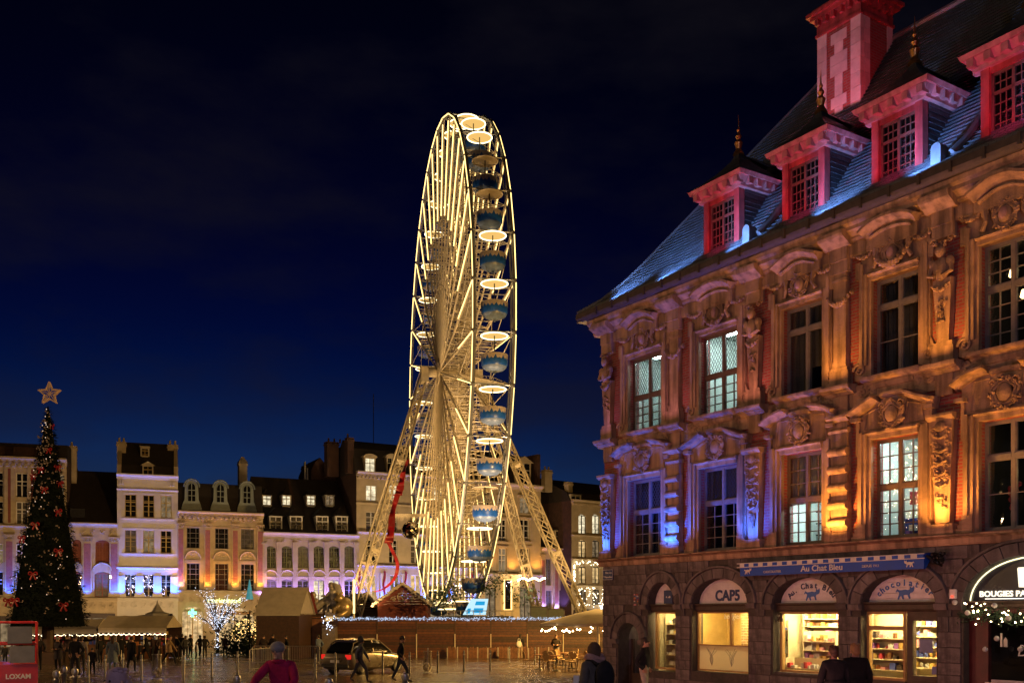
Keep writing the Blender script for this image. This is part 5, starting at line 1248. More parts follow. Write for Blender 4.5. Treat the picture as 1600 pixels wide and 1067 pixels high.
ledge(h, h.z(715, 40), .7, .8, M['ochre'], dent=.6); ledge(h, h.z(821, 40), .4, .35, M['ochre'], name='string_course'); ledge(h, h.z(933, 40), .4, .35, M['ochre'], name='string_course'); carved(h, .1, h.w, h.z(950, 40), h.z(940, 40), M['ochre'], 41)
quad_roof(h, [(.8, h.z(716, 40)), (1.3, h.z(690, 40)), (6, h.z(688, 40))], M['darkroof'])
for px in (-5, 30, 65): b = MB(); x = h.t(px); b.box(x-1.5, x+1.5, .5, 1.5, h.z(711, 40), h.z(697, 40)); b.build('dormer', M['sidebrick'], h.o)

# long low house with two rows of roof dormers
h4 = h = House('long low house with six arched bays and two rows of dormers', 411, 559, h3.Y1, .50)
cols = [(414.6, 431.5), (440, 457), (465, 482), (490, 506.5), (514, 530.5), (538, 554)]; wins = []
for i, (a, b) in enumerate(cols): wins += [(h.t(a), h.t(b), h.z(887, a), h.z(852.5, a), .35), (h.t(a), h.t(b), h.z(939, a), h.z(904.5, a), .3)]
wallof(h, M['greystone'], GB_, h.z(836), [hole(*w) for w in wins])
M['greenframe'] = mat('olive_joinery', (.12,.13,.05), .6, .2)
for i, w in enumerate(wins):
    lit = i in (7, 9); window(h, *w[:4], M['greenframe'] if i % 2 == 0 else M['frame_grey'], M['lit_cream'] if lit else M['darkglass'], 2 if i % 2 == 0 else 1, 4, arch=w[4])
for i, (a, b) in enumerate(cols):
    cx = (h.t(a)+h.t(b))/2; ww = (h.t(b)-h.t(a))/2+.02; n = MB(); n.sweep([(cx-ww*math.cos(t), h.z(899, a)+.62*math.sin(t)) for t in [k*math.pi/12 for k in range(13)]], [(.02, 0), (-.16, 0), (-.2, .08), (-.16, .15), (.02, .16)]); n.box(cx-ww-.05, cx+ww+.05, -.15, 0, h.z(901, a)-.06, h.z(901, a)+.06); n.build('lunette_arch', M['greystone'], h.o)
for px in (412.8, 435.8, 461, 486, 510, 534, 556.5):
    b = MB(); x = h.t(px); w = .28; b.box(x-w, x+w, -.16, 0, h.z(939, px), h.z(846, px)); b.box(x-w-.06, x+w+.06, -.22, 0, h.z(850, px), h.z(847, px)); b.box(x-w-.06, x+w+.06, -.22, 0, h.z(939, px), h.z(935, px)); b.box(x-.05, x+.05, -.20, -.161, h.z(932, px), h.z(852, px)); b.build('pilaster', M['greystone'], h.o)
ledge(h, h.z(833), .5, .6, M['greystone']); carved(h, .1, h.w, h.z(848), h.z(842), M['greystone'], 51); ledge(h, h.z(940), .4, .4, M['greystone'], name='string_course')
quad_roof(h, [(.3, h.z(834)), (6.5, h.z(738))], M['darkroof'])
for px in (427, 458, 497, 527): roofdormer(h, h.t(px), 1.15, h.z(786, px), h.z(769, px), 3.1, M['frame_white'], M['darkroof'], M['frame_white'], M['lit_cream'] if px < 520 else M['lit_dim'], 'hip')
for px in (433.5, 465.5, 506.5, 537): roofdormer(h, h.t(px), 1.5, h.z(832, px), h.z(805, px), .75, M['frame_white'], M['darkroof'], M['frame_white'], M['darkglass'], 'hip', 2, 4)
b = MB(); x = h.t(472); b.frustum(x-.15, x+.15, .4, .7, h.z(834), x-.15, x+.15, 6.4, 6.7, h.z(738)); b.build('party_wall', M['sidebrick'], h.o)
c = stack(h, h.t(396), 5.5, h.z(765), h.z(718), .95, .9, M['beige'], 0); b = MB(); x = h.t(396); b.frustum(x-.5, x+.5, 5.4, 6.5, h.z(718), x-.12, x+.12, 5.8, 6.1, h.z(709)); b.build('chimney_cap', M['beige'], c)
b = MB()
for px in (505, 509): b.tube((h.t(px), 8, h.z(745)), (h.t(px), 8, h.z(706 if px == 505 else 716)), .12, 6)
b.build('flue', M['steel'], h.o); stack(h, h.t(513), 9, h.z(745), h.z(712), 1.2, .8, M['darkroof'])
hb = House('dark gabled house rising behind the long low roof', 486, 556, h4.Y0+9.5, .5); h = hb
b = MB(); b.prism([(0, h.z(760)), (h.w, h.z(760)), (h.w, h.z(690)), (h.t(545), h.z(690)), (h.t(540), h.z(716)), (h.t(515), h.z(733)), (h.t(500), h.z(716)), (h.t(492), h.z(724)), (0, h.z(738))], 0, 6); b.build('wall', M['sidebrick'], h.o)

# tall beige house beside the wheel's foot
h5 = h = House('tall beige stone house with lit windows behind the left wheel leg', 557, 745, h4.Y1, .60)
b = MB(); cols = [(572, 588.5), (608, 621), (642, 657), (676, 691), (712, 727)]; wins = []
for a, bb in cols:
    for z1, z0 in ((757.5, 783), (799, 832), (843, 881)): wins.append((h.t(a), h.t(bb), h.z(z0, a)+.1, h.z(z1, a)))
gx = [(h.t(a), h.t(b_), h.z(944, a), h.z(898, a), 0) for a, b_ in ((573, 588), (610, 624), (642, 657), (676, 691), (712, 727))]
wallof(h, M['beige'], GB_, h.z(745), [hole(*w) for w in wins]+[hole(*g) for g in gx])
for i, w in enumerate(wins):
    lit = i in (0, 3, 9); window(h, *w, M['frame_white'], M['lit_cream'] if lit else M['darkglass'], 1, 2 if not lit else 1, rail=(i % 3 == 0), cross=None if i % 3 == 0 else .75)
for i, g in enumerate(gx): window(h, *g[:4], M['frame_white'], M['lit_dim'] if i % 2 else M['lit_warm'], 1, 2)
for k in range(14): z = lerp(h.z(880), h.z(748), k/14); MB().box(0, h.w, -.02, 0, z, z+.035).build('ashlar_course', M['beige'], h.o)
ledge(h, h.z(743), .55, .6, M['beige'], dent=.5); ledge(h, h.z(790), .2, .2, M['beige'], name='string_course'); ledge(h, h.z(834), .3, .45, M['beige'], name='string_course'); ledge(h, h.z(884), .4, .4, M['greystone'], name='string_course')
for px in (560, 599, 632, 666, 700, 735): pil(h, h.t(px), .9, h.z(944), h.z(890), M['cream'], .15, False, None, .3); b = MB(); x = h.t(px); b.path([(x+.1*math.sin(k), -.25, lerp(h.z(940), h.z(893), k/9)) for k in range(10)], .12, 5); b.build('red_garland', mat('red_tinsel', (.32,.01,.02), .6, .3), h.o)
quad_roof(h, [(.3, h.z(745)), (1.3, h.z(706)), (4.5, h.z(688))], M['darkroof'])
for px in (579.5, 614, 650, 684, 719): roofdormer(h, h.t(px), 1.45, h.z(741, px), h.z(714, px), .25, M['beige'], M['beige'], M['frame_white'], M['lit_cream'] if px < 600 else M['darkglass'], 'arc', 1, 1)
stack(h, h.t(553), 1.0, h.z(745), h.z(692), .8, .9, M['sidebrick'], 1); stack(h, h.t(553)-.7, 5.0, h.z(745), h.z(692), 1.5, 1.1, M['sidebrick'], 3); MB().tube((h.t(604), 4, h.z(700)), (h.t(604), 4, h.z(612)), .05, 5).build('aerial', M['black_metal'], h.o)
# house with pedimented dormer right of the wheel
h6 = h = House('beige house with balconies and pedimented dormer behind the right wheel legs', 745, 845, h5.Y1, .75)
cols = [(755, 766), (779, 791), (812, 827)]; wins = []
for a, b_ in cols:
    for z1, z0 in ((777, 801), (811, 845), (856, 893)): wins.append((h.t(a), h.t(b_), h.z(z0, a), h.z(z1, a)))
gx = [(h.t(a), h.t(b_), GB_+.3, h.z(918, a), 0) for a, b_ in ((758, 775), (785, 800), (808, 834))]
wallof(h, M['beige'], GB_, h.z(757), [hole(*w) for w in wins]+[hole(*g) for g in gx])
for i, w in enumerate(wins):
    window(h, *w, M['frame_white'], M['darkglass'], 1, 2, cross=.72, rail=(i % 3 == 1))
    f = MB(); f.box(w[0]-.28, w[0]-.03, -.12, 0, w[2], w[3]+.1); f.box(w[1]+.03, w[1]+.28, -.12, 0, w[2], w[3]+.1); f.box(w[0]-.35, w[1]+.35, -.25, 0, w[3]+.1, w[3]+.32); f.box(w[0]-.35, w[1]+.35, -.35 if i % 3 else -.15, 0, w[2]-.25, w[2]-.02); f.build('window_surround', M['beige'], h.o)
for g in gx: window(h, *g[:4], M['shopwood'], M['lit_dim'], 1, 2)
ledge(h, h.z(755), .7, .7, M['beige']); ledge(h, h.z(896), .5, .5, M['beige'], name='string_course')
quad_roof(h, [(.5, h.z(757)), (1.4, h.z(715)), (4.5, h.z(700))], M['darkroof']); roofdormer(h, h.t(819.5), 2.3, h.z(757, 820), h.z(722, 820), .1, M['beige'], M['beige'], M['frame_white'], M['darkglass'], 'tri', 1, 2); roofdormer(h, h.t(775), 1.6, h.z(757, 775), h.z(725, 775), .3, M['beige'], M['beige'], M['frame_white'], M['darkglass'], 'flat', 1, 2)
b = MB(); b.box(h.w-.5, h.w, .1, 5, h.z(757), h.z(704)); b.build('parapet', M['sidebrick'], h.o); stack(h, h.t(809), 4.4, h.z(712), h.z(698), 1.6, .8, M['sidebrick'], 3)
# low house in shadow
h7 = h = House('low purple-lit house squeezed in front of a bare dark gable', 845, 893, h6.Y1, .8)
wins = [(h.t(853), h.t(861), h.z(914, 857), h.z(873, 857)), (h.t(876), h.t(886), h.z(914, 880), h.z(873, 880)), (h.t(853), h.t(862), h.z(958, 857), h.z(922, 857)), (h.t(874), h.t(887), h.z(958, 880), h.z(922, 880))]
wallof(h, M['ochre'], GB_, h.z(858), [hole(*w) for w in wins])
for i, w in enumerate(wins): window(h, *w, M['frame_grey'], M['darkglass'], 1, 4)
for px in (848, 868.5, 890.5): pil(h, h.t(px), .75, h.z(950, px), h.z(866, px), M['ochre'], .16, True, M['rosepanel'], .5)
ledge(h, h.z(856), .5, .6, M['ochre']); quad_roof(h, [(.3, h.z(858)), (4.5, h.z(800))], M['darkroof']); roofdormer(h, h.t(877), 1.3, h.z(855, 877), h.z(828, 877), .5, M['beige'], M['darkroof'], M['frame_grey'], M['darkglass'], 'flat')
# last house, half hidden by the exchange
h8 = h = House('pale four-storey house with lit windows and fairy-light garlands beside the exchange', 893, 985, h7.Y1-3, .8)
cols = [(904, 916), (925.5, 937), (947, 959)]; wins = []
for a, b_ in cols:
    for z1, z0 in ((803, 833), (843, 870), (884, 911), (920, 944)): wins.append((h.t(a), h.t(b_), h.z(z0, a), h.z(z1, a)))
wallof(h, M['beige'], GB_, h.z(786), [hole(*w, .3) for w in wins], .35, 20)
for i, w in enumerate(wins): window(h, *w, M['black_metal'], (M['lit_cream'], M['lit_warm'], M['lit_warm'], M['lit_dim'])[i % 4] if i != 5 else M['lit_dim'], 1, 2, arch=.3, rail=True)
ledge(h, h.z(784), .5, .5, M['beige'], dent=.55)
for py in (836, 873, 914): ledge(h, h.z(py, 915), .3, .3, M['beige'], name='string_course')
quad_roof(h, [(.3, h.z(786)), (1.0, h.z(772)), (6.5, h.z(745))], M['darkroof']); roofdormer(h, h.t(903), 1.9, h.z(781, 903), h.z(772, 903), .4, M['frame_white'], M['darkroof'], M['frame_white'], M['darkglass'], 'flat', 1, 1); stack(h, h.t(884), 3.5, h.z(770), h.z(737), 1.3, .8, M['beige'], 2); stack(h, h.t(893)+.7, 1, h.z(785), h.z(757), .8, .8, M['beige'], 0)
b = MB(); r = random.Random(4)
for k in range(170):
    t = r.random(); x = lerp(.1, h.w, t); s = r.random()
    if s < .35: b.blob((x, -.4, h.z(880, 915)+.25*math.sin(x*5)+r.uniform(-.1, .1)), .05, 5, 3)
    elif s < .6: b.blob((.15+r.uniform(-.1, .1), -.4, lerp(h.z(912, 895), h.z(880, 895), r.random())), .05, 5, 3)
    else:
        w = wins[3+4*r.randint(0, 1)]; e = r.random(); b.blob((lerp(w[0]-.3, w[1]+.3, e) if r.random() < .4 else (w[0]-.2 if r.random() < .5 else w[1]+.2)+r.uniform(-.15, .15), -.45, lerp(w[2]-.4, w[3]+.2, r.random())), .05, 5, 3)
tag(b.build('fairy_lights', glow('fairy_light', (1, .85, .55), 8), h.o), kind='stuff')
b = MB(); b.box(h.t(926), h.t(948), -1.6, -1.5, h.z(951, 935), h.z(945.5, 935)); b.build('shop_sign', glow('white_shop_sign', (1, 1, 1), 2.4), h.o)
HOUSES = dict(h0=h0, h1=h1, h2=h2, h3=h3, h4=h4, h5=h5, h6=h6, h7=h7, h8=h8)
# ---------------------------------------------------------------- shop fronts at street level across the square
def shopfront(h, px0, px1, pyt, lit, n=3, m=None):
    x0, x1 = h.t(px0), h.t(px1); zt = h.z(pyt, (px0+px1)/2); f = MB(); m = m or M['shopwood']
    f.box(x0, x1, -.18, 0, zt-.5, zt)
    for k in range(n+1): x = lerp(x0, x1, k/n); f.box(x-.09, x+.09, -.15, 0, -2.6, zt-.5)
    f.box(x0, x1, -.13, 0, -2.7, -1.7); o = f.build('shopfront', m, h.o)
    for k in range(n): MB().box(lerp(x0, x1, k/n)+.09, lerp(x0, x1, (k+1)/n)-.09, -.06, -.03, -1.7, zt-.5).build('pane', lit, o)
shopfront(h0, -40, 58, 962, M['lit_dim'], 5); shopfront(h0, 62, 102, 962, M['lit_dim'], 3); shopfront(h1, 107, 180, 958, M['lit_dim'], 4); shopfront(h4, 414, 482, 956, M['lit_dim'], 5); shopfront(h4, 486, 556, 956, M['lit_warm'], 4); shopfront(h7, 847, 891, 962, M['lit_dim'], 3); shopfront(h8, 896, 960, 952, M['lit_warm'], 4); shopfront(h5, 562, 740, 952, M['lit_dim'], 9)

# ---------------------------------------------------------------- plank fence round the market
FY = 75.0
fx = [at(p, FY) for p in (523, 589.5, 651, 711, 767, 824, 880, 936, 992)]
fz0, fz1 = gz(FY), zz(966, FY)
WOODM = mat('brown_planks', (.085,.030,.010), .42, .4, 5, .4, fine=30)
WOODL = mat('lighter_planks', (.13,.048,.014), .4, .4, 5, .4, fine=30)
fen = thing('plank_fence', 'long brown plank fence with a frosted light fringe along its top', 'fence', ((fx[0]+fx[-1])/2, FY, fz0))
ox = (fx[0]+fx[-1])/2
for a, b in zip(fx, fx[1:]):
    p = MB(); n = 15; H = fz1-fz0
    for k in range(n):
        z0 = H*k/n; d = R.uniform(-.012, .012); p.box(a-ox+.05, b-ox-.05, -.03+d, .03+d, z0+.018, z0+H/n-.016, R.choice((0, 0, 1, 2)))
    p.box(a-ox+.05, b-ox-.05, .05, .06, 0, H, 3); p.build('fence_panel', [WOODM, M['wood_dark'], WOODL, M['black']], fen)
for a in fx: MB().box(a-ox-.05, a-ox+.05, -.09, .07, 0, fz1-fz0+.04).build('fence_post', M['wood_dark'], fen)
for a in fx[1:-1]: MB().box(a-ox-.035, a-ox+.035, -.14, -.095, 0, 1.75).build('pale_batten', M['canvas'], fen)
tn = MB(); L = fx[-1]-fx[0]
for k in range(1500):
    x = R.uniform(-L/2, L/2); c = Vector((x, -.06+R.gauss(0, .04), fz1-fz0+.02+R.gauss(0, .06)-.10*abs(math.sin(x*1.1))*R.random())); tn.blob(c, R.choice((.018, .024, .032)), 4, 3)
tag(tn.build('light_fringe', glow('icicle_lights', (.62, .74, 1), .75), fen), kind='stuff')
for k in range(78):
    x = at(700, FY)-ox+k*.105; MB().box(x-.035, x+.035, -.75, -.72, .0, .80+R.uniform(-.06, .06)).build('pale', M['wood'] if k % 7 else M['canvas_grey'], fen)
# grey boarded kiosk at the end of the fence
def hut(name, label, px0, px1, Y, py_eave, py_ridge, wallm, roofm, rz=0, depth=3.0, gable_front=True, over=.35, snow=True, cat='hut'):
    cx = at((px0+px1)/2, Y); w = (px1-px0)/FPX*Y; g = gz(Y); t = thing(name, label, cat, (cx, Y, g), rz); ze, zr = zz(py_eave, Y)-g, zz(py_ridge, Y)-g
    n = max(6, int(ze/.22)); b = MB()
    for k in range(n):
        z0, z1 = ze*k/n+.008, ze*(k+1)/n-.008
        b.box(-w/2, w/2, 0, .05, z0, z1); b.box(-w/2, -w/2+.05, .05, depth, z0, z1); b.box(w/2-.05, w/2, .05, depth, z0, z1)
    b.box(-w/2+.02, w/2-.02, .03, depth, 0, ze-.02)
    if gable_front:
        m = max(4, int((zr-ze)/.2))
        for k in range(m): 
            q0, q1 = k/m, (k+1)/m; b.prism([(-w/2*(1-q0), lerp(ze, zr, q0)+.006), (w/2*(1-q0), lerp(ze, zr, q0)+.006), (w/2*(1-q1), lerp(ze, zr, q1)-.006), (-w/2*(1-q1), lerp(ze, zr, q1)-.006)], 0, .06)
    b.build('plank_wall', wallm, t); r = MB(); o = over
    if gable_front:
        s = (zr-ze)/(w/2); 
        for q in (-1, 1):
            pr = [(q*(w/2+o), ze-s*o), (0, zr), (0, zr+.16), (q*(w/2+o), ze-s*o+.16)]; r.prism(pr[::q], -o, depth+o)
        rf = r.build('roof', roofm, t)
        if snow:
            sn = MB()
            for q in (-1, 1):
                for k in range(26): u = k/25; sn.blob((q*(w/2+o)*(1-u), -o-.02+R.gauss(0, .03), lerp(ze-s*o, zr, u)+.15+R.gauss(0, .03)), (.16, .12, .12), 6, 4)
            sn.build('snow_trim', M['snow'], rf, True)
    else:
        r.add([(-w/2-o, -o, ze-.1), (w/2+o, -o, ze-.1), (w/2+o, depth/2, zr), (-w/2-o, depth/2, zr), (-w/2-o, depth+o, ze-.1), (w/2+o, depth+o, ze-.1)], [(0,1,2,3), (3,2,5,4)]); r.add([(-w/2-o, -o, ze-.16), (w/2+o, -o, ze-.16), (w/2+o, -o, ze-.1), (-w/2-o, -o, ze-.1)], [(0,1,2,3)])
        for x in (-w/2, w/2): r.add([(x, 0, ze-.1), (x, depth, ze-.1), (x, depth/2, zr-.05)], [(0,1,2)])
        r.build('roof', roofm, t)
    return t, w, ze, zr
t, w, ze, zr = hut('market_hut', 'dark red gabled hut with a snowy roof edge and round gable emblem', 590, 668, 84, 943, 914, M['wood_red'], M['wood_dark'])
em = MB(); em.path([(.42*math.cos(a), -.04, lerp(ze, zr, .38)+.34*math.sin(a)) for a in [k*math.pi/8 for k in range(16)]], .04, 5, closed=True); em.box(-.4, .4, -.05, -.02, lerp(ze, zr, .38)-.02, lerp(ze, zr, .38)+.02); em.box(-.02, .02, -.051, -.02, lerp(ze, zr, .38)-.3, lerp(ze, zr, .38)+.3)
for s in (-1, 1): volute(em, s*.75, lerp(ze, zr, .25), .22, -.04, s, .04)
em.build('gable_emblem', M['canvas'], t)
hut('market_hut', 'low hut with a thick snow roof tucked behind the red gabled hut', 548, 592, 90, 952, 929, M['wood_dark'], M['snow'], .5)
t, w, ze, zr = hut('market_chalet', 'wooden chalet with one broad pale roof sheet beside the fence gate', 399, 468, 72, 958, 916, M['wood_dark'], M['canvas_grey'], -.10, 3.6, False, .12)
t, w, ze, zr = hut('ticket_kiosk', 'small grey boarded kiosk at the end of the plank fence', 503, 524, 74, 976, 970, mat('grey_planks', (.16,.13,.10), .8, .3, 5, .4), M['wood_dark'], 0, 1.6, False, .08)
t, w, ze, zr = hut('gate_shed', 'lighter plank gate shed between the chalet and the grey kiosk', 471, 502, 75, 963, 958, M['wood'], M['wood_dark'], 0, 1.6, False, .08)
st = MB()
for k in range(26): st.blob((R.gauss(0, .22), -.2, zz(972, 74)-gz(74)+R.gauss(0, .28)), .035, 5, 3)
ls = thing('light_sculpture', 'small cluster of cool white lights on top of the grey kiosk', 'lights', (at(515, 74), 73.7, gz(74))); tag(st.build('bulbs', M['led_white'], ls), kind='stuff')

# figures of the merry-go-round above the fence
fgm = mat('silver_figure', (.45,.42,.38), .4, .25, 4, .1, metal=.3); goldm = mat('gilded_figure', (.55,.42,.22), .3, .25, 4, .1, metal=.5)
Yf = 82; s0 = Yf/FPX
fig = thing('rider_sculpture', 'hooded silver rider sculpture seated on a rearing horse above the fence', 'sculpture', (at(520, Yf), Yf, zz(962, Yf)))
b = MB(); b.path(smooth_path([(-1.3, 0, .7), (-.6, 0, 1.15), (.1, 0, 1.0), (.7, 0, .9)], 5), [.35]*6+[.5]*5+[.42]*5, 8); b.path(smooth_path([(-1.1, 0, .8), (-1.55, 0, 1.4), (-1.5, 0, 1.75), (-1.95, 0, 1.55)], 5), [.28]*5+[.2]*5+[.22]*5+[.1], 8)
for x, xx in ((-.9, -1.4), (-.6, -.7), (.5, .35), (.7, 1.0)): b.path([(x, .1, .8), ((x+xx)/2-.1, .1, .35), (xx, .1, -.1)], [.2, .12, .09], 6)
b.path(smooth_path([(.8, 0, 1.0), (1.25, 0, .9), (1.3, 0, .2)], 4), [.14]*4+[.12]*4+[.03], 6); b.build('horse', fgm, fig, True, 80)
b = MB(); b.path(smooth_path([(.05, 0, 1.1), (.05, 0, 1.7), (-.05, 0, 2.1), (-.1, 0, 2.3)], 4), [.45]*4+[.4]*4+[.25]*4+[.1], 8); b.blob((-.12, 0, 2.45), (.24, .24, .28), 10, 8); b.path([(.0, 0, 2.5), (.35, 0, 2.35), (.55, 0, 1.3), (.5, 0, .6)], [.2, .3, .35, .3], 8); b.path([(-.1, -.2, 1.9), (-.5, -.25, 1.6), (-.9, -.1, 1.6)], [.14, .11, .08], 6); b.path([(0, -.3, 1.1), (-.35, -.45, .8), (-.3, -.45, .2)], [.2, .16, .1], 6); b.build('rider', fgm, fig, True, 80)
fig = thing('bear_sculpture', 'round gilded bear sculpture beside the silver rider', 'sculpture', (at(541, Yf), Yf-1, zz(963, Yf)))
b = MB(); b.blob((0, 0, .75), (.72, .6, .8), 14, 10); b.blob((-.35, -.1, 1.45), (.42, .4, .4), 12, 8); b.blob((-.62, -.25, 1.38), (.2, .2, .16), 8, 6); b.blob((-.2, 0, 1.85), .13, 8, 6); b.blob((-.55, 0, 1.83), .13, 8, 6); b.path([(-.3, -.4, .9), (-.7, -.55, .6), (-.75, -.5, .3)], [.22, .2, .15], 8); b.path([(.2, -.4, .4), (-.1, -.75, .15), (-.4, -.8, .12)], [.3, .22, .17], 8); b.build('body', goldm, fig, True, 80)
mast = thing('light_mast', 'slim vertical white light mast beside the bear sculpture', 'mast', (at(553, Yf), Yf, gz(Yf))); MB().tube((0, 0, 0), (0, 0, zz(958, Yf)-gz(Yf)), .08, 8).build('post', M['steel'], mast); MB().tube((0, 0, zz(958, Yf)-gz(Yf)), (0, 0, zz(905, Yf)-gz(Yf)), .085, 8).build('light_tube', M['led'], mast)
for k, px in enumerate((484, 486)): pass
tr = thing('small_fir', 'tiny dark red fir standing behind the gate shed', 'fir', (at(487, 78), 78, gz(78))); b = MB(); b.lathe([(.55, 2.9), (.38, 3.5), (.45, 3.5), (.22, 4.2), (.28, 4.2), (.02, 5.0)], n=10); b.build('crown', mat('red_tinsel_fir', (.14,.02,.02), .8, .4), tr); MB().tube((0, 0, 0), (0, 0, 2.95), .09, 6).build('trunk', M['wood_dark'], tr)

# mirror ball, ribbons, screen, booth
Yb = 88
ball = thing('mirror_ball', 'large mirror ball hanging beside the left wheel leg', 'mirror ball', (at(641, Yb), Yb, zz(828, Yb)))
MB().blob((0, 0, 0), .76, 22, 14).build('mirror_facets', mat('mirror_tile', (.55,.5,.42), .08, 0, bump=0, metal=1.0), ball); b = MB(); b.tube((0, 0, .7), (0, 0, 1.25), .05, 6); b.lathe([(.25, .66), (.2, .8)], n=10); b.build('hanger', M['black_metal'], ball)
bar = thing('frosted_bar', 'frosted horizontal bar carrying the mirror ball', 'truss', (at(638, Yb), Yb, zz(808, Yb))); b = MB(); b.box(-1.6, 1.6, -.12, .12, .1, .3); b.box(1.5, 1.65, -.1, .1, -7.5, .1)
for k in range(40): x = -1.6+k*.082; b.add([(x, -.13, .12), (x+.07, -.13, .12), (x+.035, -.13, -.1-R.uniform(0, .35))], [(0, 1, 2)])
b.build('bar', M['snow'], bar)
M['ribbon'] = mat('red_satin', (.24,.007,.012), .35, .2, 2, .1)
def ribbon(t, pts, w, Yr, wav=.25):
    P = smooth_path([(at(a, Yr)-t.location.x, (Yr+dy)-t.location.y, zz(b_, Yr)-t.location.z) for a, b_, dy in pts], 6); vs = []; fs = []
    for i, p in enumerate(P):
        ww = w[0]+(w[1]-w[0])*i/(len(P)-1); o = Vector((ww*.5, wav*math.sin(i*.9), 0)); d = Vector((0, .06, 0)); vs += [p-o-d, p+o-d, p+o+d, p-o+d]
    for i in range(len(P)-1):
        for j in range(4): fs.append((i*4+j, i*4+(j+1) % 4, i*4+4+(j+1) % 4, i*4+4+j))
    MB().add(vs, fs).build('ribbon_band', M['ribbon'], t, True, 60)
rb = thing('red_ribbon', 'long red satin ribbon draped and looped down the left wheel leg', 'ribbon', (at(612, 86), 86, zz(845, 86)))
ribbon(rb, [(636, 715, 1), (631, 735, 0), (628, 750, 0), (624, 768, 0), (621, 774, 0)], (.15, .75), 86); ribbon(rb, [(622, 770, 0), (613, 800, .3), (611, 830, 0), (607, 848, 0)], (.35, .7), 86)
ribbon(rb, [(606, 846, 0), (613, 860, 0), (621, 880, 0), (618, 900, 0), (606, 915, 0), (590, 923, 0), (570, 925, 0)], (.3, .28), 86, .05)
Ys = 80
sc = thing('led_screen', 'tilted pale blue screen at the wheel boarding platform', 'screen', (at(742, Ys), Ys, zz(962, Ys)))
b = MB(); b.prism([(-.95, .1), (.85, .1), (1.05, 1.35), (-.3, 1.35)], 0, .12); b.build('panel', glow('pale_screen', (.55, .85, 1), .7), sc)
b = MB(); b.prism([(-.2, .25), (.6, .25), (.68, .62), (-.05, .62)], -.02, -.005); b.prism([(.0, .85), (.75, .85), (.80, 1.15), (.1, 1.15)], -.02, -.005); b.prism([(-.7, .2), (-.4, .2), (-.3, .6), (-.55, .6)], -.02, -.005); b.build('screen_blocks', glow('cyan_blocks', (.02, .40, .8), .6), sc)
pf = thing('boarding_platform', 'dark boarding platform with railings under the wheel', 'platform', (at(745, 78), 78, gz(78))); b = MB(); b.box(-2.8, 2.8, 0, 9, 0, zz(962, 78)-gz(78)); b.build('deck', M['black_metal'], pf); b = MB()
for k in range(12): x = -2.7+k*.49; b.tube((x, .1, 2.4), (x, .1, 3.5), .025, 5)
b.tube((-2.8, .1, 3.5), (2.8, .1, 3.5), .03, 5); b.build('railing', M['steel'], pf)
bt = thing('ticket_booth', 'narrow ticket booth framed by a rectangle of light', 'booth', (at(797, 80), 80, gz(80))); h_ = zz(900, 80)-gz(80); b = MB(); b.box(-.75, .75, 0, 1.6, 0, h_); b.box(-.9, .9, -.2, 1.8, h_, h_+.15); b.build('cabin', M['canvas'], bt)
b = MB(); b.path([(-.45, -.04, h_-2.6), (.1, -.04, h_-2.6), (.1, -.04, h_-.25), (-.45, -.04, h_-.25)], .05, 5, closed=True); b.build('light_frame', M['led'], bt); MB().box(-.4, .05, -.03, -.005, h_-2.55, h_-.3).build('window', M['darkglass'], bt)
bl = MB()
for k in range(14): bl.blob((.6+k*.16, -.5, h_-.35+.18*abs(math.sin(k*.6))), .07, 6, 4)
tag(bl.build('festoon', M['bulb'], bt), kind='stuff')
for i, (a, b_, py, lab) in enumerate(((829, 855, 947, 'dark green equipment crate right of the ticket booth'), (857, 881, 951, 'lower dark grey equipment crate beside the right wheel foot'))):
    c = thing('equipment_crate', lab, 'crate', (at((a+b_)/2, 82), 82, gz(82)), 0, 'crates behind the fence'); w = (b_-a)/FPX*82; H = zz(py, 82)-gz(82); b = MB(); b.box(-w/2, w/2, 0, 1.5, 0, H); b.build('shell', mat('crate_green', (.05,.065,.05), .6, .3), c); f = MB()
    for x in (-w/2, w/2): f.box(x-.05, x+.05, -.04, 0, 0, H+.03)
    f.box(-w/2-.05, w/2+.05, -.04, 0, H-.08, H+.031); f.build('frame', M['black_metal'], c)
eg = MB()                                                     # greenery round the wheel's foot
for (px, py, n, sp) in ((702, 925, 160, .5), (690, 940, 120, .6), (763, 918, 120, .45), (778, 905, 60, .5), (815, 930, 120, .6)):
    c = Vector((at(px, 79), 79, zz(py, 79)))
    for k in range(n):
        p = c+Vector((R.gauss(0, sp), R.gauss(0, .3), R.gauss(0, sp*.8))); d = Vector((R.uniform(-1, 1), R.uniform(-1, 1), R.uniform(-.6, 1))).normalized()*.3; s = d.orthogonal().normalized()*.06; eg.add([p-s, p+s, p+d], [(0, 1, 2)])
tag(eg.build('fir_branches', M['fir']), 'dark fir branches tied round the foot of the wheel', 'greenery', kind='stuff')

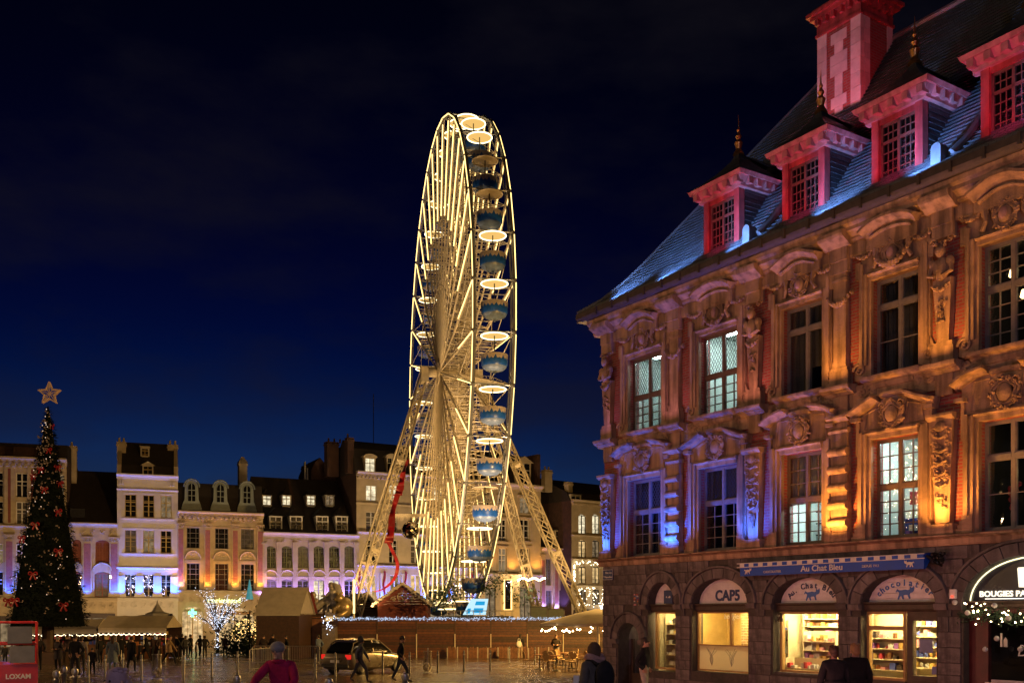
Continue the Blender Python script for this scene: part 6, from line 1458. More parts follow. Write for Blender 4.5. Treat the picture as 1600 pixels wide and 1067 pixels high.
# ---------------------------------------------------------------- the Christmas tree
TY = 62.0; tx = at(75, TY); tz0 = zz(978, TY); tz1 = zz(632, TY); TRr = 2.32
xt = thing('christmas_tree', 'tall dark conical Christmas tree with red bows', 'tree', (tx, TY, gz(TY))); B0 = gz(TY)
cr = MB(); rt = random.Random(3); HT = tz1-tz0
for k in range(15000):
    q = 1-math.sqrt(rt.random()); a = rt.uniform(0, 2*math.pi); lay = .88+.12*((q*16) % 1); rr = TRr*(1-q)**.96*lay*rt.uniform(.80, 1.05)+.06
    c = Vector((rr*math.cos(a), rr*math.sin(a), tz0-B0+q*HT)); d = Vector((math.cos(a), math.sin(a), rt.uniform(-.7, .25))).normalized()*rt.uniform(.10, .24); s = d.cross(Vector((rt.uniform(-.4, .4), rt.uniform(-.4, .4), 1))).normalized()*rt.uniform(.03, .06)
    cr.add([c-s, c+s, c+d*.7+s*.5, c+d], [(0, 1, 2, 3)])
cr.lathe([(TRr*.9, tz0-B0), (TRr*.45, tz0-B0+HT*.5), (.03, tz1-B0-.1)], n=20)
tag(cr.build('crown', mat('artificial_fir', (.004,.007,.005), .85, .5, 2, 0, spec=.1), xt), kind='stuff')
b = MB(); b.tube((0, 0, 0), (0, 0, tz0-B0+.3), .35, 12); b.box(-1.3, 1.3, -1.3, 1.3, 0, .7); b.build('trunk', M['wood_dark'], xt)
bw = MB(); 
for s in (-1, 1):
    bw.path(smooth_path([(0, 0, 0), (s*.22, -.04, .14), (s*.30, -.03, 0), (s*.2, 0, -.06), (0, 0, 0)], 4), .055, 5); bw.path([(0, 0, 0), (s*.10, -.02, -.2), (s*.2, 0, -.42)], [.05, .06, .075], 5)
bw.blob((0, -.04, 0), .08, 6, 5); BOW = bw.mesh('bow', M['ribbon'], True, 60)
def onTree(px, py):
    q = (zz(py, TY)-tz0)/HT; rr = TRr*(1-q)*1.03+.05; x = at(px, TY)-tx; x = max(-rr*.96, min(rr*.96, x)); return Vector((x, -math.sqrt(max(0, rr*rr-x*x))-.05, zz(py, TY)-B0)), q
for px, py in ((82, 665), (82, 704), (81, 766), (72, 822), (75, 898), (105, 862), (48, 842), (47, 938), (117, 945), (29, 938), (73, 735), (100, 800), (60, 745), (110, 755), (95, 730)):
    p, q = onTree(px, py); o = link('bow', BOW, xt, p, R.uniform(-.2, .2), (.55+.35*(1-q),)*3)
si = MB(); wl_ = MB()
for k in range(110):
    py = rt.uniform(645, 965); half = 60*(py-632)/346; p, q = onTree(75+rt.uniform(-1, 1)*half, py)
    for j in range(3): si.blob(p+Vector((rt.uniform(-.15, .15), rt.uniform(-.08, .02), rt.uniform(-.12, .12))), rt.uniform(.03, .06), 7, 5)
for k in range(45):
    py = rt.uniform(640, 970); half = 60*(py-632)/346; p, q = onTree(75+rt.uniform(-1, 1)*half, py); wl_.blob(p+Vector((0, -.06, 0)), .03, 5, 3)
tag(si.build('silver_baubles', mat('silver_bauble', (.40,.34,.33), .2, .1, 4, 0, metal=.6), xt, True), kind='stuff'); tag(wl_.build('tree_lights', glow('tree_bulb', (1, .7, .5), .7), xt), kind='stuff')
sr = MB(); pts = [((.68 if k % 2 == 0 else .30)*math.sin(k*math.pi/5), 0, (.68 if k % 2 == 0 else .30)*math.cos(k*math.pi/5)) for k in range(10)]
for y in (-.1, .1): sr.path([(x, y, z) for x, _, z in pts], .05, 6, closed=True)
for p in pts: sr.tube((p[0], -.1, p[2]), (p[0], .1, p[2]), .03, 5); sr.tube((0, 0, 0), p, .025, 4)
for k in range(90): p = pts[k % 10]; n = pts[(k+1) % 10]; t = rt.random(); sr.blob((lerp(p[0], n[0], t), rt.uniform(-.12, .12), lerp(p[2], n[2], t)), .05, 5, 3)
so = sr.build('star', mat('gold_star', (.34,.20,.09), .5, .3, 5, 0, metal=.4, emit=(1, .5, .2), es=.06), xt, loc=(at(77.5, TY)-tx, 0, zz(615, TY)-B0))

# glittering white light tree and its warm neighbour
LY = 92.0
lt = thing('light_tree', 'bare tree wrapped in hundreds of glittering white lights', 'tree', (at(340, LY), LY, gz(LY))); b = MB(); lb = MB(); zc = zz(945, LY)-gz(LY)
b.tube((0, 0, 0), (0, 0, 1.9), .16, 8, .11)
for k in range(34):
    a = R.uniform(0, 6.28); e = Vector((math.cos(a)*R.uniform(.8, 2.9), math.sin(a)*R.uniform(.5, 2.2), zc+R.uniform(-1.4, 1.5))); m_ = Vector((e.x*.4, e.y*.4, lerp(1.9, e.z, .6))); P = smooth_path([(0, 0, 1.7), m_, e], 5); b.path(P, [.06*(1-i/len(P))+.012 for i in range(len(P))], 4)
    for p in P[3:]:
        for j in range(3): lb.blob(p+Vector((R.gauss(0, .18), R.gauss(0, .18), R.gauss(0, .18))), .022, 4, 3)
for k in range(40): lb.blob((R.gauss(0, .13), -.2, R.uniform(.2, 1.9)), .03, 4, 3)
b.build('trunk', M['wood_dark'], lt); tag(lb.build('crown', M['led_white'], lt), kind='stuff')
cn = thing('blue_light_cone', 'small turquoise light cone tree beside the pale chalet roof', 'light tree', (at(390, 80), 80, gz(80))); b = MB(); b.tube((0, 0, 0), (0, 0, 3.6), .05, 6); b.build('post', M['black_metal'], cn); b = MB(); b.lathe([(.30, zz(936, 80)-gz(80)), (.03, zz(905, 80)-gz(80))], n=10); b.build('cone', mat('turquoise_cone', (.05,.25,.32), .5, .3, 6, 0, emit=(.1,.5,.6), es=.25), cn)
wt = thing('golden_light_dome', 'dense golden curtain of lights behind the glittering tree', 'lights', (at(386, 98), 98, gz(98))); b = MB()
for k in range(420): a = R.uniform(0, math.pi); r_ = math.sqrt(R.random())*1.6; b.blob((r_*math.cos(a), R.uniform(-.3, .3), 1.0+r_*math.sin(a)*1.35), .04, 4, 3)
b2 = MB().tube((0, .4, 0), (0, .4, 3.6), .1, 6); b2.build('post', M['black_metal'], wt); tag(b.build('bulbs', glow('golden_bulb', (1, .62, .18), 2.5), wt), kind='stuff')
hg = thing('dark_shrub', 'dark clipped fir bushes in front of the golden lights', 'shrub', (at(380, 84), 84, gz(84))); b = MB()
for k in range(1800): c = Vector((R.gauss(0, 1.1), R.gauss(0, .7), abs(R.gauss(0, 1))*1.3)); d = Vector((R.uniform(-1, 1), R.uniform(-1, 1), R.uniform(-.3, 1))).normalized()*.3; s = d.orthogonal().normalized()*.07; b.add([c-s, c+s, c+d], [(0, 1, 2)])
tag(b.build('foliage', M['fir'], hg), kind='stuff')

# market tents on the left
def tent(label, px0, px1, Y, py_top, py_eave, m, rz=0, lights=True, depth=3.2):
    cx = at((px0+px1)/2, Y); w = (px1-px0)/FPX*Y; g = gz(Y); t = thing('market_tent', label, 'tent', (cx, Y, g), rz); zt, ze = zz(py_top, Y)-g, zz(py_eave, Y)-g; r = MB(); n = 12; vs = []; fs = []
    for i in range(n+1):
        x = lerp(-w/2, w/2, i/n); sag = .06*math.sin(i*math.pi/n*4)**2; vs += [(x, 0, ze-.35), (x, -.04, ze-sag*.3), (x*.985, depth/2, zt-sag), (x, depth, ze)]
    for i in range(n):
        for j in range(3): fs.append((i*4+j, i*4+4+j, i*4+5+j, i*4+1+j))
    r.add(vs, fs); r.add([(-w/2, 0, ze-.02), (-w/2, depth, ze), (-w/2*.985, depth/2, zt)], [(0, 1, 2)]); r.add([(w/2, 0, ze-.02), (w/2, depth, ze), (w/2*.985, depth/2, zt)], [(0, 1, 2)]); r.build('roof', m, t, True, 40)
    for x in (-w/2+.05, -w/6, w/6, w/2-.05): MB().tube((x, .05, 0), (x, .05, ze), .04, 6).build('pole', M['steel'], t)
    b = MB(); b.box(-w/2+.1, w/2-.1, .1, .7, 0, .95); b.build('counter', M['wood'], t); MB().box(-w/2, w/2, depth-.1, depth, 0, ze).build('back_cloth', M['wood_dark'], t)
    if lights:
        l = MB()
        for k in range(60): x = -w/2+w*k/59; l.blob((x, -.03, ze-.42-.1*abs(math.sin(k*.7))), .028, 4, 3)
        tag(l.build('festoon', glow('tent_bulb', (1, .75, .45), 6), t), kind='stuff')
    g2 = MB()
    for k in range(50): x = R.uniform(-w/2+.2, w/2-.3); z = R.choice((.96, 1.35, 1.7)); g2.box(x, x+R.uniform(.08, .3), .4, .6, z, z+R.uniform(.08, .28), R.choice((0, 1, 2, 4, 6)))
    tag(g2.build('goods', GOODS, t), kind='stuff')
    return t
tent('long cream canvas market tent with warm bulbs along its front edge', 153, 260, 72, 961, 980, M['canvas'], -.03)
tent('cream market tent half hidden behind the Christmas tree', 22, 150, 76, 966, 982, M['canvas'], .03)
pg = thing('pagoda_tent', 'small pointed pagoda tent top rising behind the long cream tent', 'tent', (at(246, 78), 78, gz(78))); zt = zz(937, 78)-gz(78); ze = zz(958, 78)-gz(78); b = MB(); b.lathe([(.02, zt), (.12, zt-.35), (.45, ze+.15), (.95, ze), (.95, ze-.9), (.9, ze-.9)][::-1], n=8); b.build('roof', mat('grey_canvas', (.30,.29,.27), .7, .15), pg); b = MB()
for k in range(4): a = math.pi/4+k*math.pi/2; b.tube((.85*math.cos(a), .85*math.sin(a), 0), (.85*math.cos(a), .85*math.sin(a), ze-.5), .04, 6)
b.build('pole', M['steel'], pg)

# ---------------------------------------------------------------- street furniture
bolm = mat('bollard_iron', (.12,.12,.125), .4, .25, 6, .1, metal=.5)
bs = MB(); bs.lathe([(.055, 0), (.055, .06), (.042, .08), (.042, .98), (.03, 1.02), (.008, 1.035)], n=12); BS = bs.mesh('shaft', bolm, True); bb = MB(); bb.lathe([(.055, .80), (.055, .86)], n=12); BB = bb.mesh('band', M['steel'])
bo = MB(); bo.lathe([(.11, 0), (.11, .12), (.07, .18), (.06, .70), (.08, .74), (.08, .78), (.05, .82)], n=14); BO = bo.mesh('shaft', bolm, True); bk = MB(); bk.lathe([(.02, .80), (.07, .84), (.09, .91), (.07, .98), (.01, 1.01)], n=14); BK = bk.mesh('ball', M['steel'], True)
spots = [(138, 1066, 'slim bollard left of the child by the Christmas tree'), (164, 1064, 'slim bollard in front of the pale blue coat'), (192, 1060, 'slim bollard between the blue coat and the black coat'), (221, 1064, 'slim bollard just left of the wrapped bin on the left'), (287, 1066, 'slim bollard right of the person in the beige coat'), (331, 1057, 'slim bollard standing alone below the glittering tree'), (371, 1053, 'slim bollard below the dark bushes'), (493, 1060, 'slim bollard right of the crowd barriers'), (524, 1056, 'slim bollard at the tail of the parked car'), (598, 1052, 'slim bollard against the side of the parked car'), (640, 1054, 'slim bollard just right of the black walker'), (684, 1050, 'slim bollard right of the plastic bag bin'), (725, 1049, 'slim bollard below the middle of the fence'), (766, 1047, 'slim bollard in front of the fence below the screen'), (796, 1036, 'slim far bollard close to the fence palings'), (836, 1038, 'slim bollard at the edge of the cafe chairs')]
for px, py, lab in spots:
    Yb_ = dist(py); t = thing('bollard', lab, 'bollard', (at(px, Yb_), Yb_, gz(Yb_)), 0, 'slim bollards across the square'); link('shaft', BS, t); link('band', BB, t)
for px, Yb_, lab in ((88, 24, 'ball-topped bollard nearest the red lift'), (100, 27, 'ball-topped bollard behind the one by the red lift'), (117, 25.5, 'ball-topped bollard in front of the black coat at left'), (514, 20, 'ball-topped bollard at the bottom edge below the car'), (370, 21.5, 'ball-topped bollard just left of the cyclist'), (633, 22.5, 'ball-topped bollard at the feet of the black walker')):
    t = thing('ball_bollard', lab, 'bollard', (at(px, Yb_), Yb_, gz(Yb_)), 0, 'ball-topped bollards in front'); link('shaft', BO, t); link('ball', BK, t)
bag = glassmat('clear_bag', (.75, .72, .68), .12, .25, 1)
def bin_(px, py, lab):
    Yb_ = dist(py); t = thing('bag_bin', lab, 'bin', (at(px, Yb_), Yb_, gz(Yb_)), 0, 'plastic bag bins'); b = MB(); b.tube((0, .2, 0), (0, .2, 1.15), .03, 6); b.path([(.19*math.cos(k*.5236), .19*math.sin(k*.5236), 1.0) for k in range(12)], .015, 5, closed=True); b.lathe([(.2, 0), (.2, .03)], n=14); b.build('stand', M['steel'], t)
    vs = []; n = 14
    for z, r_ in ((1.02, .2), (.8, .17), (.5, .19), (.2, .2), (.08, .12)): vs += [((r_+R.uniform(-.02, .02))*math.cos(k*6.283/n), (r_+R.uniform(-.02, .02))*math.sin(k*6.283/n), z) for k in range(n)]
    MB().add(vs, [(i*n+k, i*n+(k+1) % n, (i+1)*n+(k+1) % n, (i+1)*n+k) for i in range(4) for k in range(n)]).build('bag', bag, t, True, 60); b = MB()
    for k in range(7): b.blob((R.uniform(-.1, .1), R.uniform(-.1, .1), .15+R.uniform(0, .3)), R.uniform(.05, .09), 6, 4)
    tag(b.build('litter', M['white'], t), kind='stuff')
bin_(245, 1061, 'tall bag bin standing in front of the beige coat walker'); bin_(668, 1051, 'bag bin in front of the fence right of the black walker')
bm_ = MB(); L = 2.0
bm_.path([(-L/2, 0, .15), (-L/2, 0, 1.05), (-L/2+.08, 0, 1.12), (L/2-.08, 0, 1.12), (L/2, 0, 1.05), (L/2, 0, .15)], .022, 6); bm_.tube((-L/2, 0, .2), (L/2, 0, .2), .02, 6)
BF = bm_.mesh('frame', M['steel'], True); bm_ = MB()
for k in range(1, 20): bm_.tube((-L/2+L*k/20, 0, .2), (-L/2+L*k/20, 0, 1.11), .009, 5)
BR = bm_.mesh('bars', M['steel']); bm_ = MB()
for x in (-.7, .7): bm_.path([(x, -.3, 0), (x, 0, .2), (x, .3, 0)], .02, 5)
BG = bm_.mesh('foot', M['steel'])
for px, Yb_, rz, lab in ((423, 57, .05, 'crowd barrier below the pale-roofed chalet'), (471, 56, -.04, 'crowd barrier below the plank gate shed'), (410, 48, 1.2, 'crowd barrier turned end-on beside the cyclist')):
    t = thing('crowd_barrier', lab, 'barrier', (at(px, Yb_), Yb_, gz(Yb_)), rz, 'crowd barriers'); link('frame', BF, t); link('bars', BR, t); link('foot', BG, t)
# cafe: big square parasol with bulbs, round-backed chairs, tables
PY = 45.0; pxs = at(934, PY); pg_ = gz(PY)
pa = thing('parasol', 'large square cream parasol with warm bulbs over the cafe chairs', 'parasol', (pxs, PY, pg_), .35); ez = zz(974, PY)-pg_; az = zz(950, PY)-pg_; hw = 1.95
vs = [(0, 0, az)]; n = 6; ring = []
for s, (ax, ay) in enumerate(((-1, -1), (1, -1), (1, 1), (-1, 1))):
    bx, by = ((1, -1), (1, 1), (-1, 1), (-1, -1))[s]
    for k in range(n): ring.append((lerp(ax, bx, k/n)*hw, lerp(ay, by, k/n)*hw, ez+.05*math.sin(k/n*math.pi)))
N_ = len(ring); vs += [(x*.5, y*.5, lerp(az, z, .46)) for x, y, z in ring]+ring+[(x, y, z-.12) for x, y, z in ring]; fs = [(0, 1+k, 1+(k+1) % N_) for k in range(N_)]
for o_ in (1, 1+N_): fs += [(o_+k, o_+N_+k, o_+N_+(k+1) % N_, o_+(k+1) % N_) for k in range(N_)]
MB().add(vs, fs).build('canopy', M['canvas'], pa, True, 30); b = MB(); b.tube((0, 0, 0), (0, 0, az), .045, 8); b.box(-.4, .4, -.4, .4, 0, .12); b.build('pole', M['canvas'], pa); b = MB()
for k in range(0, N_, 6): b.tube((0, 0, az-.08), (ring[k][0], ring[k][1], ring[k][2]-.02), .015, 4)
b.build('rib', M['wood'], pa); l = MB()
for k in range(N_*2):
    x, y, z = ring[(k//2) % N_]; l.blob((x+R.uniform(-.1, .1), y+R.uniform(-.1, .1), z-.2-.16*abs(math.sin(k*.45))), .032, 6, 4)
tag(l.build('bulbs', M['bulb'], pa, True), kind='stuff')
wick = mat('wicker', (.38,.24,.10), .6, .3, 20, .3)
cs = MB(); cs.lathe([(.02, .45), (.20, .45), (.215, .47), (.20, .49), (.02, .485)], n=14); CS = cs.mesh('seat', wick, True); cb = MB(); P = [(.19*math.sin(a), .20-.03*math.cos(a), .72+.20*math.cos(a)*-1) for a in [k*math.pi/8 for k in range(16)]]; cb.path(P, .018, 5, closed=True); cb.add([(x*.95, y, z) for x, y, z in P], [tuple(range(16))]); CB = cb.mesh('backrest', wick); LG = []
for x, y in ((-.15, -.15), (.15, -.15), (.15, .17), (-.15, .17)): LG.append(MB().tube((x*1.15, y*1.15, 0), (x*.9, y*.9, .46), .014, 5).mesh('leg', M['wood_dark']))
tt = MB(); tt.lathe([(.02, .72), (.32, .72), (.33, .735), (.32, .75), (.02, .75)], n=16); TT = tt.mesh('table_top', M['wood']); tp = MB(); tp.lathe([(.22, 0), (.2, .03), (.03, .06), (.03, .70), (.1, .72)], n=12); TP = tp.mesh('pedestal', M['black_metal'])
used_ = set()
for k, (px, Yt) in enumerate(((843, 52), (869, 50), (893, 53), (915, 49), (880, 57))):
    lab = ['table nearest the slim far bollard', 'front table under the bulbs', 'table in the second row', 'table closest to the hooded backpacker', 'back table by the fence palings'][k]
    t = thing('cafe_table', 'round cafe '+lab.replace('front table', 'table in front').replace('back table', 'table at the back'), 'table', (at(px, Yt), Yt, gz(Yt)), 0, 'cafe tables'); link('table_top', TT, t); link('pedestal', TP, t)
    for j in range(3):
        a = 1.2+j*2.1+k*.7; sd_ = ('right' if math.cos(a) > 0 else 'left') if abs(math.cos(a)) > abs(math.sin(a)) else ('far' if math.sin(a) > 0 else 'near')
        if j == 2 and sd_ in used_: sd_ = 'third'
        used_ = (set() if j == 0 else used_) | {sd_}
        c = thing('cafe_chair', 'wicker cafe chair on the %s side of the %s' % (sd_, lab), 'chair', (at(px, Yt)+.62*math.cos(a), Yt+.62*math.sin(a), gz(Yt+.62*math.sin(a))), a-math.pi/2+R.uniform(-.3, .3), 'wicker cafe chairs')
        link('seat', CS, c); link('backrest', CB, c)
        for q in LG: link('leg', q, c)
# red scissor lift
LYf = 27.0; lf = thing('scissor_lift', 'red scissor lift with rails at the left edge', 'lift', (at(22, LYf), LYf, gz(LYf)), .45); redp = mat('red_machine_paint', (.45,.02,.025), .4, .2, 4, .05, coat=.3); b = MB(); b.box(-.55, .55, -.9, .9, .18, .62); b.build('chassis', redp, lf)
for x in (-.56, .56):
    for y in (-.6, .6): MB().lathe([(.08, -.1), (.2, -.1), (.21, -.07), (.21, .07), (.2, .1), (.08, .1)], n=16, mat=Matrix.Translation((x, y, .21)) @ Matrix.Rotation(math.pi/2, 4, 'Y')).build('wheel', M['black'], lf, True)
b = MB()
for k in range(3):
    z = .66+k*.12
    for x in (-.4, .4): b.obox((x, 0, z), (.03, 0, 0), (0, .8, 0), (0, 0, .035))
b.build('scissor_arms', M['black_metal'], lf); b = MB(); b.box(-.56, .56, -.92, .92, 1.0, 1.08); b.build('platform', redp, lf); b = MB()
for x in (-.54, .54):
    for y in (-.9, -.3, .3, .9): b.tube((x, y, 1.08), (x, y, 2.15), .022, 6)
for z in (1.6, 2.15): b.path([(-.54, -.9, z), (.54, -.9, z), (.54, .9, z), (-.54, .9, z)], .024, 6, closed=True)
b.build('rail', redp, lf); MB().box(-.15, .42, -.95, -.9, 1.62, 2.05).build('control_box', mat('grey_cover', (.14,.15,.17), .6, .2), lf); MB().box(-.10, .48, -.955, -.925, 1.12, 1.55).build('notice_board', mat('grey_board', (.17,.18,.20), .6, .2), lf)
pnl = MB().box(-.555, .555, -.935, -.905, .55, 1.0).build('skirt', redp, lf); text('LOXAM', pnl, (.10, -.94, .72), .17, M['white'], .003, bold=.006)

# street lamps added out of view to brighten the square and the exchange
M['lantern'] = glow('added_lantern_glow', (1, .66, .34), 20)
def added_street_lamp(x, y, lab, p, col=(1, .56, .22)):
    t = thing('added_street_lamp', lab, 'street lamp', (x, y, gz(y)), 0, 'street lamps round the square'); b = MB(); b.lathe([(.20, 0), (.18, .5), (.09, .8), (.06, 6.6)], n=12); b.path([(0, 0, 6.5), (-.45, 0, 6.9), (-.45, 0, 7.9), (0, 0, 8.05)], .03, 6); b.build('post', M['black_metal'], t, True)
    b = MB(); b.lathe([(.10, 7.34), (.22, 7.42), (.26, 7.8), (.20, 7.85)], n=12); b.build('lantern', M['lantern'], t); b = MB(); b.lathe([(.30, 7.86), (.24, 7.98), (.04, 8.12)], n=12); b.build('cap', M['black_metal'], t)
    point('added_lamp_light', (x, y-.0, gz(y)+7.1), p, col, .22).data.use_shadow = True
added_street_lamp(-12.5, 11, 'street lamp on the square left of the viewer', 450)
added_street_lamp(-15.5, 23, 'street lamp just beyond the red lift', 1300)
added_street_lamp(-33, 49, 'street lamp on the square left of the Christmas tree', 2200)
added_street_lamp(8.6, 57, 'street lamp in the side street behind the exchange corner', 16000, (1, .54, .13))
added_street_lamp(2.0, -7, 'street lamp behind the viewer', 1500, (.85, .72, 1))
# ---------------------------------------------------------------- people
def cloth(c): return mat('cloth', c, .9, .3, 8, .3, spec=.15)
HAIR = {'lilac': mat('pale_knit', (.26,.18,.21), .9, .3), 'dark': mat('dark_hair', (.03,.02,.015), .6, .3), 'brown': mat('brown_hair', (.045,.022,.012), .6, .3), 'blond': mat('fair_hair', (.34,.18,.075), .6, .3), 'grey': mat('grey_wool', (.25,.24,.24), .9, .3)}
SHOE = mat('shoe_leather', (.03,.025,.022), .5, .2); SHOEW = mat('pale_shoes', (.55,.52,.48), .6, .2); EYE = mat('eye', (.02,.015,.015), .2, 0, bump=0)
def person(label, px, Y, h=1.75, yaw=0, top=(.03,.03,.035), legs=(.05,.05,.07), hair='dark', stride=.0, lean=0, arms='down', bulk=1.0, hat=None, coat=None, group='people in the square', shoe=None, hood=None, bag=False):
    X = at(px, Y); t = thing('person', label, 'person', (X, Y, gz(Y)), math.radians(yaw), group); k = h/1.75
    V = []; Rr = []; E_ = []; reg = []
    def v(p, r): V.append(Vector(p)*k); Rr.append((r[0]*k, r[1]*k) if isinstance(r, tuple) else (r*k, r*k)); return len(V)-1
    def e(a, b, g): E_.append((a, b)); reg.append(g)
    ln = lean
    pel = v((0, 0, .95), (.145*bulk, .115*bulk)); sp_ = v((0, .02+ln*.12, 1.12), (.14*bulk, .11*bulk)); chs = v((0, .02+ln*.3, 1.32), (.165*bulk, .125*bulk)); nk = v((0, .03+ln*.42, 1.475), .06); hb_ = v((0, .045+ln*.47, 1.565), (.078, .088)); ht = v((0, .05+ln*.5, 1.665), (.074, .088))
    e(pel, sp_, 1); e(sp_, chs, 1); e(chs, nk, 1); e(nk, hb_, 0); e(hb_, ht, 0)
    hands = []
    for s in (-1, 1):
        sw = stride*s
        sh = v((s*.185, .02+ln*.36, 1.40), .068*bulk); e(chs, sh, 1)
        if arms == 'bars': el = v((s*.30, .25+ln*.3, 1.20), .055*bulk); wr = v((s*.27, .50+ln*.25, 1.08), .042)
        elif arms == 'pockets': el = v((s*.31, -.10, 1.13), .058*bulk); wr = v((s*.22, .06, .95), .045)
        elif arms == 'hold': el = v((s*.26, -.02, 1.12), .058*bulk); wr = v((s*.12, .24, 1.12), .045)
        else: el = v((s*.24, .02-sw*.22+ln*.25, 1.13), .055*bulk); wr = v((s*.25, .10-sw*.30+ln*.2, .89), .042)
        e(sh, el, 1); e(el, wr, 1); d = (V[wr]-V[el]).normalized()*.07; pm = v(tuple((V[wr]+d)/k), (.034, .022)); e(wr, pm, 0); hands.append((V[pm], d.normalized(), s))
        hp = v((s*.085, 0, .90), .098*bulk**.5); e(pel, hp, 2); kn = v((s*.10, .05+sw*.26, .50+.02*abs(sw)), .066); an = v((s*.10, sw*.42-.02, .09+max(0, -sw)*.10), .045); to = v((s*.115, sw*.42+.14, .045+max(0, -sw)*.03), .038); e(hp, kn, 2); e(kn, an, 2); e(an, to, 3)
    me = bpy.data.meshes.new('skeleton'); me.from_pydata([tuple(p) for p in V], E_, []); o = bpy.data.objects.new('skeleton', me); COL.objects.link(o)
    o.modifiers.new('s', 'SKIN'); sv = me.skin_vertices[0].data
    for i, r in enumerate(Rr): sv[i].radius = r
    sv[0].use_root = True; ss = o.modifiers.new('d', 'SUBSURF'); ss.levels = 2; ss.render_levels = 2
    bpy.context.view_layer.update(); bm2 = bpy.data.meshes.new_from_object(o.evaluated_get(bpy.context.evaluated_depsgraph_get())); bpy.data.objects.remove(o)
    vs = [tuple(q.co) for q in bm2.vertices]; m = MB(); m.v = vs; m.f = [tuple(p.vertices) for p in bm2.polygons]
    segs = [(V[a], V[b], g) for (a, b), g in zip(E_, reg)]
    for p in bm2.polygons:
        c = p.center; best = 9; bi = 1
        for a, b, g in segs:
            ab = b-a; tt_ = max(0, min(1, (c-a).dot(ab)/ab.length_squared)); d = (c-(a+ab*tt_)).length
            if d < best: best = d; bi = g
        if bi == 1 and c.z < .97*k and abs(c.x) < .2*k and arms != 'bars': bi = 1 if c.z > .86*k else 2
        m.m.append(bi)
    bpy.data.meshes.remove(bm2)
    hc = (V[hb_]+V[ht])/2
    # fingers, nose, ears belong to the same surface
    for c, d, s in hands:
        sd = Vector((0, 1, 0)) if abs(d.y) < .7 else Vector((1, 0, 0)); sd = (sd-d*sd.dot(d)).normalized()
        for j, (of, L) in enumerate(((-.024, .055), (-.008, .065), (.008, .062), (.022, .048))): p0 = c+sd*of*k; p1 = p0+d*L*.55*k; p2 = p1+(d+Vector((-s*.6, 0, 0)))*L*.4*k; m.path([p0, p1, p2], [.009*k, .0085*k, .006*k], 5, 0)
        m.path([c-d*.03*k+sd*.025*k, c+sd*.05*k, c+d*.03*k+sd*.055*k], [.011*k, .010*k, .007*k], 5, 0)
    f = Vector((0, 1, 0)); m.blob(hc+Vector((0, .098, -.012))*k, (.014*k, .022*k, .026*k), 6, 5, 0); m.blob(hc+Vector((0, .082, -.062))*k, (.026*k, .014*k, .010*k), 6, 4, 0); m.blob(hc+Vector((0, .066, -.095))*k, (.035*k, .03*k, .026*k), 6, 4, 0)
    for s in (-1, 1): m.blob(hc+Vector((s*.083, -.005, -.01))*k, (.012*k, .02*k, .03*k), 6, 5, 0)
    topm = cloth(top); m.build('body', [M['skin'], topm, cloth(legs), shoe or SHOE], t, True, 80)
    co_ = MB(); nk_ = V[nk]; co_.path([nk_+Vector((.078*math.cos(q*.628), .078*math.sin(q*.628)-.008, -.012+.012*math.sin(q*.628)))*k for q in range(10)], .030*k, 6, closed=True); co_.build('collar', topm, t, True)
    ey = MB()
    for s in (-1, 1): ey.blob(hc+Vector((s*.032, .083, .015))*k, .010*k, 6, 4)
    ey.build('eyes', EYE, t)
    hh = MB(); hr = Vector((.090, .103, .105))*k
    if hat == 'helmet': hh.blob(hc+Vector((0, -.005, .055))*k, (.108*k, .135*k, .09*k), 12, 8); hh.build('helmet', HAIR['grey'], t, True)
    elif hat == 'beanie': hh.blob(hc+Vector((0, -.008, .045))*k, (.096*k, .108*k, .098*k), 12, 8); hh.build('beanie', HAIR[hair], t, True)
    elif hood is not None: hh.blob(hc+Vector((0, -.03, .01))*k, (.115*k, .115*k, .15*k), 12, 8); hh.build('hood', cloth(hood), t, True)
    else:
        hh.blob(hc+Vector((0, -.022, .030))*k, tuple(hr), 12, 8); hh.blob(hc+Vector((0, -.055, -.035))*k, (.080*k, .062*k, .075*k), 10, 7)
        for q in range(10): a_ = q*.7; hh.blob(hc+Vector((.055*math.cos(a_), -.03+.06*math.sin(a_), .105-.012*(q % 3)))*k, (.035*k, .035*k, .022*k), 6, 4)
        if hat == 'long': hh.path([hc+Vector((0, -.06, .02))*k, hc+Vector((0, -.09, -.10))*k, hc+Vector((0, -.10, -.24))*k], [.085*k, .085*k, .05*k], 8)
        hh.build('hair', HAIR[hair], t, True)
    if coat is not None:
        c = MB(); n = 14; vs = []
        for z, rx, ry in ((1.10, .17, .135), (.95, .19, .15), (coat, .215, .19)): vs += [((rx*bulk*math.cos(q*6.283/n))*k, (ry*bulk*math.sin(q*6.283/n)+.01)*k, z*k) for q in range(n)]
        c.add(vs, [(i*n+q, (i+1)*n+q, (i+1)*n+(q+1) % n, i*n+(q+1) % n) for i in range(2) for q in range(n)]); c.build('coat_skirt', topm, t, True, 80)
    return t
K = (.02,.02,.024)
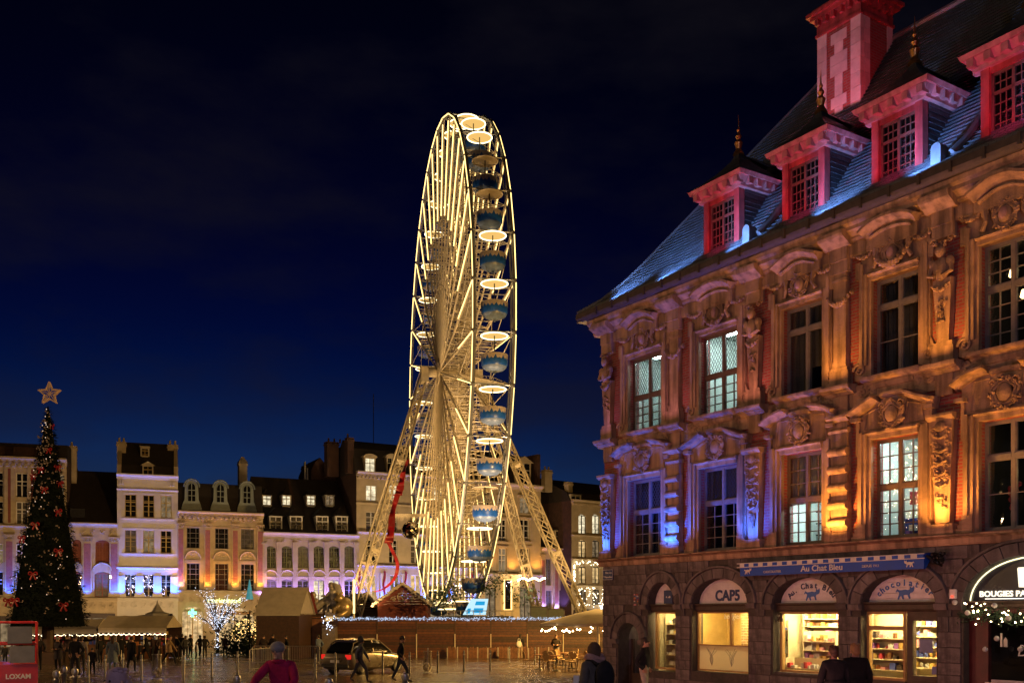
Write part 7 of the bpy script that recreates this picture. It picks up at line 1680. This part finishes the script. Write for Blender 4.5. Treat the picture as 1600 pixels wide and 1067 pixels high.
# near the viewer
cyp = person('cyclist in a maroon jacket and grey helmet at the bottom edge', 446, 15.2, 1.76, 172, (.34,.015,.075), (.04,.04,.05), 'dark', .3, .55, 'bars', 1.18, 'helmet')
bk_ = thing('bicycle', 'dark bicycle under the maroon cyclist', 'bicycle', (cyp.location.x, 15.1, gz(15.1)), math.radians(172)); b = MB()
for y in (-.48, .58): b.path([(0, y+.33*math.cos(q*.3927), .34+.33*math.sin(q*.3927)) for q in range(16)], .018, 6, closed=True)
b.build('wheel', M['black'], bk_); b = MB(); b.path([(0, -.48, .34), (0, -.05, .30), (0, .42, .72), (0, -.12, .78), (0, -.05, .30)], .018, 6); b.tube((0, .58, .34), (0, .42, .95), .018, 6); b.tube((0, -.12, .78), (0, -.15, .90), .014, 6); b.path([(-.28, .50, 1.06), (-.2, .44, 1.02), (.2, .44, 1.02), (.28, .50, 1.06)], .014, 6); b.build('frame', M['black_metal'], bk_); MB().blob((0, -.16, .92), (.08, .14, .035), 8, 5).build('saddle', M['black'], bk_)
person('passer-by whose pale mauve crown just enters the bottom edge', 187, 8.3, 1.62, 150, (.10,.08,.10), (.05,.05,.06), 'lilac', .2, 0, 'down', 1.1, 'long')
bp = person('person in a brown hood and pale scarf seen from behind', 931, 16.0, 1.72, 35, (.10,.09,.085), (.05,.05,.06), 'brown', .2, .05, 'hold', 1.22, None, None, hood=(.12,.075,.05))
b = MB(); b.path([(.13*math.cos(q*.5236), .03+.11*math.sin(q*.5236), 1.49+.03*math.cos(q)) for q in range(12)], .055, 6, closed=True); b.build('scarf', cloth((.42,.26,.25)), bp, True)
bpk = thing('backpack', 'dark backpack worn by the hooded person beside the exchange', 'backpack', tuple(bp.location), bp.rotation_euler.z); b = MB(); b.blob((0, -.22, 1.22), (.17, .12, .24), 12, 8); b.build('pack', cloth((.02,.02,.025)), bpk, True); b = MB()
for s in (-1, 1): b.path(smooth_path([(s*.10, -.16, 1.40), (s*.13, .0, 1.47), (s*.14, .15, 1.34), (s*.15, .0, 1.08), (s*.12, -.15, 1.08)], 3), .02, 5)
b.build('strap', cloth((.02,.02,.025)), bpk)
pp_ = thing('paper_bag', 'white paper held by the hooded person', 'paper', (bp.location.x-.25, bp.location.y+.02, gz(16)+1.05)); MB().box(-.10, .10, -.01, .012, 0, .17).build('sheet', M['white'], pp_)
person('man in a black jacket and pale trousers beside the slim shop window', 1006, 26.2, 1.77, -115, K, (.36,.32,.28), 'dark', .12, 0, 'pockets', 1.08)
person('shorter of the dark-coated couple, looking into the chocolate shop', 1305, 17.6, 1.68, 10, K, (.03,.03,.035), 'brown', .2, .05, 'down', 1.2, None, .5)
person('taller of the dark-coated couple, fair hair, before the chocolate shop', 1338, 18.1, 1.71, 0, (.016,.015,.017), (.03,.03,.035), 'blond', .2, .06, 'down', 1.28, None, .5)
# middle distance
person('walker in a grey-blue jacket passing the parked car', 562, 38.0, 1.74, -80, (.09,.10,.115), (.05,.05,.07), 'dark', .75, .04, 'down', 1.1, hood=(.05,.05,.06))
person('walker in black with a dark beanie striding right of the car', 626, 38.5, 1.76, -85, K, (.03,.035,.06), 'dark', .7, .03, 'pockets', 1.12, 'beanie')
# left, by the Christmas tree
person('dark figure standing right behind the red lift', 60, 50, 1.75, 30, (.05,.045,.05), K, 'dark', .1, 0, 'pockets', 1.1)
person('person in a grey knitted hat beneath the Christmas tree', 91, 50, 1.66, 160, (.04,.035,.045), K, 'grey', .1, 0, 'hold', 1.1, 'beanie', .6)
person('man in a heavy black coat and white trainers left of the child', 118, 41.5, 1.78, 170, K, (.03,.03,.035), 'dark', .25, 0, 'pockets', 1.2, 'beanie', None, shoe=SHOEW)
person('person in a pale jacket half hidden behind the heavy black coat', 127, 46, 1.72, 20, (.28,.25,.24), (.05,.05,.06), 'brown', .1, 0, 'down', 1.1)
person('small child in dark clothes beside the heavy black coat', 144, 44.5, 1.22, 10, (.025,.025,.03), K, 'dark', .3, 0, 'down', 1.15, 'beanie')
person('person in a long pale blue coat and jeans walking away', 176, 45.5, 1.74, 20, (.16,.20,.24), (.13,.17,.24), 'brown', .4, 0, 'down', 1.1, 'long', .55)
person('person in a black coat and dark pink hat walking away', 205, 48.0, 1.68, -10, K, (.03,.03,.035), 'brown', .45, 0, 'down', 1.15, 'beanie', .6)
person('left of two dark figures waiting under the cream tent', 239, 66, 1.72, 90, (.05,.03,.03), K, 'dark', .1, 0, 'pockets', 1.1)
person('right of two dark figures waiting under the cream tent', 248, 66.5, 1.70, -90, (.06,.04,.04), K, 'brown', .1, 0, 'pockets', 1.1)
person('walker in a beige coat and black trousers below the pagoda tent', 264, 58, 1.74, -70, (.26,.18,.11), K, 'brown', .9, .04, 'down', 1.1, None, .75)
for i, (px, yy, hh_, lab) in enumerate(((277, 69, 1.7, 'first in the queue before the lit shop'), (284, 71, 1.78, 'second in the queue before the lit shop'), (290, 68, 1.66, 'third in the queue before the lit shop'), (297, 72, 1.74, 'last in the queue before the lit shop'), (306, 70, 1.2, 'child standing below the green cross'), (320, 73, 1.65, 'dark figure between the green cross and the glittering tree'))):
    person(lab+', in dark clothes' if 'dark' not in lab else lab+' trunk', px, yy, hh_, R.uniform(0, 360), (R.uniform(.02, .06),)*3, K, R.choice(('dark', 'brown')), .1, 0, 'pockets', 1.1)
person('leftmost dark figure against the chalet wall', 412, 66, 1.7, 180, (.04,.03,.03), K, 'brown', .1, 0, 'pockets', 1.1)
person('second dark figure against the chalet wall', 427, 66, 1.76, 160, (.03,.025,.025), K, 'dark', .1, 0, 'pockets', 1.1)
person('person in a blue denim jacket leaning by the grey kiosk', 498, 62, 1.76, 60, (.10,.13,.20), (.03,.03,.05), 'dark', .1, 0, 'pockets', 1.1, None, None, shoe=SHOEW)
person('person with a white bag standing at the middle of the fence', 813, 71, 1.72, 0, (.03,.028,.03), (.35,.28,.2), 'dark', .05, 0, 'down', 1.1, 'long')
tb = thing('tote_bag', 'white tote bag carried in front of the fence', 'bag', (at(811, 70.7), 70.7, gz(70.7)+.85)); b = MB(); b.blob((0, 0, .2), (.19, .08, .24), 10, 6); b.build('sack', M['white'], tb, True); b = MB(); b.path([(-.1, 0, .38), (-.05, 0, .6), (.05, 0, .6), (.1, 0, .38)], .015, 5); b.build('handle', M['white'], tb)
person('waiter in a dark jacket standing among the cafe chairs', 869, 60, 1.78, 170, (.05,.04,.035), (.14,.14,.15), 'brown', .1, 0, 'hold', 1.1)
# the crowd among the stalls: further figures, copied with their parts
src = [o for o in bpy.data.objects if o.get('category') == 'person' and 'dark' in o.get('label', '')][4:10]
for i, (px, yy, lab) in enumerate(((8, 58, 'dark figure at the far left edge behind the red lift'), (33, 60, 'dark figure facing the tent behind the red lift rails'), (72, 63, 'dark figure close under the lowest fir branches'), (106, 62, 'dark figure between the fir trunk and the heavy black coat'), (157, 61, 'dark figure at the left end of the long tent counter'), (190, 64, 'dark figure at the middle of the long tent counter'), (218, 63, 'dark figure at the right end of the long tent counter'), (229, 68, 'dark figure at the corner of the long tent'), (312, 78, 'distant dark figure under the green cross'), (352, 76, 'dark figure to the right of the glittering tree trunk'), (395, 70, 'dark figure at the corner of the pale-roofed chalet'), (448, 67, 'dark figure behind the crowd barriers by the gate shed'))):
    c = copy_tree(src[i % len(src)]); c.location = (at(px, yy), yy, gz(yy)); c.rotation_euler = (0, 0, R.uniform(0, 6.28)); c['label'] = lab; q = R.uniform(.93, 1.06); c.scale = (q, q, q)
# ---------------------------------------------------------------- the parked car
CY = 47.5; car = thing('parked_car', 'gold-grey hatchback parked with glowing tail lamps before the fence', 'car', (at(571, CY), CY, gz(CY)), math.radians(-32))
paint = mat('metallic_car_paint', (.22,.19,.15), .3, .05, 3, 0, metal=.6, coat=.8); cg_ = mat('car_glass', (.012,.012,.013), .05, 0, bump=0, spec=.8)
def loft(stn, n=14):
    """stations along y: (y, half width at belt, z low, z high, top half width)"""
    vs = []; fs = []
    for y, w, z0, z1, wt in stn:
        prof = [(-w*.86, z0), (-w*.98, z0+.12), (-w, lerp(z0, z1, .45)), (-w*.98, lerp(z0, z1, .75)), (-wt, z1-.05), (-wt*.86, z1), (wt*.86, z1), (wt, z1-.05), (w*.98, lerp(z0, z1, .75)), (w, lerp(z0, z1, .45)), (w*.98, z0+.12), (w*.86, z0)]; vs += [(x, y, z) for x, z in prof]
    m = 12
    for i in range(len(stn)-1): fs += [(i*m+j, i*m+(j+1) % m, (i+1)*m+(j+1) % m, (i+1)*m+j) for j in range(m)]
    fs += [tuple(range(m-1, -1, -1)), tuple(range((len(stn)-1)*m, len(stn)*m))]
    return MB().add(vs, fs)
loft([(-2.10, .68, .42, .82, .66), (-2.04, .80, .30, .95, .76), (-1.80, .87, .24, 1.0, .82), (-1.0, .90, .22, 1.0, .85), (.4, .90, .22, .98, .85), (1.0, .89, .22, .94, .82), (1.7, .85, .26, .82, .76), (2.02, .74, .34, .70, .66), (2.10, .60, .42, .62, .52)]).build('body', paint, car, True, 50)
loft([(-1.92, .66, .96, 1.02, .60), (-1.62, .72, .96, 1.40, .58), (-1.2, .75, .96, 1.52, .60), (-.3, .76, .96, 1.55, .61), (.25, .75, .96, 1.48, .60), (.75, .74, .94, 1.18, .63), (1.05, .72, .92, .97, .64)]).build('glasshouse', cg_, car, True, 50)
b = MB(); b.add([(x, y, z) for x, y, z in ((-.56, -1.55, 1.46), (.56, -1.55, 1.46), (.58, -1.2, 1.555), (-.58, -1.2, 1.555), (.58, -.3, 1.585), (-.58, -.3, 1.585), (.56, .2, 1.52), (-.56, .2, 1.52))], [(0, 1, 2, 3), (3, 2, 4, 5), (5, 4, 6, 7)])
for s in (-1, 1):
    b.path([(s*.73, -1.85, 1.0), (s*.63, -1.58, 1.42), (s*.63, -1.2, 1.53), (s*.64, -.3, 1.56), (s*.63, .22, 1.49), (s*.74, .98, .98)], .035, 5); b.tube((s*.76, -.35, .98), (s*.66, -.38, 1.54), .035, 5); b.path([(s*.60, -1.4, 1.58), (s*.60, -.1, 1.60)], .02, 5)
b.build('roof', paint, car)
for s in (-1, 1):
    for y in (-1.28, 1.28):
        T_ = Matrix.Translation((s*.80, y, .32)) @ Matrix.Rotation(math.pi/2, 4, 'Y'); wo = MB().lathe([(.20, -.10), (.31, -.10), (.325, -.07), (.325, .07), (.31, .10), (.20, .10)], n=20, mat=T_).build('wheel', M['black'], car, True)
        r_ = MB(); r_.lathe([(.02, -.108), (.2, -.103), (.2, .103), (.02, .108)], n=16, mat=T_)
        for q in range(5): a = q*1.2566; r_.obox((s*.80+s*.105, y+.11*math.cos(a), .32+.11*math.sin(a)), (.008, 0, 0), (0, .09*math.cos(a), .09*math.sin(a)), (0, -.02*math.sin(a), .02*math.cos(a)))
        r_.build('rim', M['steel'], wo)
    MB().box(*sorted((s*.60, s*.82)), -2.09, -1.95, .72, .92).build('tail_lamp', glow('tail_lamp_red', (1, .03, .02), .5), car); MB().blob((s*.62, 2.0, .62), (.15, .09, .08), 8, 6).build('headlight', M['white'], car, True); MB().blob((s*.92, .62, .98), (.09, .06, .06), 8, 6).build('mirror', paint, car, True)
MB().box(-.26, .26, -2.125, -2.10, .56, .68).build('number_plate', M['white'], car); MB().box(-.78, .78, -2.13, -1.95, .36, .50).build('bumper', M['black'], car)
# ---------------------------------------------------------------- floodlights of the exchange and fill spots added beside them
AMB, BLU, RED, ICE, VIO, WARM = (1, .40, .06), (.012, .11, 1), (1, .03, .13), (.20, .40, 1), (.36, .22, 1), (1, .60, .22)
def flood(t, y, z, tt, ty, tz, p, c, ang=95):
    spot('flood_and_fill_beam', ew(t, y, z), ew(tt, ty, tz), p, c, ang, .7, .05)
for t, c, p in ((.3, BLU, 160), (3.36, BLU, 200), (6.42, BLU, 130), (9.17, AMB, 190), (11.9, AMB, 190), (14.65, AMB, 150)):
    flood(t, -.75, 3.62, t, -.10, 6.2, p*(1.15 if c == AMB else 2.0), c, 130)
for cx in DORM: flood(cx+.1, -.95, 11.35, cx, .2, 13.2, 80, RED, 100)
flood(6.45, .75, 13.0, 6.9, 2.7, 16.6, 260, (1, .17, .27), 75); flood(9.25, 1.3, 13.8, 7.62, 3.2, 16.6, 120, (1, .01, .03), 70)
for x in (6.05, 11.55, 3.3, 8.95, 1.2, 14.4): flood(x, -1.0, 11.35, x+.15, 1.2, 12.6, 230, ICE, 85)
for t, c, p in ((.3, (.5, .2, .6), 14), (3.36, (.8, .3, .4), 20), (6.42, (1, .34, .25), 30), (9.17, AMB, 50), (11.9, AMB, 65), (14.65, AMB, 65)): flood(t, -.8, 7.3, t, -.05, 9.9, p, c, 135)  # unseen ledge spots added to deepen the colour of the second floor
# unseen fill spots added at pavement level to brighten the whole front
for t in (1.5, 5.5, 9.5, 13.5, 17): flood(t, -8.5, -.2, t-.3, 0, 6.2, 185, (1, .31, .23), 120)
# up-lights on the ledges of the houses
def up(h, px, py, p, c, out=.9, ang=110):
    t = h.t(px); z = h.z(py, px); spot('ledge_uplight', h.W(t, -out, z), h.W(t, 0, z+5), p, c, ang, .8, .1)
for px in (282, 324, 367, 406): up(h3, px, 921, 330, AMB)
for px in (189, 218, 246, 272): up(h2, px, 932, 1100, BLU)
for px in (136, 178): up(h1, px, 932, 900, BLU)
for px in (15, 51): up(h0, px, 932, 900, BLU)
for px in (412, 436, 461, 486, 510, 534, 556): up(h4, px, 939, 600, VIO)
for px in (560, 599, 632, 666, 700, 735): up(h5, px, 944, 1000, BLU)
for px in (848, 868, 890): up(h7, px, 955, 600, (.25, .2, 1))
for px in (760, 800, 838): up(h6, px, 895, 300, AMB)
# fill spots added behind the stalls, without fixtures, to brighten the house fronts
for h, px, p in ((h0, 40, 5500), (h1, 140, 3500), (h2, 230, 6500), (h3, 345, 5000), (h4, 450, 4200), (h4, 530, 4200), (h5, 600, 12500), (h5, 690, 12500), (h6, 800, 9000), (h8, 910, 6000)):
    t = h.t(px); q = h.W(t, -13, 0); spot('house_fill_light', (q.x, q.y, gz(q.y)+1.0), tuple(h.W(t, 0, 9.5)), p*.21, (1, .66, .33), 125, .6, .2)
# warm floods at the feet of the big wheel
def wheelflood(a, y, p):
    q = WC+WD*a+WN*y; spot('wheel_flood_and_fill', (q.x, q.y, gz(q.y)+2.5), tuple(WC+WN*1.5), p, WARM, 75, .6, .3)
for a in (14, 4, -6, -16):
    wheelflood(a, -9, 4500); wheelflood(a, 11, 4500)
for x in (-9, 3.5): spot('wheel_flood_and_fill', (x, 76.2, gz(76)+1.2), (-1.6, 80, 26), 9000, (1, .66, .34), 80, .6, .3)  # two unseen spots added behind the fence to light the near gondolas
